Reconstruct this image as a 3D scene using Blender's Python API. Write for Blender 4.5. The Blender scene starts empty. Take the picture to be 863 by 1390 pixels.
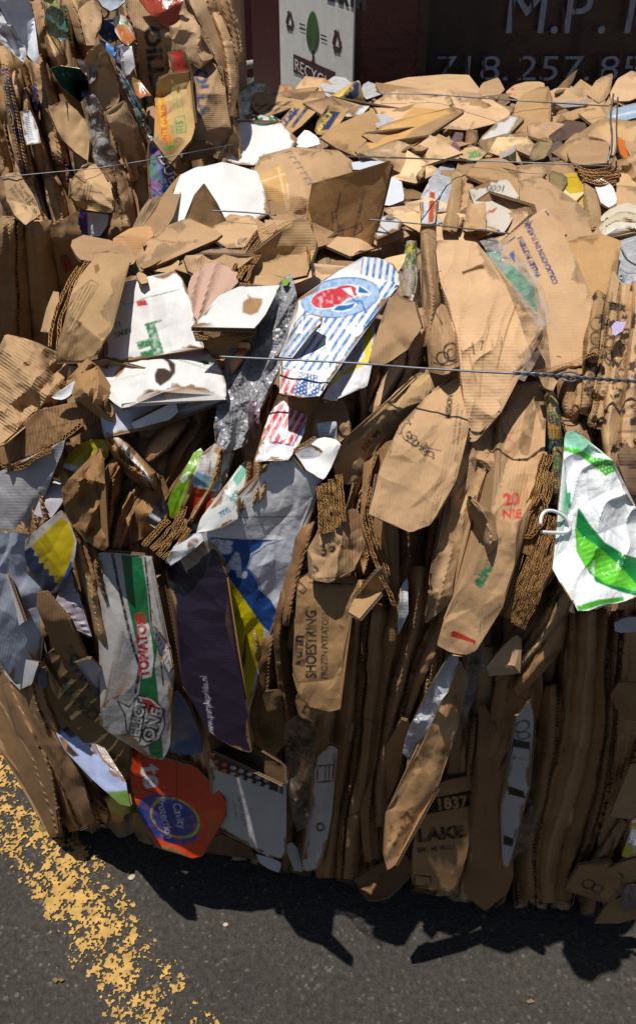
import bpy, math, random, zlib
import numpy as np
from mathutils import Vector
from mathutils.geometry import delaunay_2d_cdt

# ------------------------------------------------------------------ camera model (photo pixels 863 x 1390)
F, CX, CY = 1150.0, 431.5, 695.0
PITCH = math.radians(35.0)
CP, SP = math.cos(PITCH), math.sin(PITCH)
CAMZ = 1.546
ZTOP = 1.10
sc = bpy.context.scene
COL = sc.collection

def dirs(px, py):
    a = (np.asarray(px, float) - CX) / F
    b = (np.asarray(py, float) - CY) / F
    return np.stack([a, CP - b * SP, -(SP + b * CP)], -1)

def at(px, py, t):
    d = dirs(px, py)
    return d * np.asarray(t, float)[..., None] + np.array([0, 0, CAMZ])

def lin(c):
    if isinstance(c, str):
        c = c.lstrip('#'); c = ''.join(x * 2 for x in c) if len(c) == 3 else c
        c = [int(c[i:i + 2], 16) / 255 for i in (0, 2, 4)]
        return np.array([v / 12.92 if v <= .04045 else ((v + .055) / 1.055) ** 2.4 for v in c])
    return np.asarray(c, float)

# ------------------------------------------------------------------ numpy noise
def _h(ix, iy, seed):
    n = (ix.astype(np.int64) * 374761393 + iy.astype(np.int64) * 668265263 + seed * 974711) & 0xffffffff
    n = ((n ^ (n >> 13)) * 1274126177) & 0xffffffff
    n = (n ^ (n >> 16)) & 0xffff
    return n / 32767.5 - 1.0

def vnoise(x, y, seed=0):
    x = np.asarray(x, float); y = np.asarray(y, float)
    ix = np.floor(x); iy = np.floor(y)
    fx = x - ix; fy = y - iy
    ix = ix.astype(np.int64); iy = iy.astype(np.int64)
    u = fx * fx * fx * (fx * (fx * 6 - 15) + 10); v = fy * fy * fy * (fy * (fy * 6 - 15) + 10)
    a = _h(ix, iy, seed); b = _h(ix + 1, iy, seed); c = _h(ix, iy + 1, seed); d = _h(ix + 1, iy + 1, seed)
    return (a * (1 - u) + b * u) * (1 - v) + (c * (1 - u) + d * u) * v

def fbm(x, y, seed=0, o=3):
    r = 0; a = 1.0
    for i in range(o):
        r = r + a * vnoise(x, y, seed + i * 17); x = x * 2.03 + 5.1; y = y * 2.03 + 1.7; a *= .5
    return r

# ------------------------------------------------------------------ envelopes of the bales
_zk = [-.2, 0, .30, .50, .66, .80, .92, 1.02, 1.2]
_yk = [.95, .955, .935, .905, .895, .925, .99, 1.08, 1.26]
_xk = [-.55, -.27, 0, .31, .6, 1.5]
_gk = [.075, .045, 0, -.055, -.09, -.15]

def yfront(X, Z):
    y = np.interp(Z, _zk, _yk) + np.interp(X, _xk, _gk)
    xl = -.40 - .16 * np.clip(1 - Z / 1.05, 0, 1)
    d = np.clip(xl - X, 0, None)
    return y + 1.9 * d + 0.9 * np.clip(.06 - np.abs(X - xl), 0, None) * .5

XS = np.arange(-60, 932, 8.0); YS = np.arange(-60, 1460, 8.0)

def _march(inside):
    gx, gy = np.meshgrid(XS, YS)
    d = dirs(gx, gy)
    T = np.full(gx.shape, 7.0); done = np.zeros(gx.shape, bool)
    for t in np.concatenate([np.arange(.5, 3.0, .006), np.arange(3.0, 7.0, .02)]):
        hit = inside(d[..., 0] * t, d[..., 1] * t, CAMZ + d[..., 2] * t) & ~done
        T[hit] = t; done |= hit
        if done.all(): break
    for _ in range(3):
        P = np.pad(T, 1, mode='edge')
        T = (P[:-2, 1:-1] + P[2:, 1:-1] + P[1:-1, :-2] + P[1:-1, 2:] + 2 * P[1:-1, 1:-1]) / 6
    return T

def topz(X, Y):
    return ZTOP - .035 * np.clip((1.30 - Y) / .25, 0, 1) ** 2 + .02 * vnoise(X * 2.3, Y * 2.3, 5)
GT_M = _march(lambda X, Y, Z: ((Z < topz(X, Y)) & (Y > yfront(X, Z))) | (Z < 0))

def planeB(px, py):
    # Y = 2.0 + .38 (X + .22) + .22 (Z - 1)
    d = dirs(px, py); f = lambda s: (2.0 + .38 * .22 + s * (CAMZ - .98)) / (d[..., 1] - .38 * d[..., 0] - s * d[..., 2])
    up, lo = f(.62), f(-.9); m_ = .5 * (up + lo); return m_ + np.sqrt((.5 * (up - lo)) ** 2 + .012 ** 2)
GROUND_T = lambda px, py: CAMZ / np.maximum(-dirs(px, py)[..., 2], 1e-3)

def env(px, py, surf):
    if surf == 'B': return planeB(px, py)
    fx = np.clip((px - XS[0]) / 8.0, 0, len(XS) - 1.001); fy = np.clip((py - YS[0]) / 8.0, 0, len(YS) - 1.001)
    i = fx.astype(int); j = fy.astype(int); u = fx - i; v = fy - j
    G = GT_M
    return (G[j, i] * (1 - u) + G[j, i + 1] * u) * (1 - v) + (G[j + 1, i] * (1 - u) + G[j + 1, i + 1] * u) * v

# ------------------------------------------------------------------ materials
MATS = {}
def nodemat(name):
    m = bpy.data.materials.new(name); m.use_nodes = True
    nt = m.node_tree; b = nt.nodes['Principled BSDF']
    MATS[name] = m
    return m, nt, b

def N(nt, kind, **kw):
    n = nt.nodes.new(kind)
    for k, v in kw.items():
        if k in n.inputs.keys(): n.inputs[k].default_value = v
        else: setattr(n, k, v)
    return n

def mul(nt, a, b):
    n = nt.nodes.new('ShaderNodeMath'); n.operation = 'MULTIPLY'
    for i, x in enumerate((a, b)):
        if isinstance(x, (int, float)): n.inputs[i].default_value = x
        else: nt.links.new(x, n.inputs[i])
    return n.outputs[0]

def board(name, gain=1.0, rough=.8, rib=.3, fine=.25, mott=.13, spec=.3, wrinkle=.22):
    m, nt, b = nodemat(name); L = nt.links.new
    at_ = N(nt, 'ShaderNodeAttribute', attribute_name='Col')
    tc = N(nt, 'ShaderNodeTexCoord')
    n1 = N(nt, 'ShaderNodeTexNoise', Scale=14.0, Detail=6.0, Roughness=.62); L(N(nt, 'ShaderNodeNewGeometry').outputs['Position'], n1.inputs['Vector'])
    n2 = N(nt, 'ShaderNodeTexNoise', Scale=160.0, Detail=4.0, Roughness=.7); L(N(nt, 'ShaderNodeNewGeometry').outputs['Position'], n2.inputs['Vector'])
    mp = N(nt, 'ShaderNodeMapping'); mp.inputs['Scale'].default_value = (6.0, .35, 1.0); L(tc.outputs['UV'], mp.inputs['Vector'])
    n3 = N(nt, 'ShaderNodeTexNoise', Scale=3.0, Detail=4.0, Roughness=.6); L(mp.outputs[0], n3.inputs['Vector'])
    def rng(sock, lo, hi, a=.3, c=.7):
        r = N(nt, 'ShaderNodeMapRange'); r.inputs[1].default_value = a; r.inputs[2].default_value = c
        r.inputs[3].default_value = lo; r.inputs[4].default_value = hi; L(sock, r.inputs[0]); return r.outputs[0]
    f = mul(nt, rng(n1.outputs['Fac'], 1 - mott, 1 + mott), rng(n2.outputs['Fac'], 1 - mott * .45, 1 + mott * .45))
    f = mul(nt, f, rng(n3.outputs['Fac'], gain * (1 - mott * .4), gain * (1 + mott * .4)))
    vm = N(nt, 'ShaderNodeVectorMath', operation='SCALE'); L(at_.outputs['Color'], vm.inputs[0]); L(f, vm.inputs['Scale'])
    L(vm.outputs[0], b.inputs['Base Color'])
    b.inputs['Roughness'].default_value = rough; b.inputs['Specular IOR Level'].default_value = spec
    # flutes telegraphing through the liner + small wrinkles
    sx = N(nt, 'ShaderNodeSeparateXYZ'); L(tc.outputs['UV'], sx.inputs[0])
    s = N(nt, 'ShaderNodeMath', operation='SINE'); L(mul(nt, sx.outputs[0], 6.2832), s.inputs[0])
    ribs = mul(nt, mul(nt, s.outputs[0], rib), rng(n1.outputs['Fac'], .1, 1.3))
    w = N(nt, 'ShaderNodeTexNoise', Scale=38.0, Detail=5.0, Roughness=.55); L(N(nt, 'ShaderNodeNewGeometry').outputs['Position'], w.inputs['Vector'])
    wr = mul(nt, w.outputs['Fac'], wrinkle * 4)
    fi = mul(nt, n2.outputs['Fac'], fine)
    ad = N(nt, 'ShaderNodeMath', operation='ADD'); L(ribs, ad.inputs[0]); L(wr, ad.inputs[1])
    ad2 = N(nt, 'ShaderNodeMath', operation='ADD'); L(ad.outputs[0], ad2.inputs[0]); L(fi, ad2.inputs[1])
    bp = N(nt, 'ShaderNodeBump', Strength=.9, Distance=.0011); L(ad2.outputs[0], bp.inputs['Height'])
    L(bp.outputs[0], b.inputs['Normal'])
    return m

board('kraft', rib=.12)
board('kraft_ribbed', rib=.5, mott=.16)
board('white_board', gain=.84, rough=.55, rib=.05, fine=.15, mott=.07, spec=.4, wrinkle=.35)
board('gloss_print', gain=.88, rough=.32, rib=.03, fine=.05, mott=.06, spec=.5, wrinkle=.4)

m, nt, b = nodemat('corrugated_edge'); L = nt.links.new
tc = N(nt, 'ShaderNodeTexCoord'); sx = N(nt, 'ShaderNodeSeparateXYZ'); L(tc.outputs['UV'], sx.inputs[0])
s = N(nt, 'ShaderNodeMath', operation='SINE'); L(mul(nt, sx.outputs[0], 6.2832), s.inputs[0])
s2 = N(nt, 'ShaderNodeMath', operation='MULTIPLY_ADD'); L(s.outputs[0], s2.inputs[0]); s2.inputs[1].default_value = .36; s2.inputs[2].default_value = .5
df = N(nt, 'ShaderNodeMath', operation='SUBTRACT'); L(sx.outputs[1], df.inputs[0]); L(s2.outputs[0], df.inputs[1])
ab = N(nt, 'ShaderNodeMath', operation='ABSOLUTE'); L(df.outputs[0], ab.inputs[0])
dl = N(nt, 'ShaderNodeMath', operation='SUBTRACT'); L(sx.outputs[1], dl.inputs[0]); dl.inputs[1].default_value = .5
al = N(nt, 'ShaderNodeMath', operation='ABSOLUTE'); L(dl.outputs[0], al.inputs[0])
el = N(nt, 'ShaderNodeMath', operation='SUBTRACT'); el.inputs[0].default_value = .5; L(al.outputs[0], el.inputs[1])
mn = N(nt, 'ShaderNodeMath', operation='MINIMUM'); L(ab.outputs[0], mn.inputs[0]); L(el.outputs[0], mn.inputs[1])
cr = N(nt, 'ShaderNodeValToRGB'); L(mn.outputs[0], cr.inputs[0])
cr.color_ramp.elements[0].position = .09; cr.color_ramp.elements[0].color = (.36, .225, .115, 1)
cr.color_ramp.elements[1].position = .20; cr.color_ramp.elements[1].color = (.075, .043, .02, 1)  # dark end of the ramp paints the shade inside the flute hollows
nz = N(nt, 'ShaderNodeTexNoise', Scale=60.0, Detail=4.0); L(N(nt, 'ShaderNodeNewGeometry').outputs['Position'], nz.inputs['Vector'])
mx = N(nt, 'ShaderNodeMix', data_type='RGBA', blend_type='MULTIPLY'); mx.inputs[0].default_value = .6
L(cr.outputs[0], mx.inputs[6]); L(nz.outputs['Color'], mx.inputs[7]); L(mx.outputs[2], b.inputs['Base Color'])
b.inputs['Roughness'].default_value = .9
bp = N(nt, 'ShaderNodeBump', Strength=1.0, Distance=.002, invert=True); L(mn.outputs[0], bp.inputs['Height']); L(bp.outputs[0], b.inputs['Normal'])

def film(name, tint, alpha, rough=.12, bub=0):
    m, nt, b = nodemat(name); L = nt.links.new
    tc = N(nt, 'ShaderNodeTexCoord')
    at_ = N(nt, 'ShaderNodeAttribute', attribute_name='Col'); L(at_.outputs['Color'], b.inputs['Base Color'])
    b.inputs['Roughness'].default_value = rough; b.inputs['Specular IOR Level'].default_value = .9
    w = N(nt, 'ShaderNodeTexNoise', Scale=45.0, Detail=4.0, Distortion=1.2); L(N(nt, 'ShaderNodeNewGeometry').outputs['Position'], w.inputs['Vector'])
    h = w.outputs['Fac']; dist = .004
    if bub:
        v = N(nt, 'ShaderNodeTexVoronoi', Scale=bub); L(N(nt, 'ShaderNodeNewGeometry').outputs['Position'], v.inputs['Vector'])
        ad = N(nt, 'ShaderNodeMath', operation='SUBTRACT'); L(mul(nt, w.outputs['Fac'], .6), ad.inputs[0]); L(v.outputs['Distance'], ad.inputs[1])
        h = ad.outputs[0]; dist = .0028
    bp = N(nt, 'ShaderNodeBump', Strength=1.0, Distance=dist); L(h, bp.inputs['Height']); L(bp.outputs[0], b.inputs['Normal'])
    r = N(nt, 'ShaderNodeMapRange'); r.inputs[1].default_value = .35; r.inputs[2].default_value = .65
    r.inputs[3].default_value = max(0, alpha - .15); r.inputs[4].default_value = min(1, alpha + .15); L(w.outputs['Fac'], r.inputs[0])
    L(r.outputs[0], b.inputs['Alpha'])
    return m
film('clear_film', None, .24)
film('milky_film', None, .75, rough=.25)
film('bubble_film', None, 1.0, rough=.38, bub=170)
m, nt, b = nodemat('bag_plastic'); L = nt.links.new
at_ = N(nt, 'ShaderNodeAttribute', attribute_name='Col'); L(at_.outputs['Color'], b.inputs['Base Color'])
b.inputs['Roughness'].default_value = .3; b.inputs['Specular IOR Level'].default_value = .5
b.inputs['Subsurface Weight'].default_value = .0
tc = N(nt, 'ShaderNodeTexCoord'); w = N(nt, 'ShaderNodeTexNoise', Scale=26.0, Detail=6.0, Distortion=2.2); L(N(nt, 'ShaderNodeNewGeometry').outputs['Position'], w.inputs['Vector'])
bp = N(nt, 'ShaderNodeBump', Strength=.9, Distance=.0035); L(w.outputs['Fac'], bp.inputs['Height']); L(bp.outputs[0], b.inputs['Normal'])

def plain(name, col, rough=.6, metal=0.0, noise=0.0, scale=20.0, bump=0.0):
    m, nt, b = nodemat(name); L = nt.links.new
    c = lin(col); b.inputs['Roughness'].default_value = rough; b.inputs['Metallic'].default_value = metal
    tc = N(nt, 'ShaderNodeTexCoord'); w = N(nt, 'ShaderNodeTexNoise', Scale=scale, Detail=7.0, Roughness=.65); L(N(nt, 'ShaderNodeNewGeometry').outputs['Position'], w.inputs['Vector'])
    r = N(nt, 'ShaderNodeValToRGB'); L(w.outputs['Fac'], r.inputs[0])
    r.color_ramp.elements[0].position = .3; r.color_ramp.elements[1].position = .7
    r.color_ramp.elements[0].color = (*np.clip(c * (1 - noise), 0, 1), 1); r.color_ramp.elements[1].color = (*np.clip(c * (1 + noise), 0, 1), 1)
    L(r.outputs[0], b.inputs['Base Color'])
    if bump:
        bp = N(nt, 'ShaderNodeBump', Strength=1.0, Distance=bump); L(w.outputs['Fac'], bp.inputs['Height']); L(bp.outputs[0], b.inputs['Normal'])
    return m

# ------------------------------------------------------------------ text raster
_tc = {}
def text_grid(body, bold, res=40):
    key = (body, bold)
    if key in _tc: return _tc[key]
    cu = bpy.data.curves.new('lettering', 'FONT'); cu.body = body; cu.offset = bold; cu.resolution_u = 3
    ob = bpy.data.objects.new('lettering', cu); COL.objects.link(ob)
    me = ob.to_mesh(); me.calc_loop_triangles()
    V = np.array([v.co[:2] for v in me.vertices]) if len(me.vertices) else np.zeros((1, 2))
    T = [tuple(t.vertices) for t in me.loop_triangles]
    ob.to_mesh_clear(); COL.objects.unlink(ob); bpy.data.objects.remove(ob); bpy.data.curves.remove(cu)
    lo = V.min(0) - .1; hi = V.max(0) + .1
    w, h = (np.ceil((hi - lo) * res).astype(int) + 1)
    G = np.zeros((h, w), np.float32)
    for t in T:
        p = (V[list(t)] - lo) * res
        x0, y0 = np.maximum(np.floor(p.min(0)).astype(int), 0); x1, y1 = np.ceil(p.max(0)).astype(int) + 1
        gx, gy = np.meshgrid(np.arange(x0, min(x1, w)), np.arange(y0, min(y1, h)))
        def e(a, b): return (b[0] - a[0]) * (gy - a[1]) - (b[1] - a[1]) * (gx - a[0])
        a, b_, c = e(p[0], p[1]), e(p[1], p[2]), e(p[2], p[0])
        G[gy, gx] = np.maximum(G[gy, gx], ((a >= -.5) & (b_ >= -.5) & (c >= -.5)) | ((a <= .5) & (b_ <= .5) & (c <= .5)))
    _tc[key] = (G, lo, hi, res)
    return _tc[key]

def seg_dist(P, A, B):
    d = B - A; L2 = (d * d).sum() + 1e-12
    s = np.clip(((P - A) @ d) / L2, 0, 1)
    q = A + s[:, None] * d
    return np.sqrt(((P - q) ** 2).sum(1)), s

def pdist(P, pts, closed=True):
    pts = np.asarray(pts, float); n = len(pts)
    D = np.full(len(P), 1e9)
    for i in range(n if closed else n - 1):
        D = np.minimum(D, seg_dist(P, pts[i], pts[(i + 1) % n])[0])
    return D

def pin(P, pts):
    pts = np.asarray(pts, float); x, y = P[:, 0], P[:, 1]; r = np.zeros(len(P), bool); j = len(pts) - 1
    for i in range(len(pts)):
        xi, yi = pts[i]; xj, yj = pts[j]
        c = ((yi > y) != (yj > y)) & (x < (xj - xi) * (y - yi) / (yj - yi + 1e-12) + xi)
        r ^= c; j = i
    return r

def apply_prints(P, C, prints, aa, seed):
    for k, pr in enumerate(prints):
        kind = pr[0]; a = None
        if kind == 'poly':
            _, pts, col = pr[:3]; d = pdist(P, pts); d = np.where(pin(P, pts), d, -d); a = np.clip(d / aa + .5, 0, 1)
        elif kind == 'line':
            _, pts, w, col = pr; d = w / 2 - pdist(P, pts, False); a = np.clip(d / aa + .5, 0, 1)
        elif kind == 'loop':
            _, pts, w, col = pr; d = w / 2 - pdist(P, pts, True); a = np.clip(d / aa + .5, 0, 1)
        elif kind in ('ell', 'ring'):
            _, cx, cy, rx, ry, ang, col = pr[:7]; c, s = math.cos(math.radians(ang)), math.sin(math.radians(ang))
            dx, dy = P[:, 0] - cx, P[:, 1] - cy; u = (dx * c - dy * s) / rx; v = (dx * s + dy * c) / ry
            d = (1 - np.sqrt(u * u + v * v)) * min(rx, ry)
            if kind == 'ring': d = pr[7] / 2 - np.abs(d)
            a = np.clip(d / aa + .5, 0, 1)
        elif kind == 'stripes':   # region, direction angle of the stripes, period, duty, colour
            _, pts, ang, per, duty, col = pr; c, s = math.cos(math.radians(ang)), math.sin(math.radians(ang))
            d = pdist(P, pts); d = np.where(pin(P, pts), d, -d)
            u = (P[:, 0] * s + P[:, 1] * c) / per; f = np.abs((u % 1) - .5) * per
            a = np.clip((duty * per / 2 - f) / aa + .5, 0, 1) * np.clip(d / aa + .5, 0, 1)
        elif kind == 'dots':
            _, pts, per, rad, ang, col = pr; c, s = math.cos(math.radians(ang)), math.sin(math.radians(ang))
            ins = pin(P, pts); u = (P[:, 0] * c - P[:, 1] * s) / per; v = (P[:, 0] * s + P[:, 1] * c) / per
            v2 = v; u2 = u + .5 * (np.floor(v2) % 2)
            d = rad - per * np.sqrt(((u2 % 1) - .5) ** 2 + ((v2 % 1) - .5) ** 2); a = np.clip(d / aa + .5, 0, 1) * ins
        elif kind == 'blotch':
            _, scale, thr, col = pr[:4]; nz = fbm(P[:, 0] / scale, P[:, 1] / scale, seed + 77 * k, 4); a = np.clip((nz - thr) / .12, 0, 1)
            if len(pr) > 4: a = a * pin(P, pr[4])
        elif kind == 'text':
            _, body, x, y, size, ang, col = pr[:7]; o = pr[7] if len(pr) > 7 else {}
            G, lo, hi, res = text_grid(body, o.get('bold', .02))
            c, s = math.cos(math.radians(ang)), math.sin(math.radians(ang)); S = size / .70
            dx, dy = P[:, 0] - x, P[:, 1] - y
            u = (dx * c - dy * s) / S; v = (-dx * s - dy * c) / S
            u = u / o.get('sx', 1.0) - v * o.get('shear', 0)
            fx = (u - lo[0]) * res; fy = (v - lo[1]) * res
            ok = (fx > 0) & (fy > 0) & (fx < G.shape[1] - 1.01) & (fy < G.shape[0] - 1.01)
            fx = np.where(ok, fx, 0); fy = np.where(ok, fy, 0); a = np.zeros(len(P))
            q = .35 * aa / S * res
            for ox, oy in ((-q, -q), (q, -q), (-q, q), (q, q)):
                a += G[np.clip((fy + oy).astype(int), 0, G.shape[0] - 1), np.clip((fx + ox).astype(int), 0, G.shape[1] - 1)] / 4
            a = a * ok
        if kind != 'blotch' and kind != 'poly' and len(C) and not (kind == 'text' and (pr[7] if len(pr) > 7 else {}).get('solid')):
            a = a * np.clip(.93 + .5 * fbm(P[:, 0] / 5, P[:, 1] / 5, seed + 3 * k, 2), .55, 1)   # worn ink
        C = C * (1 - a[:, None]) + lin(col)[None] * a[:, None]
    return C

# ------------------------------------------------------------------ pieces
HZ = np.zeros((360, 230))   # nearest traced piece per 4 px cell: loose filler stays behind it
KR = None
SPECS = []   # every piece is kept as arrays until the visibility test has run

def resample(pts, step, closed=True):
    pts = np.asarray(pts, float); out = []
    n = len(pts)
    for i in range(n if closed else n - 1):
        a, b = pts[i], pts[(i + 1) % n]; k = max(1, int(round(np.hypot(*(b - a)) / step)))
        out.append(a + (b - a) * (np.arange(k) / k)[:, None])
    if not closed: out.append(pts[-1:])
    return np.concatenate(out)

def smooth_line(pts, step=6):
    p = np.asarray(pts, float)
    if len(p) < 3: return resample(p, step, False)
    P = np.vstack([2 * p[0] - p[1], p, 2 * p[-1] - p[-2]]); out = []
    for i in range(1, len(P) - 2):
        k = max(2, int(np.hypot(*(P[i + 1] - P[i])) / step)); t = (np.arange(k) / k)[:, None]
        out.append(.5 * (2 * P[i] + (P[i + 1] - P[i - 1]) * t + (2 * P[i - 1] - 5 * P[i] + 4 * P[i + 1] - P[i + 2]) * t ** 2 + (-P[i - 1] + 3 * P[i] - 3 * P[i + 1] + P[i + 2]) * t ** 3))
    out.append(p[-1:]); return np.concatenate(out)

def tri_sheet(pts, step):
    b = np.asarray(pts, float); n = len(b)
    lo, hi = b.min(0), b.max(0)
    xs = np.arange(lo[0] + step * .5, hi[0], step); ys = np.arange(lo[1] + step * .5, hi[1], step * .866)
    gx, gy = np.meshgrid(xs, ys); gx = gx + (np.arange(len(ys)) % 2)[:, None] * step * .5
    Q = np.stack([gx.ravel(), gy.ravel()], 1)
    if len(Q):
        Q = Q[pin(Q, b)]
    if len(Q):
        Q = Q[pdist(Q, b) > step * .45]
    V = [Vector((float(x), float(y))) for x, y in b] + [Vector((float(x), float(y))) for x, y in Q]
    r = delaunay_2d_cdt(V, [(i, (i + 1) % n) for i in range(n)], [], 1, 1e-5, False)
    P = np.array([v[:] for v in r[0]]); T = np.array([f for f in r[2] if len(f) == 3], int)
    return P, T

def facets(X, Y, d, ang, seed, aniso=1.9):
    """piecewise-linear random height field: flat facets meeting in sharp creases, longer along the flutes"""
    c, s = math.cos(ang), math.sin(ang); u = (X * c - -Y * s) / (d * aniso); v = (-X * s + Y * c) / d
    rs = np.random.RandomState(seed & 0x7fff); gx, gy = np.meshgrid(np.arange(math.floor(u.min()) - 1, math.ceil(u.max()) + 2), np.arange(math.floor(v.min()) - 1, math.ceil(v.max()) + 2))
    p = np.stack([gx.ravel(), gy.ravel()], 1).astype(float) + rs.uniform(-.42, .42, (gx.size, 2)); hgt = rs.uniform(-1, 1, len(p))
    r = delaunay_2d_cdt([Vector(q) for q in p], [], [], 0, 1e-6, True); h = np.zeros(len(X)); pv = np.array([q[:] for q in r[0]])
    hv = hgt[[o[0] if len(o) else 0 for o in r[3]]]
    for t in r[2]:
        if len(t) != 3: continue
        A, B, C = pv[list(t)]; den = (B[1] - C[1]) * (A[0] - C[0]) + (C[0] - B[0]) * (A[1] - C[1])
        if abs(den) < 1e-9: continue
        l1 = ((B[1] - C[1]) * (u - C[0]) + (C[0] - B[0]) * (v - C[1])) / den; l2 = ((C[1] - A[1]) * (u - C[0]) + (A[0] - C[0]) * (v - C[1])) / den; l3 = 1 - l1 - l2
        m_ = (l1 >= 0) & (l2 >= 0) & (l3 >= 0); h[m_] = (l1 * hv[t[0]] + l2 * hv[t[1]] + l3 * hv[t[2]])[m_]
    return h

def piece(name, label, cat, pts, col='#b48a5a', h=2.0, n=None, k=.6, surf='M', step=4.5, prints=(), crumple=1.0, ncre=4,
          tilt=None, rtilt=1.0, curl=1.0, rib=None, thick=3.5, mat='kraft', jag=1.2, spine=None, short=None, group=None,
          folds=(), back=None, hero=True, seed=None, wave=None, tvar=.0, noedge=False, rag=1.0, wob=0.0, tear=1.0, bend=1.0):
    """A sheet whose outline is traced at photo scale and set at its own depth on a bale; h = centimetres proud of the bale's envelope."""
    if seed is None: seed = zlib.crc32((name + label + str(pts[0]) + str(pts[-1])).encode()) & 0xffff
    rnd = random.Random(seed)
    b = resample(pts, step)
    if wob:
        sz = max(np.ptp(b[:, 0]), np.ptp(b[:, 1])); q = sz / 4.5
        b = b + np.stack([fbm(b[:, 0] / q + 3, b[:, 1] / q, seed + 51, 3), fbm(b[:, 0] / q, b[:, 1] / q + 7, seed + 52, 3)], 1) * wob * sz
    if jag:
        cen = b.mean(0); nx = np.arange(len(b))
        b = b + np.stack([vnoise(b[:, 0] / 7 + 3, b[:, 1] / 7, seed), vnoise(b[:, 0] / 7, b[:, 1] / 7 + 9, seed + 1)], 1) * jag \
              + np.stack([vnoise(b[:, 0] / 25, b[:, 1] / 25, seed + 2), vnoise(b[:, 0] / 25, b[:, 1] / 25, seed + 3)], 1) * jag * 1.5 \
              + np.stack([fbm(b[:, 0] / 4, b[:, 1] / 4, seed + 31, 2), fbm(b[:, 0] / 4, b[:, 1] / 4, seed + 32, 2)], 1) * max(0, jag - 1.2) * .8
    if jag:      # torn and nicked stretches between clean cuts
        sz = max(np.ptp(b[:, 0]), np.ptp(b[:, 1])); am = min(9.5, .062 * sz + 1.0) * (1.0 if mat.startswith('kraft') else .5) * (.55 if spine is not None else 1.0) * tear; q1 = max(7.0, sz / 9)
        tz = np.clip((vnoise(b[:, 0] / 40 + 1.3, b[:, 1] / 40, seed + 61) + .12) * 5, 0, 1)[:, None]
        arc = np.concatenate([[0], np.cumsum(np.hypot(*np.diff(b, axis=0).T))]); rk = np.random.RandomState((seed + 62) & 0x7fff)
        kn_ = np.cumsum(rk.uniform(4, max(9, sz / 7), 400)); kn_ = kn_[kn_ < arc[-1] + 60]
        rn = lambda: np.interp(arc, kn_, rk.uniform(-1, 1, len(kn_)))
        amp_ = am * (.32 + .75 * tz)
        b = b + amp_ * np.stack([rn(), rn()], 1) + tz * np.stack([fbm(b[:, 0] / 4, b[:, 1] / 4, seed + 66, 2), fbm(b[:, 0] / 4, b[:, 1] / 4, seed + 67, 2)], 1) * min(1.6, am * .4)
    P, T = tri_sheet(b, step)
    if len(T) == 0: return None
    cx, cy = P.mean(0); X, Y = P[:, 0], P[:, 1]; dx, dy = X - cx, Y - cy
    te = env(X, Y, surf); t0 = float(env(np.array([cx]), np.array([cy]), surf)[0]); S = t0   # local scale (about metres per F px)
    size = max(np.ptp(X), np.ptp(Y))
    if n is not None:
        nn = np.asarray(n, float); P0 = at(np.array([cx]), np.array([cy]), np.array([t0]))[0] - np.array([0, 0, CAMZ])
        den = dirs(X, Y) @ nn; tp = (P0 @ nn) / np.where(np.abs(den) < .03, -.03, den)
        kk = k if k != .6 else 1.0
    else:
        A = np.stack([np.ones(len(X)), dx, dy], 1); c, *_ = np.linalg.lstsq(A, te, rcond=None); tp = A @ c; kk = k
    t = te * (1 - kk) + tp * kk - h * .01
    if tilt is not None: t = t + (tilt[0] * dx + tilt[1] * dy) * .001
    elif rtilt and n is None:
        g = rtilt * min(.35, 14.0 / size) * S
        t = t + (rnd.uniform(-g, g) * dx + rnd.uniform(-g, g) * dy) * .001
    base = t.copy()
    # crumple: sharp ridges plus low noise
    cz = np.zeros(len(X))
    ra = math.radians(rib if rib is not None else rnd.choice([90, 90, 80, 0, 100]))
    for i in range(ncre):
        ang = ra + rnd.choice([0, math.pi / 2]) + rnd.gauss(0, .45); ox, oy = rnd.uniform(X.min(), X.max()), rnd.uniform(Y.min(), Y.max())
        d = (X - ox) * math.sin(ang) - (Y - oy) * math.cos(ang) + 3 * vnoise(X / 22, Y / 22, seed + 40 + i)
        s_ = (X - ox) * math.cos(ang) + (Y - oy) * math.sin(ang)
        w = rnd.uniform(7, 26); a = rnd.choice([-1, 1]) * rnd.uniform(1.2, 4.0) * (w / 16)
        cz += a * np.exp(-np.abs(d) / w) * np.clip(.6 + .8 * vnoise(s_ / 40, s_ * 0 + i, seed + 60), 0, 1.3)
    wx, wy = X + 2.2 * vnoise(X / 17, Y / 17, seed + 70), Y + 2.2 * vnoise(X / 17, Y / 17, seed + 71)
    if mat not in ('kraft', 'kraft_ribbed', 'white_board', 'gloss_print'): rag = max(rag, .7 if mat == 'bag_plastic' else 2.0)
    cz += 4.2 * facets(wx, wy, 42, ra, seed + 80) + rag * 1.9 * facets(wx, wy, 17, ra + .5, seed + 81)
    if rag > 1.5: cz += rag * .9 * facets(wx, wy, 8, ra + .2, seed + 82)
    if size > 48 and spine is None and bend:       # score lines: the sheet breaks along one or two of them
        for i in range(2 if size > 90 else 1):
            ang = ra + rnd.choice([0, math.pi / 2]) + rnd.gauss(0, .35); ox, oy = cx + rnd.uniform(-.24, .24) * np.ptp(X), cy + rnd.uniform(-.24, .24) * np.ptp(Y)
            d = (X - ox) * math.sin(ang) - (Y - oy) * math.cos(ang) + 2.5 * vnoise(X / 30, Y / 30, seed + 75 + i)
            sl = bend * rnd.uniform(.16, .42) * min(1, 95 / size); cz += (rnd.choice([1, 1, -1]) * sl) * (np.abs(d) + rnd.uniform(-.5, .5) * d) - sl * size * .12
    cz += 1.3 * vnoise(X / 60, Y / 60, seed + 5) + .45 * vnoise(X / 21, Y / 21, seed + 6) + .22 * vnoise(X / 8, Y / 8, seed + 7)
    t = t + cz * .00125 * S * crumple
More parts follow.
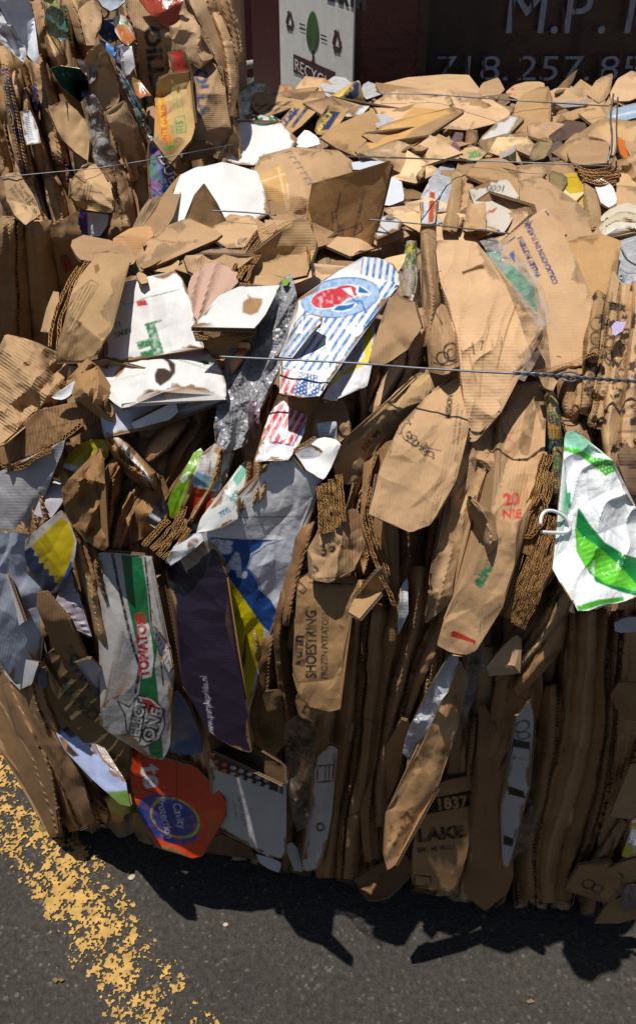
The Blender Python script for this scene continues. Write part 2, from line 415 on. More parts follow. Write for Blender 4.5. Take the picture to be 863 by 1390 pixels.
    for (x0, y0, x1, y1, left, right, rad) in folds:    # bend along a line: slopes in mm/px either side
        A = np.array([x0, y0]); Bv = np.array([x1, y1]) - A; L_ = np.hypot(*Bv); d = (dx * 0 + (X - x0) * Bv[1] - (Y - y0) * Bv[0]) / L_
        sd = np.sqrt(d * d + rad * rad) - rad
        t = t + np.where(d < 0, left, right) * sd * .001
    if wave is not None:                                # parallel soft ribs: angle, period px, amp mm
        wa, wp, wm = wave; c, s = math.cos(math.radians(wa)), math.sin(math.radians(wa))
        u = (X * s + Y * c) / wp + .6 * vnoise(X / 50, Y / 50, seed + 11)
        t = t + wm * .001 * S * (np.abs(np.sin(u * math.pi)) ** .7)
    if spine is not None:                               # rounded or ridged fold about a centre line
        sp, wd, pk, depth, pw = spine
        D = np.full(len(X), 1e9); tt = np.zeros(len(X)); SS = np.zeros(len(X)); acc = 0.0
        lens = [np.hypot(*(sp[i + 1] - sp[i])) for i in range(len(sp) - 1)]; tot = sum(lens)
        for i in range(len(sp) - 1):
            d, s_ = seg_dist(P, sp[i], sp[i + 1]); e = sp[i + 1] - sp[i]
            sg = np.sign((X - sp[i][0]) * e[1] - (Y - sp[i][1]) * e[0])
            hw = np.interp((acc + s_ * lens[i]) / tot, np.linspace(0, 1, len(wd)), wd) / 2
            m_ = d < D; SS = np.where(m_, acc + s_ * lens[i], SS); D = np.where(m_, d, D); tt = np.where(m_, sg * d / hw, tt); acc += lens[i]
        t = t + .022 * S * np.clip(1 - SS / 30, 0, 1) ** 2 + .012 * S * np.clip(1 - (tot - SS) / 22, 0, 1) ** 2
        t = t + .0011 * S * vnoise(X / 34, Y / 5.5, seed + 90) * np.clip(vnoise(X / 40, Y / 34, seed + 91) * 2.2, 0, 1)
        tt = np.clip(tt, -1.3, 1.3); q = np.where(tt < pk, (pk - tt) / (pk + 1), (tt - pk) / (1 - pk)); q = np.clip(q, 0, 1.3)
        wpx = float(np.mean(wd)); kn = [-1.35, -1.0]; hv = [1.6, 1.0]; nk = max(1, int(wpx / 8)); pos = sorted(rnd.uniform(-.82, .82) for _ in range(nk)); lvl = rnd.uniform(0, .35)
        for q_ in pos:
            kn.append(q_); hv.append(lvl)
            if rnd.random() < .62: kn.append(q_ + .10 + .05 * rnd.random()); lvl = min(.8, max(0, lvl + rnd.choice([-1, 1]) * rnd.uniform(.3, .8))); hv.append(lvl)
            else: lvl = rnd.uniform(0, .5)
        kn += [1.0, 1.35]; hv += [rnd.choice([.35, .8, 1.1]), 1.7]; hv[1] = rnd.choice([.35, .8, 1.1])
        kn = np.maximum.accumulate(np.array(kn) + np.arange(len(kn)) * 1e-4)
        tw = tt + .16 * vnoise(SS / 55, SS * 0 + 2, seed + 95) * (1 - np.clip(np.abs(tt), 0, 1)) + .05 * vnoise(SS / 17, SS * 0 + 4, seed + 96)
        prof = np.interp(tw, kn, hv) * .75 + .25 * q ** 1.5
        t = t + depth * .0105 * S * prof
    if curl:
        bd = pdist(P, b[::max(1, int(6 / step))]); r_ = max(6, size * .12)
        t = t + .45 * curl * .001 * S * (2.5 * vnoise(X / 38, Y / 38, seed + 21) - .4) * np.clip(1 - bd / r_, 0, 1) ** 2 * 2
    gi, gj = np.clip((Y / 4).astype(int), 0, 359), np.clip((X / 4).astype(int), 0, 229)
    if not hero:
        ov = HZ[gi, gj] > 0
        if ov.any(): t = t + np.clip(np.percentile(HZ[gi, gj][ov] + .006 - t[ov], 92), 0, .07)
    t = np.minimum(t, GROUND_T(X, Y) - .006)
    if hero and 'film' not in mat:
        o_ = np.argsort(-t); cur = HZ[gi[o_], gj[o_]]; HZ[gi[o_], gj[o_]] = np.where((cur > 0) & (cur < t[o_]), cur, t[o_])
    W = at(X, Y, t)
    # orient so that the front looks to the camera
    a, bb, c_ = W[T[:, 0]], W[T[:, 1]], W[T[:, 2]]
    fn = np.cross(bb - a, c_ - a); vd = (a - np.array([0, 0, CAMZ]))
    flip = (fn * vd).sum(1) > 0
    T[flip] = T[flip][:, ::-1]; fn[flip] *= -1
    vn = np.zeros_like(W)
    for i in range(3): np.add.at(vn, T[:, i], fn)
    vn /= np.linalg.norm(vn, axis=1, keepdims=True) + 1e-12
    th = thick * .001 * max(.8, S ** .5)
    Wb = W - vn * th
    Wb[:, 2] = np.maximum(Wb[:, 2], .002)
    # colour
    base_c = lin(col) * (1 + rnd.uniform(-tvar, tvar))
    if mat.startswith('kraft'):
        base_c = base_c * rnd.uniform(.84, 1.12) * np.array([1 + rnd.uniform(-.04, .015), 1, 1 + rnd.uniform(-.16, .18)])
        base_c = base_c * .5 + .5 * (base_c.sum() / 3) * np.array([1.56, .94, .50])
    C = np.repeat(base_c[None], len(X), 0)
    if prints: C = apply_prints(P, C, prints, max(1.0, step * .8), seed)
    if jag and tear and step < 4.2 and mat in ('kraft', 'kraft_ribbed', 'white_board', 'gloss_print'):     # torn liner: the inner ply shows along the ragged stretches
        bd_ = pdist(P, b[::max(1, int(4 / step))]); tzz = np.clip((vnoise(X / 40 + 1.3, Y / 40, seed + 61) + .02) * 6, 0, 1)
        wv = (1.6 + 2.6 * np.clip(.4 + fbm(X / 9, Y / 9, seed + 68, 3), 0, 2)) * (1.0 if mat.startswith('kraft') else .7)
        msk = (np.clip((wv - bd_) / 1.4, 0, 1) * tzz)[:, None]
        ply = base_c * .62 if mat.startswith('kraft') else lin('#8d6a44')
        C = C * (1 - msk) + ply[None] * (1 + .25 * vnoise(X / 2.5, Y / 2.5, seed + 69))[:, None] * msk
    cb = lin(back) if back else (base_c * .92 if mat.startswith('kraft') else lin('#a07848'))
    # boundary
    E = np.concatenate([T[:, [0, 1]], T[:, [1, 2]], T[:, [2, 0]]]); key = np.sort(E, 1); kk_ = key[:, 0] * 10000000 + key[:, 1]
    u, inv, cnt = np.unique(kk_, return_inverse=True, return_counts=True); BE = E[cnt[inv] == 1]
    nV = len(W)
    sv = np.concatenate([W[BE[:, 0]], W[BE[:, 1]], Wb[BE[:, 1]], Wb[BE[:, 0]]]) if len(BE) else np.zeros((0, 3))
    m_ = len(BE)
    # arc coordinate for the flutes: approximate by position along the edge direction
    per = 7.0 / S
    ua = (P[BE[:, 0]].sum(1) * .72) / per; L2 = np.hypot(*(P[BE[:, 1]] - P[BE[:, 0]]).T) / per
    if m_:
        nxt = {int(e[0]): i for i, e in enumerate(BE)}; seen = np.zeros(m_, bool); ua = np.zeros(m_)
        for s0 in range(m_):
            if seen[s0]: continue
            i = s0; acc = 0.0
            while i is not None and not seen[i]:
                seen[i] = True; ua[i] = acc; acc += L2[i]; i = nxt.get(int(BE[i][1]))
    verts = np.concatenate([W, Wb, sv])
    o = 2 * nV
    Q = np.stack([np.arange(m_) + o, np.arange(m_) + o + 3 * m_, np.arange(m_) + o + 2 * m_, np.arange(m_) + o + m_], 1)
    sc_ = per * .75
    uvf = np.stack([(X * math.sin(ra) - Y * math.cos(ra)) / sc_, (X * math.cos(ra) + Y * math.sin(ra)) / sc_], 1)
    uvs = np.concatenate([np.stack([ua, np.zeros(m_)], 1), np.stack([ua + L2, np.zeros(m_)], 1), np.stack([ua + L2, np.ones(m_)], 1), np.stack([ua, np.ones(m_)], 1)])
    uv = np.concatenate([uvf, uvf, uvs])
    cols = np.concatenate([C, np.repeat(cb[None], nV, 0), np.repeat(cb[None], 4 * m_, 0)])
    sp_ = dict(name=name, label=label, cat=cat, verts=verts, tris=np.concatenate([T, T[:, ::-1] + nV]), quads=Q, uv=uv, cols=cols,
               mat=mat, edge=not noedge, short=short, group=group, hero=hero, P=P, t=t, c=(cx, cy), size=size, area=0,
               bbox=(X.min(), Y.min(), X.max(), Y.max()), surf=surf)
    SPECS.append(sp_)
    return sp_

def ribbon(name, label, cat, line, width, pk=0.0, depth=3.0, pw=None, **kw):
    if pw is None: pw = (1.0, 1.4, 3.5, 6.0)[zlib.crc32(label.encode()) % 4]; pk = pk or (-.5, .1, .55)[zlib.crc32(label.encode()) % 3]
    kw.setdefault('crumple', 1.25); kw.setdefault('ncre', 6)
    sp = smooth_line(line, 10); wd = np.atleast_1d(np.asarray(width, float))
    if len(wd) == 1: wd = np.array([wd[0], wd[0]])
    d = np.gradient(sp, axis=0); d /= np.linalg.norm(d, axis=1, keepdims=True) + 1e-9; nrm = np.stack([d[:, 1], -d[:, 0]], 1)
    w = np.interp(np.linspace(0, 1, len(sp)), np.linspace(0, 1, len(wd)), wd)[:, None] / 2
    pts = np.concatenate([sp + nrm * w, (sp - nrm * w)[::-1]])
    kw.setdefault('curl', .3); kw.setdefault('rtilt', .3); kw['step'] = min(kw.get('step', 2.7), 2.7)
    return piece(name, label, cat, pts, spine=(sp, wd, pk, depth, pw), **kw)

def flute(label, lines, h=3.0, amp=1.7, period=5.6, lw=.8, dup=1, deep=1.6, surf='M', col='#a97f4e', short=None, group=None, name='corrugated_edge', hero=True, gap=None):
    """Edge-on corrugated board: two liners with a real sinusoidal medium between, extruded into the bale; lines = centre lines in photo scale."""
    VV = []; QQ = []; PP = []; TT = []; off = 0
    seed = zlib.crc32(label.encode()) & 0xffff; amp = min(amp, 2.0) * .9; period = min(period, 6.2); lw = .8
    for li, (line, du) in enumerate([(l_, q_) for l_ in lines for q_ in range(dup)]):
        sp = smooth_line(line, 1.5); d = np.gradient(sp, axis=0); d /= np.linalg.norm(d, axis=1, keepdims=True) + 1e-9
        nrm = np.stack([d[:, 1], -d[:, 0]], 1); s = np.concatenate([[0], np.cumsum(np.hypot(*np.diff(sp, axis=0).T))])
        sp = sp + nrm * (du - (dup - 1) / 2) * (2 * amp + 1.6) + nrm * (2.2 * vnoise(s / 26, s * 0, seed + li)[:, None] + .8 * vnoise(s / 9, s * 0, seed + li + 5)[:, None])
        am = amp * (1 + .35 * vnoise(s / 20, s * 0, seed + 9 + li))
        ph = 2 * math.pi * (s / period + .35 * vnoise(s / 15, s * 0 + 3, seed + li))
        for cl, w in ((sp + nrm * (am[:, None] + lw * .5), lw), (sp - nrm * (am[:, None] + lw * .5), lw), (sp + nrm * (am * np.sin(ph))[:, None], lw * .85)):
            dd = np.gradient(cl, axis=0); dd /= np.linalg.norm(dd, axis=1, keepdims=True) + 1e-9; nn = np.stack([dd[:, 1], -dd[:, 0]], 1)
            A = cl + nn * w / 2; B_ = cl - nn * w / 2
            te = env(cl[:, 0], cl[:, 1], surf); te = te - h * .01 + .002 * vnoise(cl[:, 0] / 9, cl[:, 1] / 9, seed + li)
            te = np.minimum(te, GROUND_T(cl[:, 0], cl[:, 1]) - .02)
            f1, f2 = at(A[:, 0], A[:, 1], te), at(B_[:, 0], B_[:, 1], te); b1, b2 = at(A[:, 0], A[:, 1], te + deep * .01), at(B_[:, 0], B_[:, 1], te + deep * .01)
            m_ = len(cl); VV += [f1, f2, b1, b2]; i = np.arange(m_ - 1)
            for (p, q) in ((0, 1), (1, 3), (3, 2), (2, 0)):
                QQ.append(np.stack([off + p * m_ + i, off + q * m_ + i, off + q * m_ + i + 1, off + p * m_ + i + 1], 1))
            off += 4 * m_; PP.append(cl); TT.append(te)
    V = np.concatenate(VV); P = np.concatenate(PP); t = np.concatenate(TT); nV = len(V)
    c = lin(col); cols = np.repeat(c[None], nV, 0) * (1 + .18 * vnoise(np.arange(nV) / 40.0, np.arange(nV) * 0.0, seed))[:, None]
    SPECS.append(dict(name=name, label=label, cat='corrugated edge', verts=V, tris=np.zeros((0, 3), int), quads=np.concatenate(QQ), uv=np.zeros((nV, 2)), cols=cols,
                      mat='kraft', edge=False, short=short, group=group, hero=hero, P=P, t=t, c=tuple(P.mean(0)), size=np.ptp(P, axis=0).max(), area=0, bbox=(*P.min(0), *P.max(0)), surf=surf))

def link_spec(s, parent=None):
    me = bpy.data.meshes.new(s['name']); nt_, nq = len(s['tris']), len(s['quads'])
    V = s['verts']; org = V.mean(0); org[2] = V[:, 2].min()
    me.vertices.add(len(V)); me.vertices.foreach_set('co', (V - org).astype(np.float32).ravel())
    loops = np.concatenate([s['tris'].ravel(), s['quads'].ravel()]).astype(np.int32)
    me.loops.add(len(loops)); me.loops.foreach_set('vertex_index', loops)
    me.polygons.add(nt_ + nq)
    me.polygons.foreach_set('loop_start', np.concatenate([np.arange(nt_) * 3, nt_ * 3 + np.arange(nq) * 4]).astype(np.int32))
    me.polygons.foreach_set('loop_total', np.concatenate([np.full(nt_, 3), np.full(nq, 4)]).astype(np.int32))
    mi = np.zeros(nt_ + nq, np.int32)
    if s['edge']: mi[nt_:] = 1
    sm = np.ones(nt_ + nq, bool); sm[nt_:] = False
    me.polygons.foreach_set('material_index', mi); me.polygons.foreach_set('use_smooth', sm)
    me.update(calc_edges=True)
    me.set_sharp_from_angle(angle=math.radians(28))
    uvl = me.uv_layers.new(name='UVMap'); uvl.data.foreach_set('uv', s['uv'][loops].astype(np.float32).ravel())
    ca = me.color_attributes.new('Col', 'FLOAT_COLOR', 'POINT')
    cc = np.concatenate([np.clip(s['cols'], 0, 1), np.ones((len(V), 1))], 1); ca.data.foreach_set('color', cc.astype(np.float32).ravel())
    me.materials.append(MATS[s['mat']])
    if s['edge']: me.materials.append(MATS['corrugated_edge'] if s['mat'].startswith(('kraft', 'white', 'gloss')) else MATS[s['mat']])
    ob = bpy.data.objects.new(s['name'], me); ob.location = org; COL.objects.link(ob)
    if parent is not None: ob.parent = parent
    else:
        ob['label'] = s['label']; ob['category'] = s['cat']
        if s['group']: ob['group'] = s['group']
    s['obj'] = ob
    return ob
# ================================================================== BACK-LEFT BALE (surface B)
K1, K2, K3, K4, KD = '#b3936a', '#a5835b', '#c1a27a', '#977651', '#7c5f42'
WH = '#e9e7e3'
GB = 'waste pressed into the rear left bale'
GM = 'waste pressed into the main bale'
def PB(name, label, cat, pts, **kw):
    kw.setdefault('group', GB); kw.setdefault('surf', 'B'); kw.setdefault('step', 3.6); kw.setdefault('k', .5); return piece(name, label, cat, pts, **kw)
def RB(name, label, cat, line, w, **kw):
    kw.setdefault('group', GB); kw.setdefault('surf', 'B'); kw.setdefault('step', 3.6); return ribbon(name, label, cat, line, w, **kw)

PB('paper_sheet', 'long pale blue-white paper sheet hanging at the top of the rear left bale', 'paper', [(-4, -4), (38, -4), (48, 45), (50, 88), (40, 78), (22, 50), (6, 26)], col='#dfe5f0', h=5, mat='white_board', ncre=3, short='long white paper sheet', n=(.25, -.9, .35), rtilt=0,
   prints=[('line', [(4, 2), (44, 70)], .8, '#b8c0d0')])
PB('plastic_film', 'crinkled clear film strip under the long white paper sheet', 'plastic film', [(-4, 10), (8, 22), (20, 45), (38, 75), (30, 86), (12, 62), (-4, 50)], col='#d5d8dd', h=3, mat='milky_film', crumple=2.2, thick=.5, ncre=8)
RB('cardboard_fold', 'tall brown fold right beside the long white paper sheet', 'cardboard', [(44, -4), (52, 35), (60, 82)], [20, 26, 20], col=K2, h=3.2, depth=3)
PB('crushed_bottle', 'crushed teal plastic bottle near the top of the rear left bale', 'bottle', [(64, 14), (72, 6), (86, 14), (94, 52), (82, 56), (66, 48), (62, 32)], col='#3c7a74', h=3.6, mat='milky_film', crumple=2.6, thick=1, ncre=9, short='crushed teal bottle')
PB('plastic_film', 'small yellow-green wrapper above the crushed teal bottle', 'wrapper', [(58, 2), (74, -3), (80, 8), (66, 16)], col='#8f9a5a', h=3, mat='milky_film', crumple=2, thick=1)
RB('plastic_strip', 'dark green strip with an orange end beside the crushed teal bottle', 'plastic strip', [(88, 6), (94, 40), (101, 78)], [7, 9, 8], col='#1e6138', h=4.6, mat='gloss_print', step=2.2, prints=[('poly', [(90, 57), (112, 56), (112, 62), (90, 62)], '#d8cba8'), ('poly', [(90, 62), (112, 61), (112, 90), (90, 90)], '#b9782c')])
RB('cardboard_fold', 'light brown rolled fold right of the dark green strip', 'cardboard', [(94, -4), (106, 30), (119, 75)], [20, 22, 14], col=K1, h=4.2, depth=3)
PB('cardboard_flap', 'short rounded tan flap at the top centre of the rear left bale', 'cardboard', [(110, 12), (120, 2), (138, 4), (136, 30), (128, 62), (118, 60), (112, 40)], col=K3, h=5, short='rounded tan flap', wave=(80, 22, 4))
PB('cardboard_flap', 'dark folded flap behind the rounded tan flap', 'cardboard', [(118, -4), (142, -4), (148, 18), (136, 26), (126, 10)], col=KD, h=3.6)
PB('paper_sheet', 'small pale grey-blue paper at the top edge of the rear left bale', 'paper', [(134, -4), (174, -4), (158, 12), (150, 16), (140, 8)], col='#c6cfdb', h=4.5, mat='white_board')
PB('plastic_film', 'navy inner wrapper below the small pale grey-blue paper', 'wrapper', [(136, 26), (156, 24), (160, 52), (148, 58), (136, 50)], col='#39456b', h=3, mat='gloss_print')
PB('drink_carton', 'crushed orange and white drink carton near the top', 'carton', [(154, 26), (166, 19), (174, 24), (184, 50), (176, 62), (166, 56), (158, 42)], col='#e6ded4', h=5.4, step=2, mat='gloss_print', short='orange and white carton',
   prints=[('poly', [(156, 34), (168, 30), (184, 52), (176, 62), (166, 58)], '#cf7a3c'), ('poly', [(160, 30), (176, 28), (178, 32), (162, 36)], '#4a8a55')])
PB('plastic_film', 'bright blue wrapper below the orange and white carton', 'wrapper', [(136, 53), (150, 60), (160, 68), (156, 76), (140, 66)], col='#4a86c8', h=5, mat='gloss_print', thick=1)
PB('paper_label', 'lavender paper tag between the blue wrapper and a white tag', 'paper', [(156, 60), (168, 58), (166, 86), (155, 82)], col='#a4a9cc', h=5.6, mat='white_board', thick=1, step=2.2, prints=[('line', [(158, 66), (166, 66)], 1, '#555'), ('line', [(158, 70), (166, 70)], 1, '#555')])
PB('paper_label', 'white paper tag curled beside the carton marked OILLI', 'paper', [(166, 65), (180, 62), (184, 90), (172, 106), (165, 86)], col='#e4e4e6', h=6, mat='white_board', thick=1)
PB('cardboard_carton', 'brown carton marked OILLI in dark letters', 'carton', [(172, -4), (204, -4), (210, 20), (229, 32), (233, 60), (225, 92), (208, 128), (200, 112), (190, 82), (186, 46), (178, 26)], col=K1, h=4.6, step=1.9, short='carton marked OILLI',
   folds=[(183, 30, 226, 34, .8, -.5, 3)], prints=[('text', 'OILLI', 196, 36, 20, -84, '#32353c', dict(bold=.05, sx=1.25)), ('line', [(206, 36), (216, 40), (222, 36)], 1.6, '#3a3428')])
PB('plastic_sheet', 'smooth rust red sheet at the top of the rear left bale', 'plastic sheet', [(186, -6), (252, -6), (240, 20), (232, 44), (222, 32), (204, 18)], col='#9a3d26', h=6.5, mat='bag_plastic', crumple=.8, thick=1.5, short='rust red sheet', n=(.35, -.75, .55))
PB('cardboard_carton', 'large bulging tan carton below the rust red sheet', 'carton', [(232, 34), (240, 18), (252, 10), (262, 20), (278, 58), (286, 82), (262, 92), (256, 84), (240, 62)], col=K3, h=6.5, short='bulging tan carton', n=(.1, -.6, .8), k=.7, wave=(65, 34, 6))
RB('cardboard_fold', 'long pale fold right of the bulging tan carton', 'cardboard', [(264, -6), (284, 38), (302, 84), (312, 138)], [26, 24, 20, 16], col=K3, h=6.8, depth=4)
RB('cardboard_fold', 'outermost pale fold along the right edge of the rear left bale', 'cardboard', [(290, 14), (308, 60), (316, 120), (310, 160)], [12, 16, 14, 10], col=K1, h=4.6, depth=4)
PB('cardboard_carton', 'tan carton printed OLLA in slate blue', 'carton', [(256, 86), (286, 76), (304, 96), (308, 140), (302, 196), (290, 212), (262, 200), (260, 150)], col=K1, h=5.4, step=1.9, short='OLLA carton', n=(.1, -.7, .7), k=.7,
   prints=[('text', 'OLLA', 264, 93, 17, -86, '#3d4a62', dict(bold=.06, sx=1.1)), ('line', [(262, 82), (286, 76)], 3, '#2c2114')])
PB('cardboard_strip', 'crinkled red printed strip between the 415 carton and the OLLA carton', 'carton', [(231, 76), (245, 64), (257, 84), (262, 130), (269, 186), (263, 190), (252, 122), (240, 96)], col='#b5372a', h=6.2, step=2, mat='gloss_print', crumple=1.5, short='red printed strip',
   prints=[('text', 'TOLYNA MIXTA', 257, 90, 4.5, -84, '#d8b0a0')])
PB('cardboard_carton', 'yellowish rounded carton with a green boxed 415', 'carton', [(213, 130), (216, 106), (226, 99), (240, 101), (252, 100), (258, 128), (265, 176), (262, 190), (246, 192), (238, 222), (226, 226), (218, 190)], col='#c8a868', h=7.2, step=1.5, short='green 415 carton', mat='kraft',
   prints=[('poly', [(212, 122), (220, 121), (240, 222), (226, 228), (212, 160)], '#c98a35'), ('poly', [(214, 126), (217, 126), (232, 222), (226, 226)], '#cfa53c'), ('text', 'MONTE GOLD', 228, 205, 7, 84 + 8, '#b03424', dict(bold=.03, sx=.95)),
           ('loop', [(238, 159), (251, 157), (253, 179), (241, 181)], 1.5, '#4a8a48'), ('text', '415', 250, 179, 8.5, 96, '#3d7f40', dict(bold=.04, sx=.85)), ('text', 'SIZE', 236, 180, 4, 96, '#4a8a48'),
           ('line', [(232, 104), (238, 150)], 1, '#6a9a5a'), ('line', [(236, 104), (242, 150)], 1, '#6a9a5a'), ('line', [(243, 104), (249, 152)], 1, '#6a9a5a'),
           ('ring', 236, 212, 11, 13, 0, '#3f8a46', 5), ('ring', 236, 212, 7, 8, 0, '#c23c2c', 3)])
PB('cardboard_flap', 'torn brown inner flap beside the green 415 carton', 'cardboard', [(256, 196), (272, 188), (290, 196), (290, 212), (262, 214), (246, 222)], col=KD, h=7.4, crumple=1.6)
PB('printed_carton', 'narrow comic-coloured carton with bubble letters DUB', 'carton', [(203, 196), (212, 186), (222, 206), (238, 238), (233, 288), (212, 304), (206, 262)], col='#7d7fa8', h=6.2, step=1.4, mat='gloss_print', short='comic-coloured carton',
   prints=[('blotch', 9, .1, '#4f9a68'), ('blotch', 12, .25, '#b07fb8'), ('blotch', 7, .35, '#2f4f95'), ('text', 'DUB', 214, 212, 15, -66, '#141414', dict(bold=.12)), ('text', 'DUB', 214, 212, 15, -66, '#efefef', dict(bold=.0))])
RB('printed_carton', 'thin strip of green, orange and blue packaging running down the rear left bale', 'packaging', [(158, 84), (172, 118), (186, 148), (196, 172)], [8, 12, 14], col='#8fb0d0', h=5.6, step=1.8, mat='gloss_print', prints=[('blotch', 6, .0, '#3f8a4e'), ('blotch', 7, .3, '#d8d8d4'), ('blotch', 8, .45, '#2d5fae')])
PB('plastic_film', 'small bright orange wrapper beside the thin colourful strip', 'wrapper', [(178, 104), (188, 108), (192, 122), (204, 132), (190, 134), (182, 124)], col='#d8682a', h=6.4, mat='gloss_print', thick=1, step=2, prints=[('ell', 183, 113, 5, 7, 20, '#2f7d4a')])
RB('printed_carton', 'black and white comic lettered strip above the comic-coloured carton', 'packaging', [(196, 168), (206, 190), (214, 210), (218, 226)], [12, 16, 18], col='#e4e4e4', h=6.8, step=1.3, mat='gloss_print', prints=[('blotch', 5, .05, '#161616'), ('blotch', 6, .45, '#c8722c'), ('blotch', 7, .4, '#3f86b0')])
PB('cardboard_carton', 'brown carton with faint green 44 in the middle of the rear left bale', 'carton', [(118, 78), (128, 66), (142, 64), (155, 82), (162, 118), (160, 140), (146, 152), (136, 148), (129, 112)], col=K1, h=5.6, step=2, short='green 44 carton', folds=[(120, 108, 165, 112, .6, -.8, 3)],
   prints=[('text', '44', 134, 94, 7, 18, '#4c6a3c', dict(bold=.03)), ('line', [(132, 78), (148, 72), (150, 80)], 2, '#56703f')])
PB('plastic_film', 'silver-grey foil scrap left of the green 44 carton', 'foil', [(106, 82), (116, 80), (130, 88), (130, 108), (122, 112), (112, 98)], col='#8a92a6', h=6, mat='gloss_print', thick=1, crumple=2)
PB('plastic_bag', 'dark green plastic bag bulging from the rear left bale', 'plastic bag', [(68, 92), (80, 90), (92, 96), (108, 95), (118, 106), (130, 116), (124, 122), (114, 124), (108, 138), (96, 130), (80, 112)], col='#1b4a42', h=6.4, mat='bag_plastic', thick=.8, crumple=2.4, ncre=9, short='dark green bag')
PB('cardboard_flap', 'plain tan sheet below the dark green bag', 'cardboard', [(68, 150), (90, 134), (102, 150), (124, 192), (118, 218), (104, 208), (84, 184)], col=K1, h=5, short='plain tan sheet')
RB('plastic_film', 'clear crumpled film running down from the dark green bag', 'plastic film', [(116, 124), (128, 150), (130, 180), (140, 208), (146, 232)], [16, 22, 18, 26, 30], col='#cfd4dc', h=6.8, mat='clear_film', thick=.5, crumple=3, ncre=10, depth=1.5, short='clear crumpled film')
PB('cardboard_flap', 'wide tan flap right of the clear crumpled film', 'cardboard', [(144, 156), (166, 140), (178, 158), (190, 188), (197, 226), (180, 229), (172, 196), (158, 188), (150, 172)], col=K3, h=5.6, short='wide tan flap', folds=[(150, 195, 195, 180, 1.0, -.6, 3)])
PB('barcode_label', 'white barcode label on a narrow carton', 'label', [(29, 152), (42, 149), (56, 192), (36, 198)], col='#e2e2e6', h=6.6, step=1.2, mat='white_board', thick=1, short='white barcode label', crumple=.4, jag=.3,
   prints=[('stripes', [(34, 158), (40, 157), (46, 190), (39, 192)], 168, 3.0, .5, '#20202a'), ('line', [(30, 154), (42, 151)], 1, '#777')])
RB('cardboard_strip', 'narrow brown carton below the white barcode label', 'carton', [(33, 120), (38, 160), (48, 200), (56, 232)], [14, 20, 20, 16], col=K2, h=5.4, depth=3)
RB('cardboard_strip', 'kraft strip with blue printed blotches at the left of the rear left bale', 'carton', [(6, 88), (14, 130), (24, 180), (34, 232)], [12, 18, 18, 16], col=K1, h=5.6, step=1.8, short='blue blotched strip', prints=[('blotch', 9, .12, '#3a4a74'), ('line', [(8, 100), (20, 160)], 3, '#cfd6e6')])
RB('cardboard_fold', 'sunlit brown fold between the blue blotched strip and the barcode', 'cardboard', [(20, 92), (24, 124), (28, 152)], [18, 20, 10], col=K1, h=6.2)
RB('plastic_film', 'deep blue wrapper sliver above the sunlit folds', 'wrapper', [(44, 116), (50, 140), (52, 156)], [8, 9, 4], col='#2b3f8a', h=6.8, mat='gloss_print')
RB('cardboard_fold', 'brown fold left of the plain tan sheet', 'cardboard', [(52, 70), (62, 120), (74, 175), (86, 226)], [22, 24, 22, 18], col=K2, h=4.6)
RB('cardboard_fold', 'pale torn fold above the dark green bag', 'cardboard', [(66, 46), (76, 70), (84, 92)], [16, 20, 18], col=K3, h=5.4)
PB('cardboard_carton', 'carton with a small black printed notice at the lower left', 'carton', [(4, 238), (24, 236), (36, 256), (58, 290), (42, 299), (26, 300), (12, 268)], col=K3, h=7.6, step=1.3, short='black notice carton', n=(.1, -.75, .6), k=.7,
   prints=[('text', 'PRODUCE OF USA', 18, 252, 4.2, -52, '#2b2b2b', dict(bold=.03)), ('text', 'STORE IN DRY', 13, 257, 4.2, -52, '#2b2b2b'), ('text', 'THE SAME DAY', 24, 250, 4, -52, '#2b2b2b')])
PB('cardboard_flap', 'navy-edged flap beside the black notice carton', 'cardboard', [(40, 256), (50, 262), (58, 284), (52, 288)], col='#2b3a5c', h=7.0)
PB('cardboard_carton', 'crumpled carton with a printed black grid under the baling wire', 'carton', [(99, 240), (108, 226), (130, 224), (148, 250), (156, 290), (146, 290), (126, 284), (104, 280), (94, 268)], col=K3, h=7.8, step=1.5, crumple=1.6, short='black grid carton', n=(.1, -.7, .65), k=.6,
   prints=[('loop', [(94, 262), (106, 246), (112, 250), (100, 270)], 1.2, '#222'), ('stripes', [(114, 252), (128, 250), (124, 276), (112, 276)], 80, 4, .35, '#222'), ('line', [(104, 256), (138, 262)], 1.2, '#222'), ('line', [(98, 268), (132, 275)], 1.2, '#222')])
PB('printed_carton', 'round white panel with a purple edge below the black grid carton', 'carton', [(108, 284), (120, 281), (146, 290), (147, 304), (136, 322), (112, 322), (106, 300)], col='#d9d6da', h=6, step=2, mat='white_board', short='round white panel', prints=[('poly', [(100, 276), (118, 276), (121, 330), (100, 330)], '#4b2a7a')])
RB('plastic_film', 'thin violet wrapper edge crossing the upper folds', 'wrapper', [(88, 214), (92, 236), (94, 254)], [4, 5, 4], col='#7a3f9a', h=8, mat='gloss_print', step=2)
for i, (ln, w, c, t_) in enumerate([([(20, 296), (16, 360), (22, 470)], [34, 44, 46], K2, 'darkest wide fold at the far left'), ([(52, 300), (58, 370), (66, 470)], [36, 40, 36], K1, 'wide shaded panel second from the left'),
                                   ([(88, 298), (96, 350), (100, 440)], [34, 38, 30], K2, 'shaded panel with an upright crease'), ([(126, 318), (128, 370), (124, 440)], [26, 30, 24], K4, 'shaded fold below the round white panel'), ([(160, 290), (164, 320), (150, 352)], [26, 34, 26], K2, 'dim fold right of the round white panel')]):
    RB('cardboard_fold', t_ + ', in the gap beneath the rear left bale', 'cardboard', ln, w, col=c, h=4.5 + i % 2, depth=2.2, pw=3)
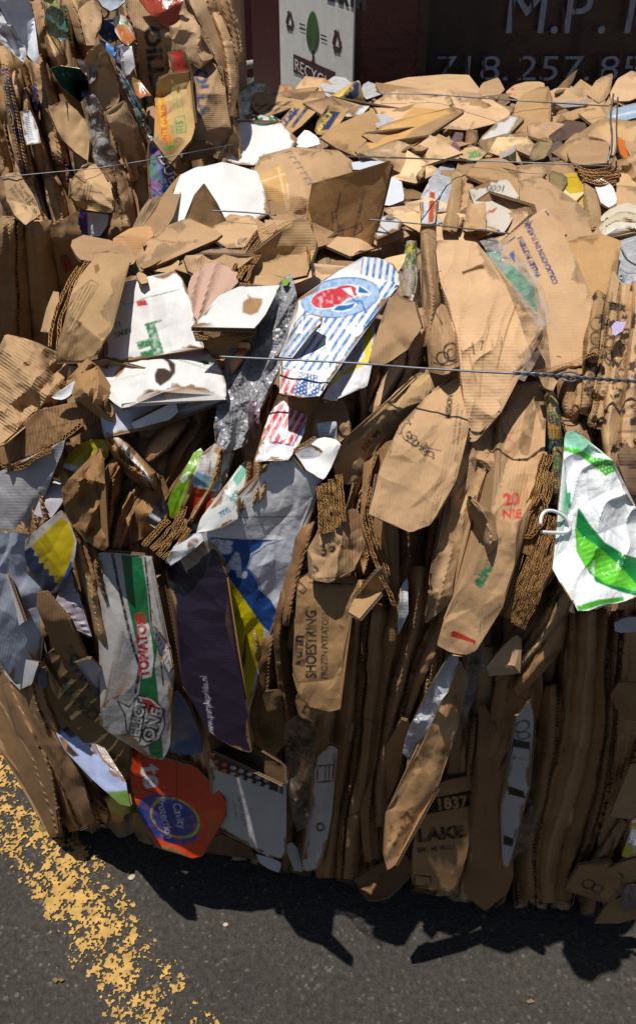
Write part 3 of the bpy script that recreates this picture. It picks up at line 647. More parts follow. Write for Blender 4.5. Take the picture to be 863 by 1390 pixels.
PB('cardboard_flap', 'curved-topped brown flap at the head of the dark gap', 'cardboard', [(73, 302), (80, 298), (104, 299), (108, 286), (112, 300), (112, 350), (104, 400), (84, 400)], col=K2, h=6.5)
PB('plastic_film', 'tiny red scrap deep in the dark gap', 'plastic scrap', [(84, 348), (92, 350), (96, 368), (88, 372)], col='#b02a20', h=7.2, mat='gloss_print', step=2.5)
# loose folds that fill the rest of the face, leaning down to the right like the traced ones
rB = random.Random(11)
FILL_B = []
for r, y0 in enumerate((-20, 60, 140, 215)):
    for i in range(20):
        x0 = -50 + i * 18.5 + rB.uniform(-6, 6)
        lnB = [(x0 + y0 * .26, y0 + rB.uniform(-10, 10)), (x0 + y0 * .26 + 12 + rB.uniform(-4, 4), y0 + 50), (x0 + y0 * .26 + 26 + rB.uniform(-5, 5), y0 + 104)]
        if lnB[1][0] > 316 - max(0, y0 - 180) * .3: continue
        s_ = RB('cardboard_fold', '', 'cardboard', lnB, [rB.uniform(14, 24), rB.uniform(20, 32), rB.uniform(14, 26)], col=rB.choice([K1, K2, K3, K4, K1]), h=rB.uniform(.5, 3.6), pk=rB.uniform(-.6, .6), depth=rB.uniform(1.6, 3.6), pw=rB.choice([1, 1.4, 3.5, 5]), hero=False, step=4.2, seed=rB.randrange(60000), tvar=.15, thick=3)
        if s_: s_['where'] = 'B'
# ================================================================== TOP AND REAR OF THE MAIN STACK
GR = 'waste pressed into the rear bales on top'
def PM(name, label, cat, pts, **kw):
    kw.setdefault('group', GM); return piece(name, label, cat, pts, **kw)
def RM(name, label, cat, line, w, **kw):
    kw.setdefault('group', GM); return ribbon(name, label, cat, line, w, **kw)
def PR(name, label, cat, pts, **kw):
    soft = 'film' in name or 'bag' in name or 'glove' in name
    kw.setdefault('jag', 2.6 if soft else 1.6); kw.setdefault('wob', .13 if soft else .035)
    kw.setdefault('group', GR); kw.setdefault('step', 3.4); kw.setdefault('k', .5); return piece(name, label, cat, pts, **kw)
def RR(name, label, cat, line, w, **kw):
    kw.setdefault('group', GR); kw.setdefault('step', 3.4); return ribbon(name, label, cat, line, w, **kw)
UP = (.1, -.45, .9)
# far edge
PR('plastic_bag', 'clear bag with green print at the far corner beside the rear left bale', 'plastic bag', [(303, 160), (308, 146), (322, 132), (340, 124), (360, 116), (368, 124), (350, 140), (340, 156), (318, 168), (305, 176)], col='#c4cec8', h=6, mat='milky_film', crumple=2.5, thick=.6, step=2.2, short='clear bag with green print',
   prints=[('poly', [(345, 134), (366, 118), (368, 124), (350, 140)], '#2f9a3c'), ('blotch', 8, .3, '#2a8a38'), ('poly', [(306, 146), (320, 142), (324, 166), (308, 168)], '#1f7a38')])
PR('printed_carton', 'small carton with black and white brush pattern beside the clear bag', 'carton', [(322, 160), (334, 154), (352, 158), (376, 160), (380, 168), (370, 170), (340, 170), (324, 168)], col='#e6e6e2', h=6.4, step=1.4, mat='gloss_print', prints=[('blotch', 4, .0, '#181818'), ('blotch', 9, .6, '#3a9a44')])
PR('cardboard_carton', 'flattened carton with dark printed bars behind the white panel', 'carton', [(343, 138), (366, 130), (412, 134), (400, 146), (380, 156), (344, 150)], col=K1, h=4.6, step=1.6, short='dark barred carton', prints=[('stripes', [(346, 140), (400, 137), (394, 146), (380, 153), (348, 149)], 32, 7, .45, '#4a3c28'), ('line', [(346, 144), (398, 142)], 1, '#3a2c1c')])
PR('cardboard_flap', 'tan flap with a small red rose print near the far edge', 'cardboard', [(368, 122), (380, 114), (398, 120), (400, 132), (374, 132)], col=K1, h=5, prints=[('blotch', 4, .3, '#b04a34', [(384, 118), (396, 120), (395, 130), (384, 128)])], step=2)
PR('cardboard_flap', 'curved tan flap in front of the white recycling sign', 'cardboard', [(398, 130), (406, 112), (428, 106), (446, 108), (452, 118), (440, 132), (412, 134)], col=K3, h=5.4, short='curved tan flap', n=(.1, -.5, .85), k=.5)
PR('plastic_film', 'crumpled white film on the far edge below the white sign', 'plastic film', [(440, 114), (456, 108), (476, 106), (480, 114), (470, 126), (454, 130), (444, 124)], col='#e6e8ee', h=6.6, mat='milky_film', crumple=2.4, thick=.6)
PR('cardboard_carton', 'navy and yellow banded carton standing on the far edge', 'carton', [(434, 150), (456, 146), (462, 134), (486, 106), (492, 120), (494, 136), (470, 142), (450, 152)], col='#c0a050', h=7, step=1.5, short='navy and yellow banded carton', n=(.2, -.8, .55), k=.6,
   prints=[('poly', [(452, 146), (482, 110), (488, 112), (486, 130), (462, 146)], '#2c3a62'), ('text', 'LATU', 459, 143, 9, 46, '#d8bc48', dict(bold=.05))])
PR('cardboard_carton', 'carton with blue and yellow EMILY lettering', 'carton', [(425, 178), (436, 160), (446, 146), (472, 148), (464, 160), (452, 176), (440, 184), (430, 184)], col='#bf9a54', h=6.4, step=1.4, short='EMILY carton', n=(.1, -.7, .7), k=.6,
   prints=[('poly', [(426, 178), (444, 150), (462, 152), (446, 176)], '#2c3a62'), ('text', 'EMILY', 433, 178, 8, 52, '#d8bc48', dict(bold=.06))])
PR('cardboard_carton', 'second navy striped carton left of the EMILY carton', 'carton', [(380, 172), (396, 146), (430, 130), (442, 138), (420, 152), (404, 176), (390, 178)], col='#bb9656', h=5.4, step=1.5, short='navy striped carton', prints=[('stripes', [(384, 172), (400, 148), (424, 146), (402, 174)], 52, 9, .5, '#2c3a62'), ('text', 'YVV', 386, 170, 10, 40, '#2c3a62', dict(bold=.05))])
PR('plastic_film', 'glassy clear film scrap on the far edge right of the navy cartons', 'plastic film', [(494, 118), (502, 112), (514, 111), (517, 122), (512, 130), (497, 136)], col='#dde0e4', h=6.5, mat='milky_film', crumple=3, thick=.6)
PR('paper_sheet', 'curved white paper below the navy and yellow banded carton', 'paper', [(464, 152), (480, 150), (505, 136), (504, 142), (490, 156), (472, 158)], col='#dcdee4', h=6, mat='white_board')
PR('cardboard_sheet', 'long flat cardboard sheet along the far edge', 'cardboard', [(515, 116), (560, 110), (600, 108), (636, 98), (655, 126), (600, 130), (520, 126)], col=K3, h=4.5, short='long flat far sheet', n=(-.05, -.35, .93), crumple=.6)
PR('cardboard_sheet', 'big tan sheet printed ETER with small dark marks', 'carton', [(505, 142), (560, 130), (640, 130), (688, 156), (666, 168), (620, 172), (574, 166), (524, 172)], col=K3, h=6.4, step=1.7, short='sheet printed ETER', n=(.0, -.45, .9), crumple=.7,
   prints=[('text', 'ETER', 603, 132, 6.5, -62, '#3a3026', dict(bold=.04, sx=1.1)), ('text', '3711', 617, 131, 6, -60, '#3a3026', dict(bold=.04)), ('line', [(590, 130), (600, 129)], 3, '#3a3026'), ('poly', [(560, 145), (600, 150), (560, 170), (540, 165)], '#bb9058')])
PR('cardboard_sheet', 'broad plain sheet tilting down left of the taped sheet', 'cardboard', [(434, 182), (470, 164), (504, 150), (520, 164), (506, 188), (486, 208), (460, 196)], col=K2, h=5.4, short='broad plain sheet', n=(.1, -.45, .88), crumple=.7)
PR('cardboard_sheet', 'kraft sheet with a shiny strip of packing tape', 'cardboard', [(482, 210), (500, 186), (540, 162), (600, 150), (622, 148), (600, 164), (566, 184), (544, 208), (520, 212)], col=K2, h=7, step=2, short='taped sheet', n=(.0, -.5, .87), crumple=.8,
   prints=[('poly', [(498, 196), (520, 172), (600, 148), (612, 152), (560, 176), (530, 206), (505, 206)], '#c79a5c')])
PR('plastic_film', 'small white wrapper scrap on the broad plain sheet', 'wrapper', [(510, 158), (524, 160), (530, 168), (524, 174), (512, 172)], col='#dde2ee', h=7.6, mat='milky_film', thick=.6)
for i, (ln, w, c) in enumerate([([(560, 176), (566, 190), (558, 214)], [16, 22, 18], K1), ([(584, 172), (586, 192), (578, 214)], [14, 20, 18], K3), ([(606, 176), (604, 194), (596, 210)], [12, 14, 12], K1), ([(622, 178), (618, 196), (610, 216)], [14, 16, 14], '#6d4a66'), ([(640, 176), (640, 190), (634, 206)], [14, 18, 14], K4)]):
    RR('cardboard_fold', ('leftmost', 'second', 'third', 'purplish fourth', 'rightmost')[i] + ' crushed roll in the hollow under the ETER sheet', 'cardboard', ln, w, col=c, h=2 + i * .4, depth=4, group='crushed rolls in the hollow under the printed sheet')
PR('cardboard_flap', 'dark-bottomed flap curling over the hollow under the ETER sheet', 'cardboard', [(552, 192), (562, 182), (598, 174), (600, 184), (590, 198), (564, 206)], col=K2, h=4.6)
PR('white_cardboard', 'white triangular board under the sheet printed ETER', 'white board', [(648, 196), (660, 176), (690, 160), (710, 157), (698, 172), (680, 190), (662, 206)], col='#dad7d4', h=6, mat='white_board', short='white triangular board', n=(-.3, -.5, .8))
PR('cardboard_carton', 'rounded flap with green digits 205 in the hollow', 'carton', [(622, 214), (630, 203), (646, 198), (660, 204), (658, 212), (640, 218)], col='#c4ae84', h=6.2, step=1.4, prints=[('text', '205', 634, 216, 9, 12, '#3a8a4a', dict(bold=.05, shear=.2))])
PR('plastic_film', 'grey clear film beside the white triangular board', 'plastic film', [(676, 206), (682, 190), (696, 182), (700, 196), (692, 212), (682, 218)], col='#b8b8ba', h=6.6, mat='milky_film', crumple=2.5, thick=.6)
PR('cardboard_sheet', 'large triangular tan flap bending over a hollow on the right', 'cardboard', [(694, 216), (696, 190), (712, 176), (700, 150), (706, 132), (738, 126), (748, 172), (726, 184), (708, 200), (700, 216)], col=K2, h=8, short='large triangular flap', n=(-.1, -.55, .83), folds=[(694, 176, 750, 150, .6, -.4, 6)])
PR('cardboard_flap', 'small upright flap in front of the stencilled container', 'cardboard', [(646, 126), (656, 112), (676, 107), (684, 124), (672, 134)], col=K1, h=6)
PR('cardboard_flap', 'tan flap with red corner on the far edge', 'cardboard', [(688, 130), (694, 120), (716, 110), (734, 112), (738, 128), (706, 134)], col=K3, h=5.5, step=2, prints=[('blotch', 5, .3, '#c04a40', [(682, 116), (700, 116), (700, 130), (682, 130)])])
PR('cardboard_flap', 'sharp upright splinter of board above the far wire', 'cardboard', [(752, 124), (768, 110), (782, 96), (776, 112), (764, 126)], col=KD, h=6)
PR('plastic_film', 'dusty white film on the far edge below the digits', 'plastic film', [(740, 128), (750, 116), (772, 114), (786, 120), (800, 126), (788, 136), (760, 134)], col='#b4b4b8', h=6, mat='milky_film', crumple=2.5, thick=.6)
PR('cardboard_flap', 'folded tan flap on the far edge, right of the dusty film', 'cardboard', [(798, 128), (806, 112), (826, 102), (832, 112), (822, 130), (812, 138)], col=K1, h=6.2)
PR('cardboard_sheet', 'rounded tan sheet at the far right corner', 'cardboard', [(828, 124), (838, 108), (858, 100), (870, 104), (870, 130), (846, 136), (830, 134)], col=K3, h=6.6, n=(0, -.6, .8), k=.5)
PR('cardboard_sheet', 'tan sheet with faint dark dashes under the far wire', 'cardboard', [(776, 146), (790, 132), (816, 134), (822, 150), (818, 176), (806, 166), (792, 160)], col=K1, h=6.4, step=2, prints=[('line', [(792, 150), (806, 148)], 2, '#4a3a28')], short='dashed tan sheet')
PR('cardboard_sheet', 'wide sheet sloping below the dashed tan sheet', 'cardboard', [(766, 196), (778, 182), (800, 186), (824, 192), (826, 216), (800, 220), (776, 222)], col=K2, h=5.4, step=2, short='wide sloping sheet', prints=[('line', [(800, 187), (822, 190)], 5, '#4a3422')])
PR('plastic_film', 'dull mauve rag pressed beside the large triangular flap', 'cloth', [(750, 178), (764, 168), (786, 164), (792, 172), (774, 184), (756, 186)], col='#5a4440', h=6, crumple=2)
PR('cardboard_roll', 'curled grey-green board rolled in the hollow under the large triangular flap', 'cardboard', [(716, 214), (722, 198), (736, 186), (748, 188), (742, 206), (726, 220)], col='#8a8458', h=5)
PR('plastic_film', 'grey-brown film crushed right of the curled grey-green board', 'plastic film', [(744, 206), (750, 190), (764, 194), (768, 210), (752, 222)], col='#7a6a60', h=4.6, mat='milky_film', crumple=2, thick=.6)
PR('plastic_strip', 'bright orange panel standing by the wire bundle', 'plastic sheet', [(834, 184), (840, 176), (848, 192), (856, 216), (850, 220), (842, 206)], col='#d2702c', h=7, mat='gloss_print', short='bright orange panel')
PR('printed_carton', 'pale blue and white carton at the right edge by the wire bundle', 'carton', [(826, 156), (838, 148), (870, 142), (870, 158), (838, 164), (828, 168)], col='#a9c4dc', h=6.8, step=2, mat='gloss_print', prints=[('line', [(832, 158), (868, 150)], 3, '#f0f2f4')])
PR('cardboard_sheet', 'tan sheet behind the bright orange panel', 'cardboard', [(836, 172), (866, 160), (870, 200), (858, 214), (846, 190)], col=K1, h=5.8)
# between the rear wires
PR('plastic_film', 'crumpled clear film catching light right of the printed brown flap', 'plastic film', [(588, 300), (590, 262), (592, 234), (606, 226), (620, 226), (612, 250), (606, 296)], col='#ccd2dc', h=7, mat='milky_film', crumple=3, thick=.6, short='crumpled shining film')
PR('printed_carton', 'white carton strip with orange and blue bands beside the shining film', 'carton', [(572, 302), (577, 260), (586, 246), (594, 250), (590, 300)], col='#d8d8dc', h=6.4, step=1.8, mat='gloss_print', prints=[('poly', [(583, 256), (591, 252), (588, 302), (581, 302)], '#c2562a'), ('poly', [(592, 270), (598, 270), (596, 302), (590, 302)], '#3a6a9a')])
RR('cardboard_fold', 'upright tan board right of the shining film', 'cardboard', [(618, 232), (616, 265), (610, 312)], [18, 20, 22], col=K2, h=7, short='upright tan board')
RR('cardboard_fold', 'second upright tan board next to the white ledger carton', 'cardboard', [(636, 224), (634, 255), (628, 285), (618, 312)], [18, 18, 12, 10], col=K1, h=6.2)
PR('cardboard_carton', 'pale carton marked 1000 with red and green print', 'carton', [(640, 254), (656, 248), (690, 246), (704, 270), (696, 296), (688, 314), (660, 312), (654, 292), (646, 270)], col='#cfc6b8', h=7.2, step=1.4, mat='white_board', short='pale carton marked 1000', n=(0, -.6, .8),
   prints=[('text', '1000', 687, 252, 9, 176, '#55504a', dict(shear=.2)), ('text', 'ETALIM', 688, 266, 5.5, 170, '#b83c38', dict(bold=.04)), ('line', [(658, 292), (664, 286), (668, 288), (672, 284), (662, 290), (674, 282)], 2, '#c03a38'), ('poly', [(656, 294), (661, 300), (659, 312), (655, 310)], '#2f7a4a')])
PR('cardboard_flap', 'torn shredded tan strips leaning on the pale carton marked 1000', 'cardboard', [(630, 312), (634, 280), (640, 266), (650, 274), (658, 270), (652, 290), (656, 312)], col=K1, h=8, crumple=2, jag=3, ncre=8)
PR('cardboard_flap', 'curved tan flap arching above the pale carton marked 1000', 'cardboard', [(640, 240), (650, 222), (680, 216), (700, 228), (708, 262), (700, 270), (692, 246), (664, 246)], col=K2, h=6.6)
PR('cardboard_sheet', 'large plain tan sheet sloping right of the pale carton marked 1000', 'cardboard', [(706, 254), (734, 240), (764, 262), (812, 322), (756, 324), (730, 300), (706, 282)], col=K1, h=7, n=(-.1, -.45, .88), crumple=.7, short='plain sloping sheet', step=3, prints=[('line', [(716, 252), (744, 258), (760, 280)], 1, '#8a683c')])
PR('cardboard_sheet', 'pinkish tan strip with a worn patch above the pallet pattern board', 'cardboard', [(702, 286), (720, 268), (752, 288), (770, 316), (758, 324), (730, 306)], col='#b98a66', h=7.6, crumple=1.1)
PR('cardboard_flap', 'ragged tan flap above the plain sloping sheet', 'cardboard', [(706, 250), (700, 232), (728, 222), (742, 230), (736, 242)], col=K1, h=6, crumple=1.5)
PR('plastic_bag', 'yellow crinkled bag wedged at the right of the rear top', 'plastic bag', [(756, 238), (766, 230), (778, 230), (786, 248), (794, 272), (788, 284), (776, 272), (764, 256)], col='#c9a92e', h=6.8, mat='bag_plastic', crumple=2.4, thick=.8, short='yellow crinkled bag', step=2, prints=[('blotch', 11, .35, '#c0a060')])
PR('work_glove', 'olive grey knitted strip beside the yellow crinkled bag', 'cloth', [(742, 240), (754, 232), (764, 240), (766, 256), (758, 262), (750, 252)], col='#7d7a4e', h=7.2, wave=(70, 8, 3))
RR('cardboard_fold', 'upright narrow plank of board right of the yellow crinkled bag', 'cardboard', [(792, 232), (800, 262), (808, 312)], [16, 18, 16], col=K1, h=7.6, short='upright narrow plank', depth=2)
PR('white_cardboard', 'white curled plastic ring beside the upright narrow plank', 'plastic', [(806, 244), (820, 244), (832, 258), (836, 276), (826, 282), (816, 272), (822, 262), (808, 254)], col='#e4e4e8', h=7, mat='bag_plastic')
PR('cardboard_sheet', 'broad rounded tan flap at the right edge below the wire bundle', 'cardboard', [(832, 244), (842, 228), (862, 208), (872, 210), (872, 262), (852, 262), (838, 256)], col=K1, h=7.2, n=(-.2, -.6, .75), k=.6, wave=(25, 22, 5))
flute('bundle of crushed corrugated edges below the far right wires', [[(780, 224), (800, 230), (840, 226)], [(784, 230), (806, 236), (842, 232)], [(786, 237), (808, 243), (840, 238)], [(790, 244), (812, 249), (836, 245)]], h=7.5, group=GR, amp=1.6, period=6, lw=.8)
for i, (y, c) in enumerate([(286, '#d8cdb4'), (296, '#cfc2a4'), (306, '#e0d8c6')]):
    RR('paper_roll', ('topmost', 'middle', 'lowest')[i] + ' layer of the curled cream paper roll at the right edge', 'paper', [(812, y + 16), (830, y + 2), (850, y - 3), (872, y + 4)], [8, 12, 12], col=c, h=7.5 + i * .6, mat='white_board', depth=2, group='curled cream paper layers')
PR('plastic_bag', 'crinkled silvery-white bag at the right edge above the ornate cartons', 'plastic bag', [(834, 336), (844, 322), (868, 316), (872, 380), (860, 390), (846, 382), (838, 362)], col='#c8ccd2', h=7.5, mat='milky_film', crumple=3, ncre=9, thick=.6, short='silvery-white bag')

# white panels and tape box on the left of the top
PM('white_cardboard', 'large white plastic-coated board lying left of the tape-sealed carton', 'white board', [(216, 322), (228, 280), (246, 236), (262, 228), (300, 222), (330, 226), (346, 232), (366, 285), (345, 298), (318, 300), (300, 292), (270, 300), (240, 330)], col='#efedea', h=4.5, mat='white_board', short='large white board', n=(.05, -.25, .96), k=.75, step=3.4, crumple=1.2)
PM('white_cardboard', 'second curved white board resting above the large white board', 'white board', [(302, 170), (322, 166), (350, 168), (382, 170), (396, 182), (400, 192), (392, 204), (360, 210), (345, 219), (318, 218), (305, 214)], col='#f0eeec', h=7.4, mat='white_board', short='second curved white board', n=(.05, -.35, .93), k=.8, step=3.2)
PM('plastic_film', 'torn white film tail at the right end of the second white board', 'plastic film', [(394, 196), (408, 188), (414, 176), (432, 188), (436, 196), (424, 200), (404, 201)], col='#f2f2f4', h=8, mat='bag_plastic', crumple=2, thick=.8)
PM('cardboard_carton', 'kraft carton with clear tape and a row of dark chevrons', 'carton', [(341, 240), (356, 222), (388, 204), (430, 200), (462, 208), (486, 226), (484, 236), (452, 246), (428, 254), (418, 292), (384, 290), (366, 276), (350, 256)], col=K1, h=9.5, step=1.8, short='chevron taped carton', n=(.05, -.45, .88), k=.6, crumple=1.4,
   prints=[('line', [(388 + i * 5, 207 + i * 7.2), (395 + i * 5, 205 + i * 7.2), (397 + i * 5, 209 + i * 7.2)], 1.6, '#4a545e') for i in range(7)] + [('poly', [(350, 240), (384, 222), (396, 280), (366, 276)], '#c49a62'), ('line', [(356, 246), (386, 236)], 2, '#dcc39a'), ('line', [(378, 228), (390, 284)], 2.5, '#d8bd90'), ('line', [(390, 250), (392, 282)], 2, '#dcc39a')])
PM('cardboard_flap', 'upright triangular brown flap in front of the large white board', 'cardboard', [(247, 306), (262, 278), (275, 251), (290, 276), (306, 302), (284, 312), (262, 312)], col=K4, h=8, n=(-.45, -.85, .1), k=1.0, short='upright triangular flap')
PM('cardboard_flap', 'big curled tan flap with worn edge above the green-lettered white box', 'cardboard', [(181, 362), (196, 340), (212, 320), (236, 310), (262, 303), (290, 308), (304, 318), (296, 327), (262, 330), (238, 336), (212, 348), (196, 364), (186, 368)], col=K1, h=9, step=1.9, short='big curled tan flap', n=(0, -.45, .9), k=.6,
   prints=[('text', 'mxnshurn zo', 232, 336, 5, 12, '#4a3c2a', dict(shear=.3)), ('line', [(214, 326), (250, 331)], 1.2, '#5a4730')])
PM('cardboard_flap', 'sunlit tan flap marked 007 right of the curled flap', 'cardboard', [(286, 312), (300, 300), (330, 292), (350, 296), (348, 312), (330, 330), (300, 334)], col=K3, h=7, step=1.8, short='flap marked 007', prints=[('text', '007', 336, 322, 7, 192, '#4a4a50', dict(bold=.03))])
PM('cardboard_flap', 'torn strip of tan board left of the printed brown flap', 'cardboard', [(336, 374), (342, 352), (362, 330), (392, 305), (418, 296), (424, 340), (414, 370), (388, 380), (362, 376)], col=K1, h=8.5, short='torn tan board', n=(.0, -.5, .87), k=.6, crumple=1.2, jag=2)
for i in range(1):
    flute('curled bundle of exposed corrugation above the pink wrap', [[(322, 376), (334, 348), (352, 322), (382, 306), (404, 300)], [(327, 380), (340, 352), (358, 328), (386, 312), (404, 306)], [(333, 382), (346, 356), (364, 334), (390, 318)], [(316, 366), (328, 342), (346, 318), (374, 303)]], h=10, amp=1.9, period=6.5, lw=.9, group=GM)
PM('cardboard_sheet', 'brown flap standing upright with navy line drawings', 'carton', [(423, 252), (470, 240), (532, 220), (520, 268), (508, 312), (497, 348), (470, 362), (446, 374), (415, 361), (416, 300)], col='#a9824f', h=14, step=1.3, short='upright flap with navy drawings', bend=.15, tear=.4, n=(-.62, -.78, .02), k=1.0, crumple=.35, jag=.8, curl=.4,
   prints=[('loop', [(425, 330), (430, 322), (440, 320), (480, 308), (490, 303), (492, 312), (484, 318), (442, 332), (432, 338)], 1.6, '#2f3350'), ('loop', [(450, 288), (456, 286), (457, 302), (466, 318), (464, 336), (456, 338), (450, 322), (452, 304)], 1.2, '#2f3350'),
           ('line', [(462, 262), (457, 286)], 1.4, '#2f3350'), ('line', [(459, 338), (452, 366)], 1.4, '#2f3350'), ('stripes', [(456, 306), (468, 303), (466, 322), (458, 324)], 95, 3, .45, '#2f3350'),
           ('text', 'THIS SIDE FIRST', 482, 326, 4.2, 79, '#2f3350', dict(bold=.03)), ('text', 'KEEP COOL', 490, 290, 4.2, 79, '#2f3350', dict(bold=.03)), ('text', 'HANDLE', 455, 366, 3.8, 77, '#2f3350')])
flute('split corrugated edge on the left side of the flap with navy drawings', [[(424, 254), (419, 300), (418, 345), (414, 362)]], h=14.2, amp=1.4, period=6, lw=.8, group=GM)
PM('paper_sheet', 'white folded paper right of the flap with navy drawings', 'paper', [(516, 252), (530, 240), (545, 246), (548, 260), (549, 272), (530, 278), (514, 276)], col='#dfe3ea', h=8, mat='white_board')
PM('paper_sheet', 'thin white strip peeking above the flap with navy drawings', 'paper', [(478, 220), (515, 219), (524, 222), (500, 228), (480, 230)], col='#d4dae4', h=6.5, mat='white_board')
PM('crushed_can', 'crushed white drinks can with a dark mouth above the baling wire', 'can', [(508, 318), (516, 300), (530, 290), (544, 300), (540, 312), (522, 320), (512, 326)], col='#dedede', h=8, mat='gloss_print', crumple=2, step=2, prints=[('ell', 530, 296, 8, 4, 20, '#2a2220')])
# pinkish wrap
PM('plastic_film', 'pinkish brown translucent wrap bunched in folds', 'plastic film', [(257, 398), (262, 372), (280, 356), (298, 354), (324, 374), (322, 384), (306, 398), (288, 420), (272, 442), (262, 424)], col='#c2a08c', h=8.5, mat='bag_plastic', crumple=1.6, wave=(62, 26, 9), bend=0, thick=.8, step=3, short='pinkish brown wrap')
PM('plastic_film', 'dull translucent wrap over the corrugation above the pinkish wrap', 'plastic film', [(262, 352), (290, 336), (330, 328), (344, 338), (330, 362), (318, 372), (298, 354), (276, 356)], col='#b09a84', h=7.6, mat='milky_film', crumple=1.6, thick=.6)
PM('cardboard_flap', 'rounded tan scrap under the white flap with a torn brown patch', 'cardboard', [(325, 386), (332, 376), (362, 374), (384, 380), (384, 396), (366, 402), (340, 398)], col=K1, h=7)
PM('white_cardboard', 'white flap with a torn brown patch shaped like a mitten', 'white board', [(261, 443), (280, 424), (298, 404), (312, 396), (326, 390), (378, 388), (368, 410), (352, 438), (346, 445), (320, 443), (290, 440)], col='#e9e8e6', h=12, mat='white_board', step=1.9, short='white flap with torn patch', n=(.15, -.3, .95), k=.9, crumple=.5, bend=.15, tear=.5, thick=5,
   prints=[('poly', [(329, 424), (330, 410), (338, 404), (336, 400), (342, 404), (356, 405), (356, 412), (350, 424), (340, 428)], '#a9825a')])
flute('corrugated edge hanging below the white flap with the torn patch', [[(262, 446), (300, 450), (335, 449), (348, 447)], [(264, 455), (290, 462), (318, 462), (336, 456), (348, 450)]], h=11, amp=1.8, period=8, group=GM)
PM('cardboard_flap', 'brown tray flap in shade under the white flap', 'cardboard', [(264, 450), (300, 452), (346, 448), (338, 462), (330, 478), (300, 486), (276, 470)], col=K4, h=8, n=(-.1, -.7, .6), k=.6)
RM('cardboard_fold', 'tan rolled fold with a reddish crease left of the bubble wrap', 'cardboard', [(334, 462), (324, 482), (312, 508)], [22, 24, 20], col='#b58458', h=9.5, depth=3, step=2.5, prints=[('blotch', 14, .5, '#a2523a')])
PM('bubble_wrap', 'long crumpled grey bubble wrap hanging beside the apple carton', 'bubble wrap', [(310, 472), (328, 446), (346, 420), (372, 402), (384, 378), (396, 372), (402, 392), (404, 416), (396, 452), (386, 492), (372, 512), (356, 540), (344, 572), (330, 604), (310, 612), (296, 604), (290, 572), (300, 540), (306, 512)], col='#8f9095', h=8.8, mat='bubble_film', crumple=1.5, rag=1.2, ncre=6, wave=(62, 30, 12), thick=1.2, step=3, short='grey bubble wrap')
PM('plastic_film', 'small bright green tag above the grey bubble wrap', 'plastic scrap', [(383, 380), (388, 377), (393, 381), (390, 387), (385, 386)], col='#7aa83a', h=12, mat='gloss_print', step=1.6)
PM('plastic_film', 'violet-pink crumpled film under the grey bubble wrap', 'plastic film', [(336, 548), (346, 540), (354, 552), (352, 590), (344, 600), (338, 576)], col='#a891a4', h=9, mat='milky_film', crumple=2, thick=.6)

PM('cardboard_flap', 'crumpled tan board corner between the comic-coloured carton and the large white board', 'cardboard', [(190, 334), (200, 300), (222, 262), (246, 236), (244, 268), (230, 300), (216, 326)], col=K2, h=3, crumple=1.6)
PM('cardboard_flap', 'dim brown board corner under the big curled tan flap', 'cardboard', [(176, 350), (190, 322), (220, 306), (244, 310), (230, 340), (196, 366)], col=K4, h=3.5, crumple=1.6)
# ================================================================== FRONT OF THE MAIN BALE
LF = (-.45, -.88, -.05)
# ---- upper left
PM('cardboard_flap', 'tall printed cardboard flap with peeled holes left of the green-lettered white box', 'carton', [(80, 484), (82, 448), (98, 398), (118, 360), (134, 345), (166, 344), (178, 352), (158, 372), (148, 400), (144, 440), (138, 470), (128, 482), (106, 488)], col=K1, h=9, step=1.7, short='tall printed flap', n=(-.05, -.62, .78), k=.7, crumple=1.3,
   prints=[('stripes', [(86, 440), (100, 402), (120, 384), (132, 388), (118, 412), (96, 450)], 62, 4.2, .33, '#4a3a26'), ('loop', [(84, 444), (100, 400), (124, 380), (134, 386), (118, 414), (94, 454)], 1.3, '#4a3a26'), ('poly', [(128, 360), (134, 358), (136, 366), (130, 372)], '#7a5630'), ('poly', [(104, 434), (112, 438), (108, 446)], '#6a4a28'), ('poly', [(118, 356), (122, 354), (118, 362)], '#7a5630')])
flute('double corrugated edge along the left side of the tall printed flap', [[(76, 484), (80, 446), (94, 402), (112, 366), (128, 346), (150, 342)], [(67, 470), (76, 430), (92, 390), (108, 362)]], h=9.6, amp=1.8, period=7, group=GM)
PM('cardboard_flap', 'narrow slat of board standing in the gap left of the tall printed flap', 'cardboard', [(60, 452), (66, 420), (72, 398), (80, 399), (76, 424), (66, 458)], col=K1, h=8, thick=5)
PM('cardboard_flap', 'horizontal curled flap bridging the dark gap', 'cardboard', [(97, 324), (120, 325), (150, 326), (176, 340), (184, 354), (170, 356), (150, 346), (124, 346), (108, 348), (98, 334)], col=K2, h=9, crumple=1.5, short='horizontal curled flap')
PM('cardboard_flap', 'smooth sunlit side panel at the head of the dark gap', 'cardboard', [(152, 326), (176, 314), (206, 306), (208, 316), (200, 332), (183, 356), (176, 342)], col='#c08c5c', h=7, n=(.1, -.85, .5), k=.8)
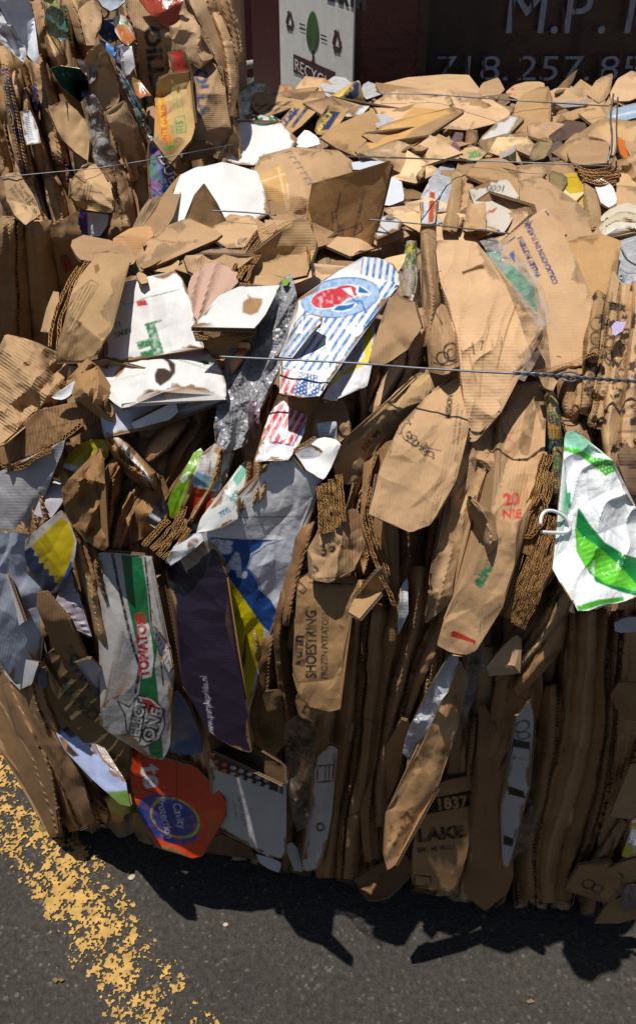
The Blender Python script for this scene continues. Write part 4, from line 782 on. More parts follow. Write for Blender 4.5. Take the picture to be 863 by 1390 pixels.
PM('produce_box', 'white produce box with green letters F ARMS LLC', 'box', [(142, 492), (143, 450), (147, 398), (150, 388), (196, 378), (240, 368), (252, 384), (262, 412), (274, 470), (240, 474), (215, 480), (170, 488)], col='#eceae8', h=7.5, mat='white_board', step=1.5, short='green-lettered white box', bend=.35, tear=.4, n=(0, -.5, .87), k=.7, crumple=.7,
   folds=[(197, 378, 216, 478, .5, -.5, 4), (240, 368, 276, 470, 0, 2.5, 4)],
   prints=[('text', 'F', 213, 441, 37, 197, '#2c7a4c', dict(bold=.05, sx=1.25)), ('line', [(198, 441), (219, 435)], 3.4, '#2c7a4c'), ('text', 'ARMS', 179, 444, 7, 197, '#2c7a4c', dict(bold=.04)), ('text', 'LLC', 163, 436, 7, 197, '#2c7a4c', dict(bold=.03)),
           ('line', [(142, 429), (155, 427), (159, 419), (157, 413), (160, 409), (167, 409), (169, 414), (184, 410), (199, 404), (220, 399), (243, 393)], 1.2, '#2f6f52'), ('poly', [(185, 409), (198, 407), (201, 414), (187, 416)], '#c8404a')])
PM('cardboard_flap', 'small ragged brown tab on top of the green-lettered white box', 'cardboard', [(186, 376), (190, 369), (202, 374), (203, 382), (195, 386)], col=K1, h=10, jag=2)
PM('white_box', 'crushed white box end with holes below the green-lettered white box', 'box', [(128, 505), (134, 496), (160, 490), (216, 474), (226, 468), (262, 478), (286, 482), (300, 494), (307, 512), (306, 543), (290, 532), (262, 522), (240, 524), (210, 528), (186, 544), (168, 555), (146, 540), (132, 524)], col='#e6e5e4', h=11.5, mat='white_board', step=1.9, short='crushed white box end', n=(.0, -.5, .87), k=.6, crumple=1.3, jag=1.6, thick=5,
   folds=[(128, 540, 240, 500, -.4, 1.6, 6)],
   prints=[('poly', [(155, 508), (160, 502), (168, 494), (171, 498), (166, 506), (158, 513)], '#a87c4a'), ('poly', [(210, 508), (214, 500), (224, 500), (232, 504), (228, 492), (221, 487), (228, 486), (238, 494), (238, 506), (230, 516), (218, 524), (211, 518)], '#3a2416'), ('poly', [(270, 488), (288, 492), (300, 496), (284, 494), (278, 496)], '#2c7a4c'), ('line', [(222, 482), (262, 494), (300, 508)], .8, '#4a7a60'), ('line', [(140, 520), (200, 506)], .6, '#b8b8b4')])
PM('white_box', 'shaded inner wall of the crushed white box', 'box', [(137, 570), (142, 556), (168, 556), (200, 535), (240, 520), (306, 536), (304, 544), (270, 545), (243, 548), (236, 560), (214, 572), (182, 582), (160, 590), (141, 594)], col='#c6ccd8', h=8.5, mat='white_board', n=(.0, -.95, .2), k=.7, step=3, short='inner wall of the crushed white box')  # white board tinted grey-blue: the shade inside the box is put into the colour
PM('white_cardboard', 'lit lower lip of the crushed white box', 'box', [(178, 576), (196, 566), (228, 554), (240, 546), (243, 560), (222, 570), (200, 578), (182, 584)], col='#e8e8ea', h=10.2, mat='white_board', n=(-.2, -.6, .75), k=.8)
PM('cardboard_flap', 'shredded brown liner torn off the crushed white box', 'cardboard', [(96, 506), (112, 496), (126, 496), (130, 512), (132, 530), (150, 545), (164, 562), (168, 584), (160, 588), (152, 572), (138, 560), (122, 548), (98, 536)], col='#94703f', h=12.5, crumple=2.4, jag=5.5, ncre=12, rag=2.4, step=1.8, short='shredded brown liner')
PM('cardboard_sheet', 'big ribbed tan sheet peeling at the left edge', 'cardboard', [(-6, 500), (8, 470), (16, 456), (40, 462), (76, 478), (104, 492), (114, 500), (100, 522), (72, 542), (46, 560), (22, 580), (8, 600), (-6, 606)], col=K1, h=9.5, mat='kraft_ribbed', rib=35, n=(-.02, -.5, .87), k=.7, crumple=2.4, rag=2.0, wave=(38, 27, 6), short='big ribbed tan sheet', step=3.2, jag=2)
PM('cardboard_sheet', 'inner dark liner of board ruled with fine lines at the left edge', 'cardboard', [(-6, 606), (8, 598), (24, 578), (50, 560), (92, 546), (126, 550), (134, 558), (128, 570), (104, 582), (84, 596), (56, 608), (30, 622), (-6, 632)], col='#8c6440', h=8.5, mat='kraft_ribbed', rib=84, n=(-.3, -.85, .3), k=.7, crumple=1.0, step=1.9, short='ruled dark liner', jag=2.2,
   prints=[('stripes', [(2, 610), (20, 584), (120, 556), (120, 570), (60, 606), (10, 628)], 74, 9.5, .08, '#4a3220'), ('line', [(14, 596), (110, 570)], .8, '#5a3e26')])
PM('white_cardboard', 'white torn strip between the ribbed tan sheet and the liner', 'white board', [(70, 540), (84, 532), (102, 518), (104, 526), (96, 536), (84, 542)], col='#e4e6ec', h=11.5, mat='white_board')
flute('ragged corrugated edge under the ruled dark liner', [[(2, 634), (36, 622), (66, 606), (92, 592), (112, 576)], [(6, 640), (40, 628), (70, 612)]], h=9.5, amp=2.2, period=9, group=GM)
# ---- left shaded side
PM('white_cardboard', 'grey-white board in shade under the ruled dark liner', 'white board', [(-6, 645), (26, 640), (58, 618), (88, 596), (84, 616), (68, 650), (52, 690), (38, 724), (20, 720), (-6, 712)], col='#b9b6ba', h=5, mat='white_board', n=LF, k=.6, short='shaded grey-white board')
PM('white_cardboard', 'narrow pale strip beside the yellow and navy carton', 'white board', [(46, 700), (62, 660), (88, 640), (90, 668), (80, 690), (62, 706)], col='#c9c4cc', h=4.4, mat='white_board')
PM('printed_carton', 'yellow carton scrap with two outlined rectangles', 'carton', [(86, 634), (96, 614), (112, 600), (138, 596), (150, 602), (146, 618), (128, 634), (106, 640)], col='#b5a31c', h=6.5, step=1.6, mat='gloss_print', short='yellow scrap with rectangles', prints=[('loop', [(122, 618), (126, 608), (136, 612), (132, 622)], 1.2, '#3a3a20'), ('loop', [(134, 623), (138, 613), (146, 616), (143, 626)], 1.2, '#3a3a20'), ('poly', [(84, 628), (96, 630), (118, 638), (106, 644), (86, 640)], '#d8d8e0')])
PM('cardboard_flap', 'crumpled torn brown carton corner left of the white-lined strip', 'cardboard', [(86, 692), (96, 648), (124, 632), (136, 612), (142, 650), (128, 668), (134, 704), (152, 742), (122, 738), (102, 700)], col='#94693a', h=9, crumple=2.4, ncre=14, jag=5, rag=2.4, step=2.2, short='crumpled torn corner')
RM('cardboard_flap', 'crushed brown strip with a torn white lining below the crushed white box end', 'cardboard', [(146, 588), (170, 616), (196, 640), (210, 664)], [12, 26, 24, 10], col='#a07443', h=10.4, depth=2.5, crumple=2.2, rag=2.4, jag=4, step=2.2, prints=[('line', [(158, 592), (176, 616), (204, 652)], 6, '#d8d8d8')])
RM('cardboard_fold', 'curved brown fold hanging from the crumpled torn corner', 'cardboard', [(170, 612), (152, 646), (146, 690), (138, 748)], [18, 30, 26, 16], col='#8f663a', h=9.6, depth=3, crumple=2)
RM('cardboard_fold', 'second curved brown fold right of the crumpled torn corner', 'cardboard', [(198, 650), (180, 676), (166, 706), (156, 748)], [16, 28, 24, 14], col='#9a7040', h=9.0, depth=3, crumple=2)
PM('cardboard_flap', 'draped dark brown fold hanging below the crumpled torn corner', 'cardboard', [(150, 690), (164, 660), (182, 640), (204, 644), (222, 650), (232, 680), (222, 706), (196, 728), (170, 744), (146, 746), (140, 720)], col='#96703f', h=7.5, crumple=2.2, ncre=8, n=(-.35, -.75, .45), k=.5)
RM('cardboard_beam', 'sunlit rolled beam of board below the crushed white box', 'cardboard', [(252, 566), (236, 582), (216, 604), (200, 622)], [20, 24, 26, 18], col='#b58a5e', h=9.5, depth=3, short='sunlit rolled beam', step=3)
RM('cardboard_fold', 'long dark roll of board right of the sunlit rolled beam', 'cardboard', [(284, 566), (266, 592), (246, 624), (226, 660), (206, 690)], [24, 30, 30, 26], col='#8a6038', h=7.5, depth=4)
PM('printed_carton', 'yellow and navy carton panel with a jagged border', 'carton', [(20, 748), (50, 722), (84, 694), (96, 706), (104, 732), (98, 770), (82, 796), (64, 812), (50, 800), (34, 776)], col='#b6b0a8', h=7.5, step=1.4, mat='gloss_print', short='yellow and navy panel', n=LF, k=.7,
   prints=[('poly', [(44, 740), (84, 702), (96, 712), (102, 735), (94, 768), (80, 798), (60, 770)], '#b7a010'), ('poly', [(30, 752), (42, 742), (48, 748), (46, 754), (54, 756), (53, 764), (60, 764), (60, 772), (67, 773), (67, 781), (74, 782), (74, 790), (80, 792), (72, 802), (62, 806), (44, 782)], '#243352'), ('poly', [(97, 760), (92, 772), (80, 798), (76, 806), (90, 800), (100, 776)], '#1e5aa0'), ('line', [(22, 750), (64, 811)], 3, '#8a7458')])
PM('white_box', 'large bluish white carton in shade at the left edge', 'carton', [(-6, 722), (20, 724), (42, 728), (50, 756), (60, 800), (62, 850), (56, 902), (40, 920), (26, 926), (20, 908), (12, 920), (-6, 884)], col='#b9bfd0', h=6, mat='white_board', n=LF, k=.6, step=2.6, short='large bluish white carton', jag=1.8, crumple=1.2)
PM('white_cardboard', 'bright white tongue of torn paper on the large bluish white carton', 'paper', [(-4, 780), (10, 779), (14, 792), (14, 816), (20, 834), (32, 846), (22, 856), (12, 850), (8, 830), (0, 806)], col='#f2f0ee', h=8, mat='white_board', tilt=(-.5, 1.2), jag=1.6)  # added white patch, painting the bright highlight on the shaded carton
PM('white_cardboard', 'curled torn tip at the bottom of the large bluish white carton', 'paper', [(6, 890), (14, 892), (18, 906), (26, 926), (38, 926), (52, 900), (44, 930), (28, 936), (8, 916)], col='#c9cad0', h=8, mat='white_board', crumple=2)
PM('printed_carton', 'wavy lavender-white carton behind the yellow and navy panel', 'carton', [(78, 814), (98, 776), (106, 800), (116, 840), (126, 862), (112, 852), (96, 850), (84, 834)], col='#b8aebc', h=6.2, mat='white_board', wave=(10, 9, 3), short='wavy lavender carton')
PM('cardboard_sheet', 'brown sheet with a furry torn edge below the large bluish white carton', 'cardboard', [(52, 812), (70, 812), (84, 838), (100, 862), (118, 890), (128, 926), (108, 900), (84, 880), (64, 852)], col='#8e6639', h=6.8, jag=2.4, n=LF, k=.6)
for i, (ln, w) in enumerate([([(96, 690), (104, 740), (122, 800), (140, 868), (150, 892)], [18, 18, 20, 16]), ([(114, 696), (118, 744), (136, 806), (156, 870), (168, 900)], [20, 20, 22, 20]), ([(134, 740), (136, 776), (152, 826), (172, 884)], [16, 20, 22, 22])]):
    RM('cardboard_fold', ('left', 'middle', 'right')[i] + ' one of three long brown folds beside the TOMATOES carton', 'cardboard', ln, w, col=(K2, '#9a6e3e', K2)[i], h=8.5 + i * .5, depth=3, pk=-.3 + .3 * i, group='three folds beside the printed green carton')
PM('printed_carton', 'dark red wrapper with a yellow curve beside the SELECT ONE crest', 'wrapper', [(134, 886), (150, 876), (170, 872), (182, 890), (186, 916), (174, 936), (158, 940), (146, 916)], col='#7c1a1c', h=7.2, step=2, mat='gloss_print', prints=[('line', [(142, 892), (154, 900), (166, 906)], 5, '#c49a1c')], short='dark red wrapper')
PM('white_cardboard', 'white peeled strip curling below the dark red wrapper', 'white board', [(106, 898), (124, 896), (136, 908), (150, 924), (158, 942), (142, 952), (132, 930)], col='#c2bec4', h=8.4, mat='white_board', crumple=1.6)
PM('feed_sack', 'olive brown sack with navy scribbled print', 'sack', [(62, 884), (84, 876), (100, 880), (120, 910), (146, 950), (172, 985), (178, 1040), (168, 1062), (142, 1030), (110, 1006), (84, 960)], col='#7a6430', h=6.6, step=1.7, short='olive sack', wave=(55, 18, 4), n=LF, k=.6,
   prints=[('text', 'SIYIAN', 86, 892, 17, -52, '#262d42', dict(bold=.04, shear=.3)), ('text', 'MAND', 74, 928, 17, -46, '#2f3a2c', dict(bold=.05, shear=.2))])
PM('printed_carton', 'glossy bluish white plank-like carton leaning at the lower left', 'carton', [(50, 886), (58, 884), (66, 930), (72, 955), (88, 972), (106, 990), (118, 1004), (150, 1042), (172, 1066), (178, 1094), (160, 1092), (134, 1066), (104, 1030), (80, 998), (68, 962)], col='#9fabd0', h=8.2, step=1.9, mat='gloss_print', short='bluish plank-like carton', n=(-.5, -.65, .55), k=.6,
   prints=[('poly', [(66, 956), (78, 966), (90, 985), (108, 988), (112, 996), (96, 1002), (78, 984)], '#3a2818'), ('poly', [(76, 1002), (84, 1000), (108, 1026), (98, 1028)], '#3a2818'), ('poly', [(68, 960), (72, 966), (76, 984), (72, 980)], '#b0303c'), ('poly', [(140, 1076), (176, 1072), (180, 1096), (160, 1094)], '#66803c')])
PM('printed_carton', 'green printed foot under the bluish plank-like carton', 'carton', [(138, 1080), (160, 1084), (184, 1078), (188, 1096), (168, 1108), (150, 1104)], col='#5d7a34', h=6.6, mat='gloss_print')
PM('printed_carton', 'white carton with green band reading TOMATOES and a SELECT ONE crest', 'carton', [(131, 750), (160, 750), (206, 757), (205, 800), (208, 846), (222, 878), (236, 912), (230, 938), (231, 975), (232, 1010), (222, 1030), (205, 1028), (190, 1010), (172, 1000), (150, 997), (138, 986), (137, 962), (156, 948), (178, 940), (186, 912), (178, 884), (160, 846), (140, 800)], col='#b9b5b2', h=10, step=1.15, mat='gloss_print', short='TOMATOES carton', bend=.4, tear=.5, n=(-.35, -.8, .35), k=.45, crumple=.8, curl=.6,
   prints=[('poly', [(165, 753), (193, 757), (200, 800), (204, 850), (214, 880), (210, 905), (214, 935), (222, 1030), (205, 1030), (196, 985), (188, 945), (194, 905), (184, 865), (172, 810)], '#1b6a3c'),
           ('line', [(153, 751), (160, 790), (170, 832), (178, 868), (190, 905), (184, 940)], 4, '#221f20'), ('line', [(197, 757), (203, 810), (206, 850), (218, 890), (222, 930)], 2.5, '#221f20'), ('text', 'SHAPE', 165, 857, 4, -75, '#333'),
           ('poly', [(186, 845), (202, 846), (206, 866), (209, 892), (206, 918), (194, 922), (190, 900), (188, 872)], '#e4e0de'), ('text', 'TOMATOES', 203, 919, 12.5, 94, '#b0262c', dict(bold=.07, sx=.93)),
           ('poly', [(160, 952), (176, 960), (188, 944), (206, 948), (222, 962), (224, 985), (216, 1004), (196, 1014), (180, 1008), (172, 990), (170, 970)], '#d8d4d0'), ('loop', [(160, 952), (176, 960), (188, 944), (206, 948), (222, 962), (224, 985), (216, 1004), (196, 1014), (180, 1008), (172, 990), (170, 970)], 2.2, '#1c1a1c'),
           ('poly', [(192, 948), (204, 950), (214, 960), (208, 975), (200, 965)], '#b02a2c'), ('text', 'SELECT', 188, 1009, 13, 80, '#1c1a1c', dict(bold=.17, sx=.95)), ('text', 'SELECT', 188, 1009, 13, 80, '#e6e2de', dict(bold=.02, sx=.95)), ('text', 'ONE', 207, 1008, 15, 72, '#1c1a1c', dict(bold=.17)), ('text', 'ONE', 207, 1008, 15, 72, '#e6e2de', dict(bold=.02))])
PM('printed_carton', 'black and white lettered side of the TOMATOES carton', 'carton', [(208, 850), (216, 858), (228, 880), (234, 905), (228, 912), (218, 890), (210, 870)], col='#cdc9c8', h=10.8, step=1.3, mat='gloss_print', prints=[('text', 'GROWN', 224, 900, 4.5, 108, '#1c1a1c'), ('stripes', [(210, 856), (216, 864), (232, 900), (226, 902)], 65, 5, .35, '#1c1a1c')])
PM('plastic_sheet', 'bright blue panel behind the SELECT ONE crest', 'carton', [(222, 944), (242, 936), (254, 950), (266, 985), (274, 1018), (250, 1024), (232, 1020), (228, 985)], col='#145488', h=6.8, mat='gloss_print', short='bright blue panel')
RM('cardboard_fold', 'brown fold between the TOMATOES carton and the dark purple panel', 'cardboard', [(214, 780), (228, 850), (240, 920), (254, 985)], [26, 30, 26, 24], col='#946a3c', h=8, depth=3)
PM('printed_carton', 'dark purple panel with white web address purplepride.nl', 'carton', [(226, 770), (250, 748), (280, 733), (292, 746), (306, 778), (308, 800), (305, 850), (318, 905), (334, 968), (342, 1022), (316, 1014), (294, 1000), (284, 992), (268, 960), (250, 930), (243, 880), (240, 820)], col='#21172a', h=9.4, step=1.5, mat='gloss_print', short='dark purple panel', bend=.4, tear=.5, n=(-.3, -.85, .3), k=.6, crumple=.6,
   prints=[('text', 'www.purplepride.nl', 291, 1000, 8.6, 97, '#bdb6c2', dict(bold=.0, sx=.84, shear=.2)), ('line', [(244, 795), (252, 806)], 1, '#6a5a70')])
PM('printed_carton', 'white carton with a blue A panel and a bright yellow lower panel', 'carton', [(240, 752), (274, 716), (300, 700), (346, 664), (364, 628), (392, 612), (424, 604), (446, 618), (440, 650), (412, 690), (404, 730), (392, 775), (380, 815), (370, 850), (360, 880), (352, 910), (342, 950), (335, 972), (322, 930), (306, 880), (304, 846), (310, 800), (306, 762), (288, 728)], col='#e2e1e4', h=7.6, step=1.35, mat='gloss_print', short='blue and yellow A carton', bend=.4, tear=.5, k=.5, rtilt=0, tilt=(.0, .22), crumple=.9, ncre=6,
   prints=[('poly', [(284, 729), (330, 732), (382, 733), (362, 752), (372, 770), (352, 800), (368, 815), (376, 830), (366, 858), (356, 850), (330, 812), (312, 786), (306, 760)], '#20498f'), ('text', 'A.', 304, 776, 27, -14, '#d9dce6', dict(bold=.07, sx=.9)), ('text', '85', 286, 748, 15, -6, '#d9dce6', dict(bold=.1, sx=1.3)),
           ('poly', [(336, 772), (340, 752), (352, 744), (358, 736), (384, 732), (408, 700), (396, 760), (382, 806), (374, 820), (352, 800), (348, 786)], '#cfd2de'), ('line', [(384, 733), (362, 740), (352, 748), (342, 754), (337, 772), (350, 786), (354, 800), (344, 812), (356, 818)], 1.6, '#20355f'),
           ('poly', [(312, 788), (322, 800), (336, 820), (358, 852), (356, 880), (346, 920), (336, 970), (318, 920), (304, 870), (306, 830)], '#d6c510'), ('poly', [(322, 926), (328, 926), (330, 936), (324, 936)], '#2a3a6a'), ('text', '00o0u', 354, 632, 8, -2, '#8a94b4', dict(bold=0)),
           ('stripes', [(370, 606), (420, 600), (424, 622), (366, 634)], 0, 7, .12, '#9aa2b8'), ('line', [(300, 703), (352, 702), (404, 701)], 1.4, '#8a6a44'), ('line', [(300, 712), (400, 712)], .8, '#b0b0b8')])
PM('detergent_carton', 'orange-red carton with blue oval reading Cavity Protection', 'carton', [(176, 1020), (186, 1016), (204, 1024), (236, 1030), (268, 1044), (290, 1066), (308, 1086), (306, 1108), (286, 1112), (284, 1132), (274, 1162), (256, 1164), (234, 1152), (208, 1144), (192, 1112), (178, 1070)], col='#d2431e', h=12.5, step=1.15, mat='gloss_print', short='orange-red carton', bend=.4, tear=.5, n=(-.15, -.93, .25), k=.6, crumple=.7,
   prints=[('ell', 230, 1112, 46, 30, -28, '#2b4c96'), ('ring', 238, 1110, 34, 24, -28, '#c8b434', 3), ('ell', 234, 1112, 30, 20, -28, '#3a3f86'), ('text', 'te', 190, 1040, 27, -76, '#e8e2e2', dict(bold=.03, shear=.1, sx=1.0)), ('text', 'Cavity', 234, 1090, 11, -76, '#d8d8ee', dict(shear=.2, sx=.9, bold=.0)), ('text', 'Protection', 212, 1082, 11, -76, '#d8d8ee', dict(shear=.2, sx=.86, bold=.0)),
           ('line', [(240, 1030), (241, 1090)], 1, '#2a1414'), ('line', [(178, 1066), (240, 1086)], .8, '#401818'), ('text', 'o', 222, 1070, 3, 0, '#e8d0d0')])
PM('printed_carton', 'white upside-down carton with a row of button circles', 'carton', [(282, 1022), (300, 1012), (340, 1034), (386, 1056), (388, 1100), (389, 1150), (384, 1168), (362, 1160), (330, 1140), (286, 1120), (306, 1104), (308, 1086), (292, 1066)], col='#bdb8b4', h=9.8, step=1.3, mat='white_board', short='carton with button circles', bend=.4, tear=.5, n=(-.1, -.95, .2), k=.6, crumple=.5,
   prints=[('poly', [(286, 1028), (300, 1020), (384, 1056), (384, 1078), (296, 1046)], '#2c2322')] + [('ell', 293 + 11.5 * i, 1034 + 4.2 * i + 8.5 * j, 3.6, 2.7, 0, '#c8c0bc' if i > 1 else '#d0602c') for i in range(7) for j in range(2)] + [('text', 'GRILL', 377, 1062, 4, -88, '#d8d0cc'), ('text', 'FRONT PLATE', 322, 1082, 4.5, -80, '#4a5244', dict(bold=.02)), ('text', 'OPEN END', 315, 1086, 4, -80, '#6a6a64'), ('ell', 285, 1024, 7, 6, 0, '#c8501c')])
PM('cardboard_flap', 'ragged dark edge of layered board on top of the carton with button circles', 'cardboard', [(276, 1000), (286, 990), (314, 1004), (350, 1020), (388, 1042), (388, 1058), (350, 1042), (300, 1020), (284, 1018)], col='#5c4228', h=10.8, jag=3, crumple=2.2, short='ragged dark board edge')
PM('white_cardboard', 'small white tongue touching the ground under the carton with button circles', 'white board', [(348, 1158), (362, 1164), (380, 1172), (376, 1184), (364, 1182), (354, 1172)], col='#c8c8cc', h=8, mat='white_board')
PM('plastic_sheet', 'black rubbery scrap on the ground beside the orange-red carton', 'rubber', [(180, 1106), (190, 1108), (198, 1126), (212, 1142), (206, 1148), (190, 1142), (180, 1126)], col='#17171a', h=6, mat='gloss_print', crumple=1.5)
PM('cardboard_flap', 'crumpled brown pad under the carton with button circles', 'cardboard', [(276, 1140), (300, 1136), (340, 1150), (352, 1166), (320, 1164), (290, 1158), (274, 1156)], col='#6b5033', h=6.5, crumple=2)
# lower left brown folds that spread on the ground, browns darkened to stand for shade
for i, (ln, w, c, h_) in enumerate([([(-14, 920), (10, 975), (50, 1050), (78, 1136)], [50, 46, 40, 14], '#80603c', 6), ([(20, 925), (42, 980), (82, 1050), (112, 1122)], [40, 44, 50, 40], '#88663f', 7), ([(50, 910), (66, 960), (84, 1000), (128, 1080), (146, 1098)], [34, 40, 44, 36, 14], '#9a7448', 6.2)]):
    RM('cardboard_fold', ('outermost', 'middle', 'inner')[i] + ' long brown fold splaying onto the asphalt at the lower left', 'cardboard', ln, w, col=c, h=h_, depth=3.5, pk=(-.4, .2, .4)[i], pw=1.5, crumple=1.6, ncre=7, rtilt=.2, group='three long folds splaying at the lower left')
PM('printed_carton', 'navy printed scrap among the folds at the lower left', 'carton', [(48, 912), (60, 908), (66, 930), (54, 936)], col='#26355e', h=8.6, mat='gloss_print')

# ---- centre: apple carton etc.
AP = [(379, 534), (384, 506), (382, 484), (394, 460), (404, 432), (406, 406), (430, 390), (446, 378), (470, 362), (488, 356), (492, 348), (512, 350), (534, 360), (543, 376), (541, 388), (508, 430), (474, 474), (456, 500), (432, 538), (404, 540)]
PM('apple_carton', 'white carton with blue stripes, a red apple oval and a flag corner', 'carton', AP, col='#efedec', h=12.5, step=1.15, mat='gloss_print', short='apple carton', bend=.4, tear=.5, n=(.02, -.5, .87), k=.65, crumple=.55, jag=.7, ncre=3,
   folds=[(486, 372, 545, 388, 0, 2.2, 5)],
   prints=[('stripes', [(378, 508), (382, 484), (396, 455), (408, 424), (490, 392), (532, 380), (542, 388), (508, 430), (456, 500)], 56, 9.6, .42, '#4484c4'), ('stripes', [(489, 372), (492, 347), (514, 348), (536, 358), (545, 374), (540, 384), (510, 378)], 82, 9.0, .42, '#4484c4'), ('line', [(541, 388), (508, 430), (474, 474), (434, 536)], 2.4, '#2a6fb4'),
           ('ell', 462, 404, 54, 27, 9, '#2a6fb4'), ('ell', 462, 404, 52.5, 25.3, 9, '#a9c4e0'), ('ell', 448, 405, 27, 14, 14, '#f0eeee'), ('ell', 470, 397, 18, 11, 10, '#f0eeee'), ('ell', 447, 405, 25, 12.5, 14, '#c93a44'), ('ell', 470, 396, 16, 9, 0, '#c93a44'), ('poly', [(464, 392), (474, 400), (482, 404), (476, 390)], '#e9dfe4'),
           ('poly', [(449, 421), (456, 414), (472, 412), (484, 408), (484, 414), (474, 422), (458, 424)], '#f0eeee'), ('poly', [(452, 421), (458, 415), (472, 414), (482, 411), (478, 418), (464, 422)], '#1f6cb6'), ('poly', [(485, 386), (494, 390), (504, 398), (500, 402), (492, 400), (488, 404), (482, 396)], '#f0eeee'), ('poly', [(487, 388), (495, 393), (502, 398), (492, 398), (486, 397)], '#1f6cb6'), ('line', [(478, 410), (490, 408), (496, 424)], 2.4, '#1f6cb6'), ('line', [(478, 406), (486, 412)], 2.2, '#1f6cb6'),
           ('poly', [(378, 500), (386, 498), (440, 510), (442, 516), (434, 540), (376, 540)], '#e8e4e4'), ('stripes', [(378, 538), (386, 500), (412, 506), (402, 540)], 62, 8.5, .58, '#cc3a40'), ('poly', [(409, 505), (440, 512), (430, 540), (396, 534)], '#2d5aa0'), ('dots', [(409, 505), (440, 512), (430, 540), (396, 534)], 4.8, 1.25, 20, '#e8ecf4'), ('line', [(384, 500), (440, 512)], 1.6, '#2a6fb4')])
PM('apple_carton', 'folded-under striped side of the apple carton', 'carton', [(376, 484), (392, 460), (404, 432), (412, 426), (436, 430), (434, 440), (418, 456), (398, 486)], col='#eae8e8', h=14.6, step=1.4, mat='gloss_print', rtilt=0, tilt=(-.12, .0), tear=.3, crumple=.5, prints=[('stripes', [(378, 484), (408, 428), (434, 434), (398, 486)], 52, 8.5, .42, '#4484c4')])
PM('apple_carton', 'shaded striped back panel of the apple carton by the flap with navy drawings', 'carton', [(436, 384), (466, 362), (490, 350), (490, 368), (466, 374), (446, 386)], col='#c9d2e2', h=11, step=1.6, mat='gloss_print', prints=[('stripes', [(436, 384), (466, 362), (490, 350), (490, 368), (466, 374)], 34, 8, .45, '#2a6fb4')])  # bluish base is a shaded copy of the carton's white, shade put into colour
PM('printed_carton', 'white carton with a yellow band and blue table right of the apple carton', 'carton', [(438, 540), (448, 516), (470, 484), (506, 438), (504, 480), (498, 524), (470, 534), (448, 544)], col='#e6e6ea', h=10.5, step=1.3, mat='white_board', short='yellow-banded white carton', n=(.1, -.6, .8), k=.6, crumple=.5,
   prints=[('poly', [(494, 448), (506, 436), (504, 470), (502, 492), (494, 496), (460, 512), (444, 530), (452, 512), (486, 492), (494, 486)], '#e0d22a'), ('stripes', [(474, 486), (492, 462), (492, 486), (474, 492)], 40, 3, .4, '#5a6ea4'), ('text', '5 KG', 450, 536, 5, 20, '#9aa4c4'), ('text', 'KG', 480, 524, 5, 12, '#9aa4c4')])
PM('cardboard_flap', 'plain tan flap with a torn lower edge right of the yellow-banded white carton', 'cardboard', [(504, 492), (508, 464), (516, 438), (530, 412), (546, 398), (560, 420), (572, 446), (560, 462), (534, 486), (514, 492)], col=K2, h=12, short='plain torn tan flap', n=(.0, -.55, .83), k=.7, jag=1.8, crumple=.9)
PM('flag_carton', 'small red and white striped box corner with a blue edge', 'carton', [(346, 628), (352, 604), (362, 572), (372, 552), (394, 541), (408, 552), (417, 566), (412, 588), (396, 620), (384, 624), (364, 622)], col='#e4e0e2', h=12, step=1.3, mat='gloss_print', short='red striped box corner', n=(-.05, -.5, .87), k=.7, crumple=.8,
   prints=[('stripes', [(354, 602), (370, 556), (394, 543), (410, 554), (416, 566), (406, 590), (396, 604)], 60, 8.6, .66, '#cc3a40'), ('line', [(353, 602), (374, 600), (397, 605), (414, 574)], 2.4, '#27407e'), ('poly', [(402, 546), (412, 553), (417, 562), (408, 560), (400, 552)], '#2d5aa0')])
PM('cardboard_flap', 'dark torn brown strip between the apple carton and the red striped box corner', 'cardboard', [(366, 560), (380, 538), (404, 532), (432, 534), (438, 548), (420, 558), (400, 544), (384, 546)], col='#8a6238', h=10, jag=2.6, crumple=2)
PM('cardboard_flap', 'upright tan scrap above the white corner with stacked flutes', 'cardboard', [(422, 606), (426, 580), (430, 556), (440, 548), (462, 540), (470, 556), (478, 576), (476, 602), (450, 606)], col=K2, h=10, crumple=1.5, jag=2, short='upright tan scrap')
PM('plastic_film', 'small clear printed sleeve on the upright tan scrap', 'plastic film', [(432, 575), (456, 575), (456, 602), (433, 600)], col='#c8ccd8', h=11.4, mat='milky_film', thick=.6, step=2, prints=[('stripes', [(434, 578), (454, 578), (454, 590), (434, 590)], 0, 3, .3, '#7a88b0')])
PM('white_cardboard', 'white carton corner above the stacked flutes', 'white board', [(402, 616), (420, 602), (440, 594), (456, 598), (462, 604), (452, 620), (448, 636), (436, 652), (420, 640)], col='#ecebea', h=12.5, mat='white_board', short='white corner', n=(.0, -.5, .87), k=.7, thick=5)
flute('stack of four corrugated edges below the white corner', [[(431, 660), (436, 690), (440, 724)], [(440, 656), (446, 690), (449, 722)], [(449, 650), (455, 688), (458, 716)], [(458, 644), (463, 682), (466, 708)]], h=12.4, dup=2, group=GM, short='stack of four corrugated edges')
PM('cardboard_carton', 'long tan carton edge marked 101-99', 'carton', [(452, 618), (462, 604), (490, 584), (518, 556), (548, 528), (570, 504), (582, 508), (568, 534), (540, 566), (520, 592), (500, 616), (486, 648), (470, 656), (460, 640)], col=K1, h=11.5, step=1.7, short='carton edge marked 101-99', n=(.0, -.6, .8), k=.5, folds=[(456, 626, 580, 504, .7, -.9, 4)],
   prints=[('text', '101-99', 494, 614, 8, 47, '#3a2f24', dict(bold=.04, sx=1.1))])
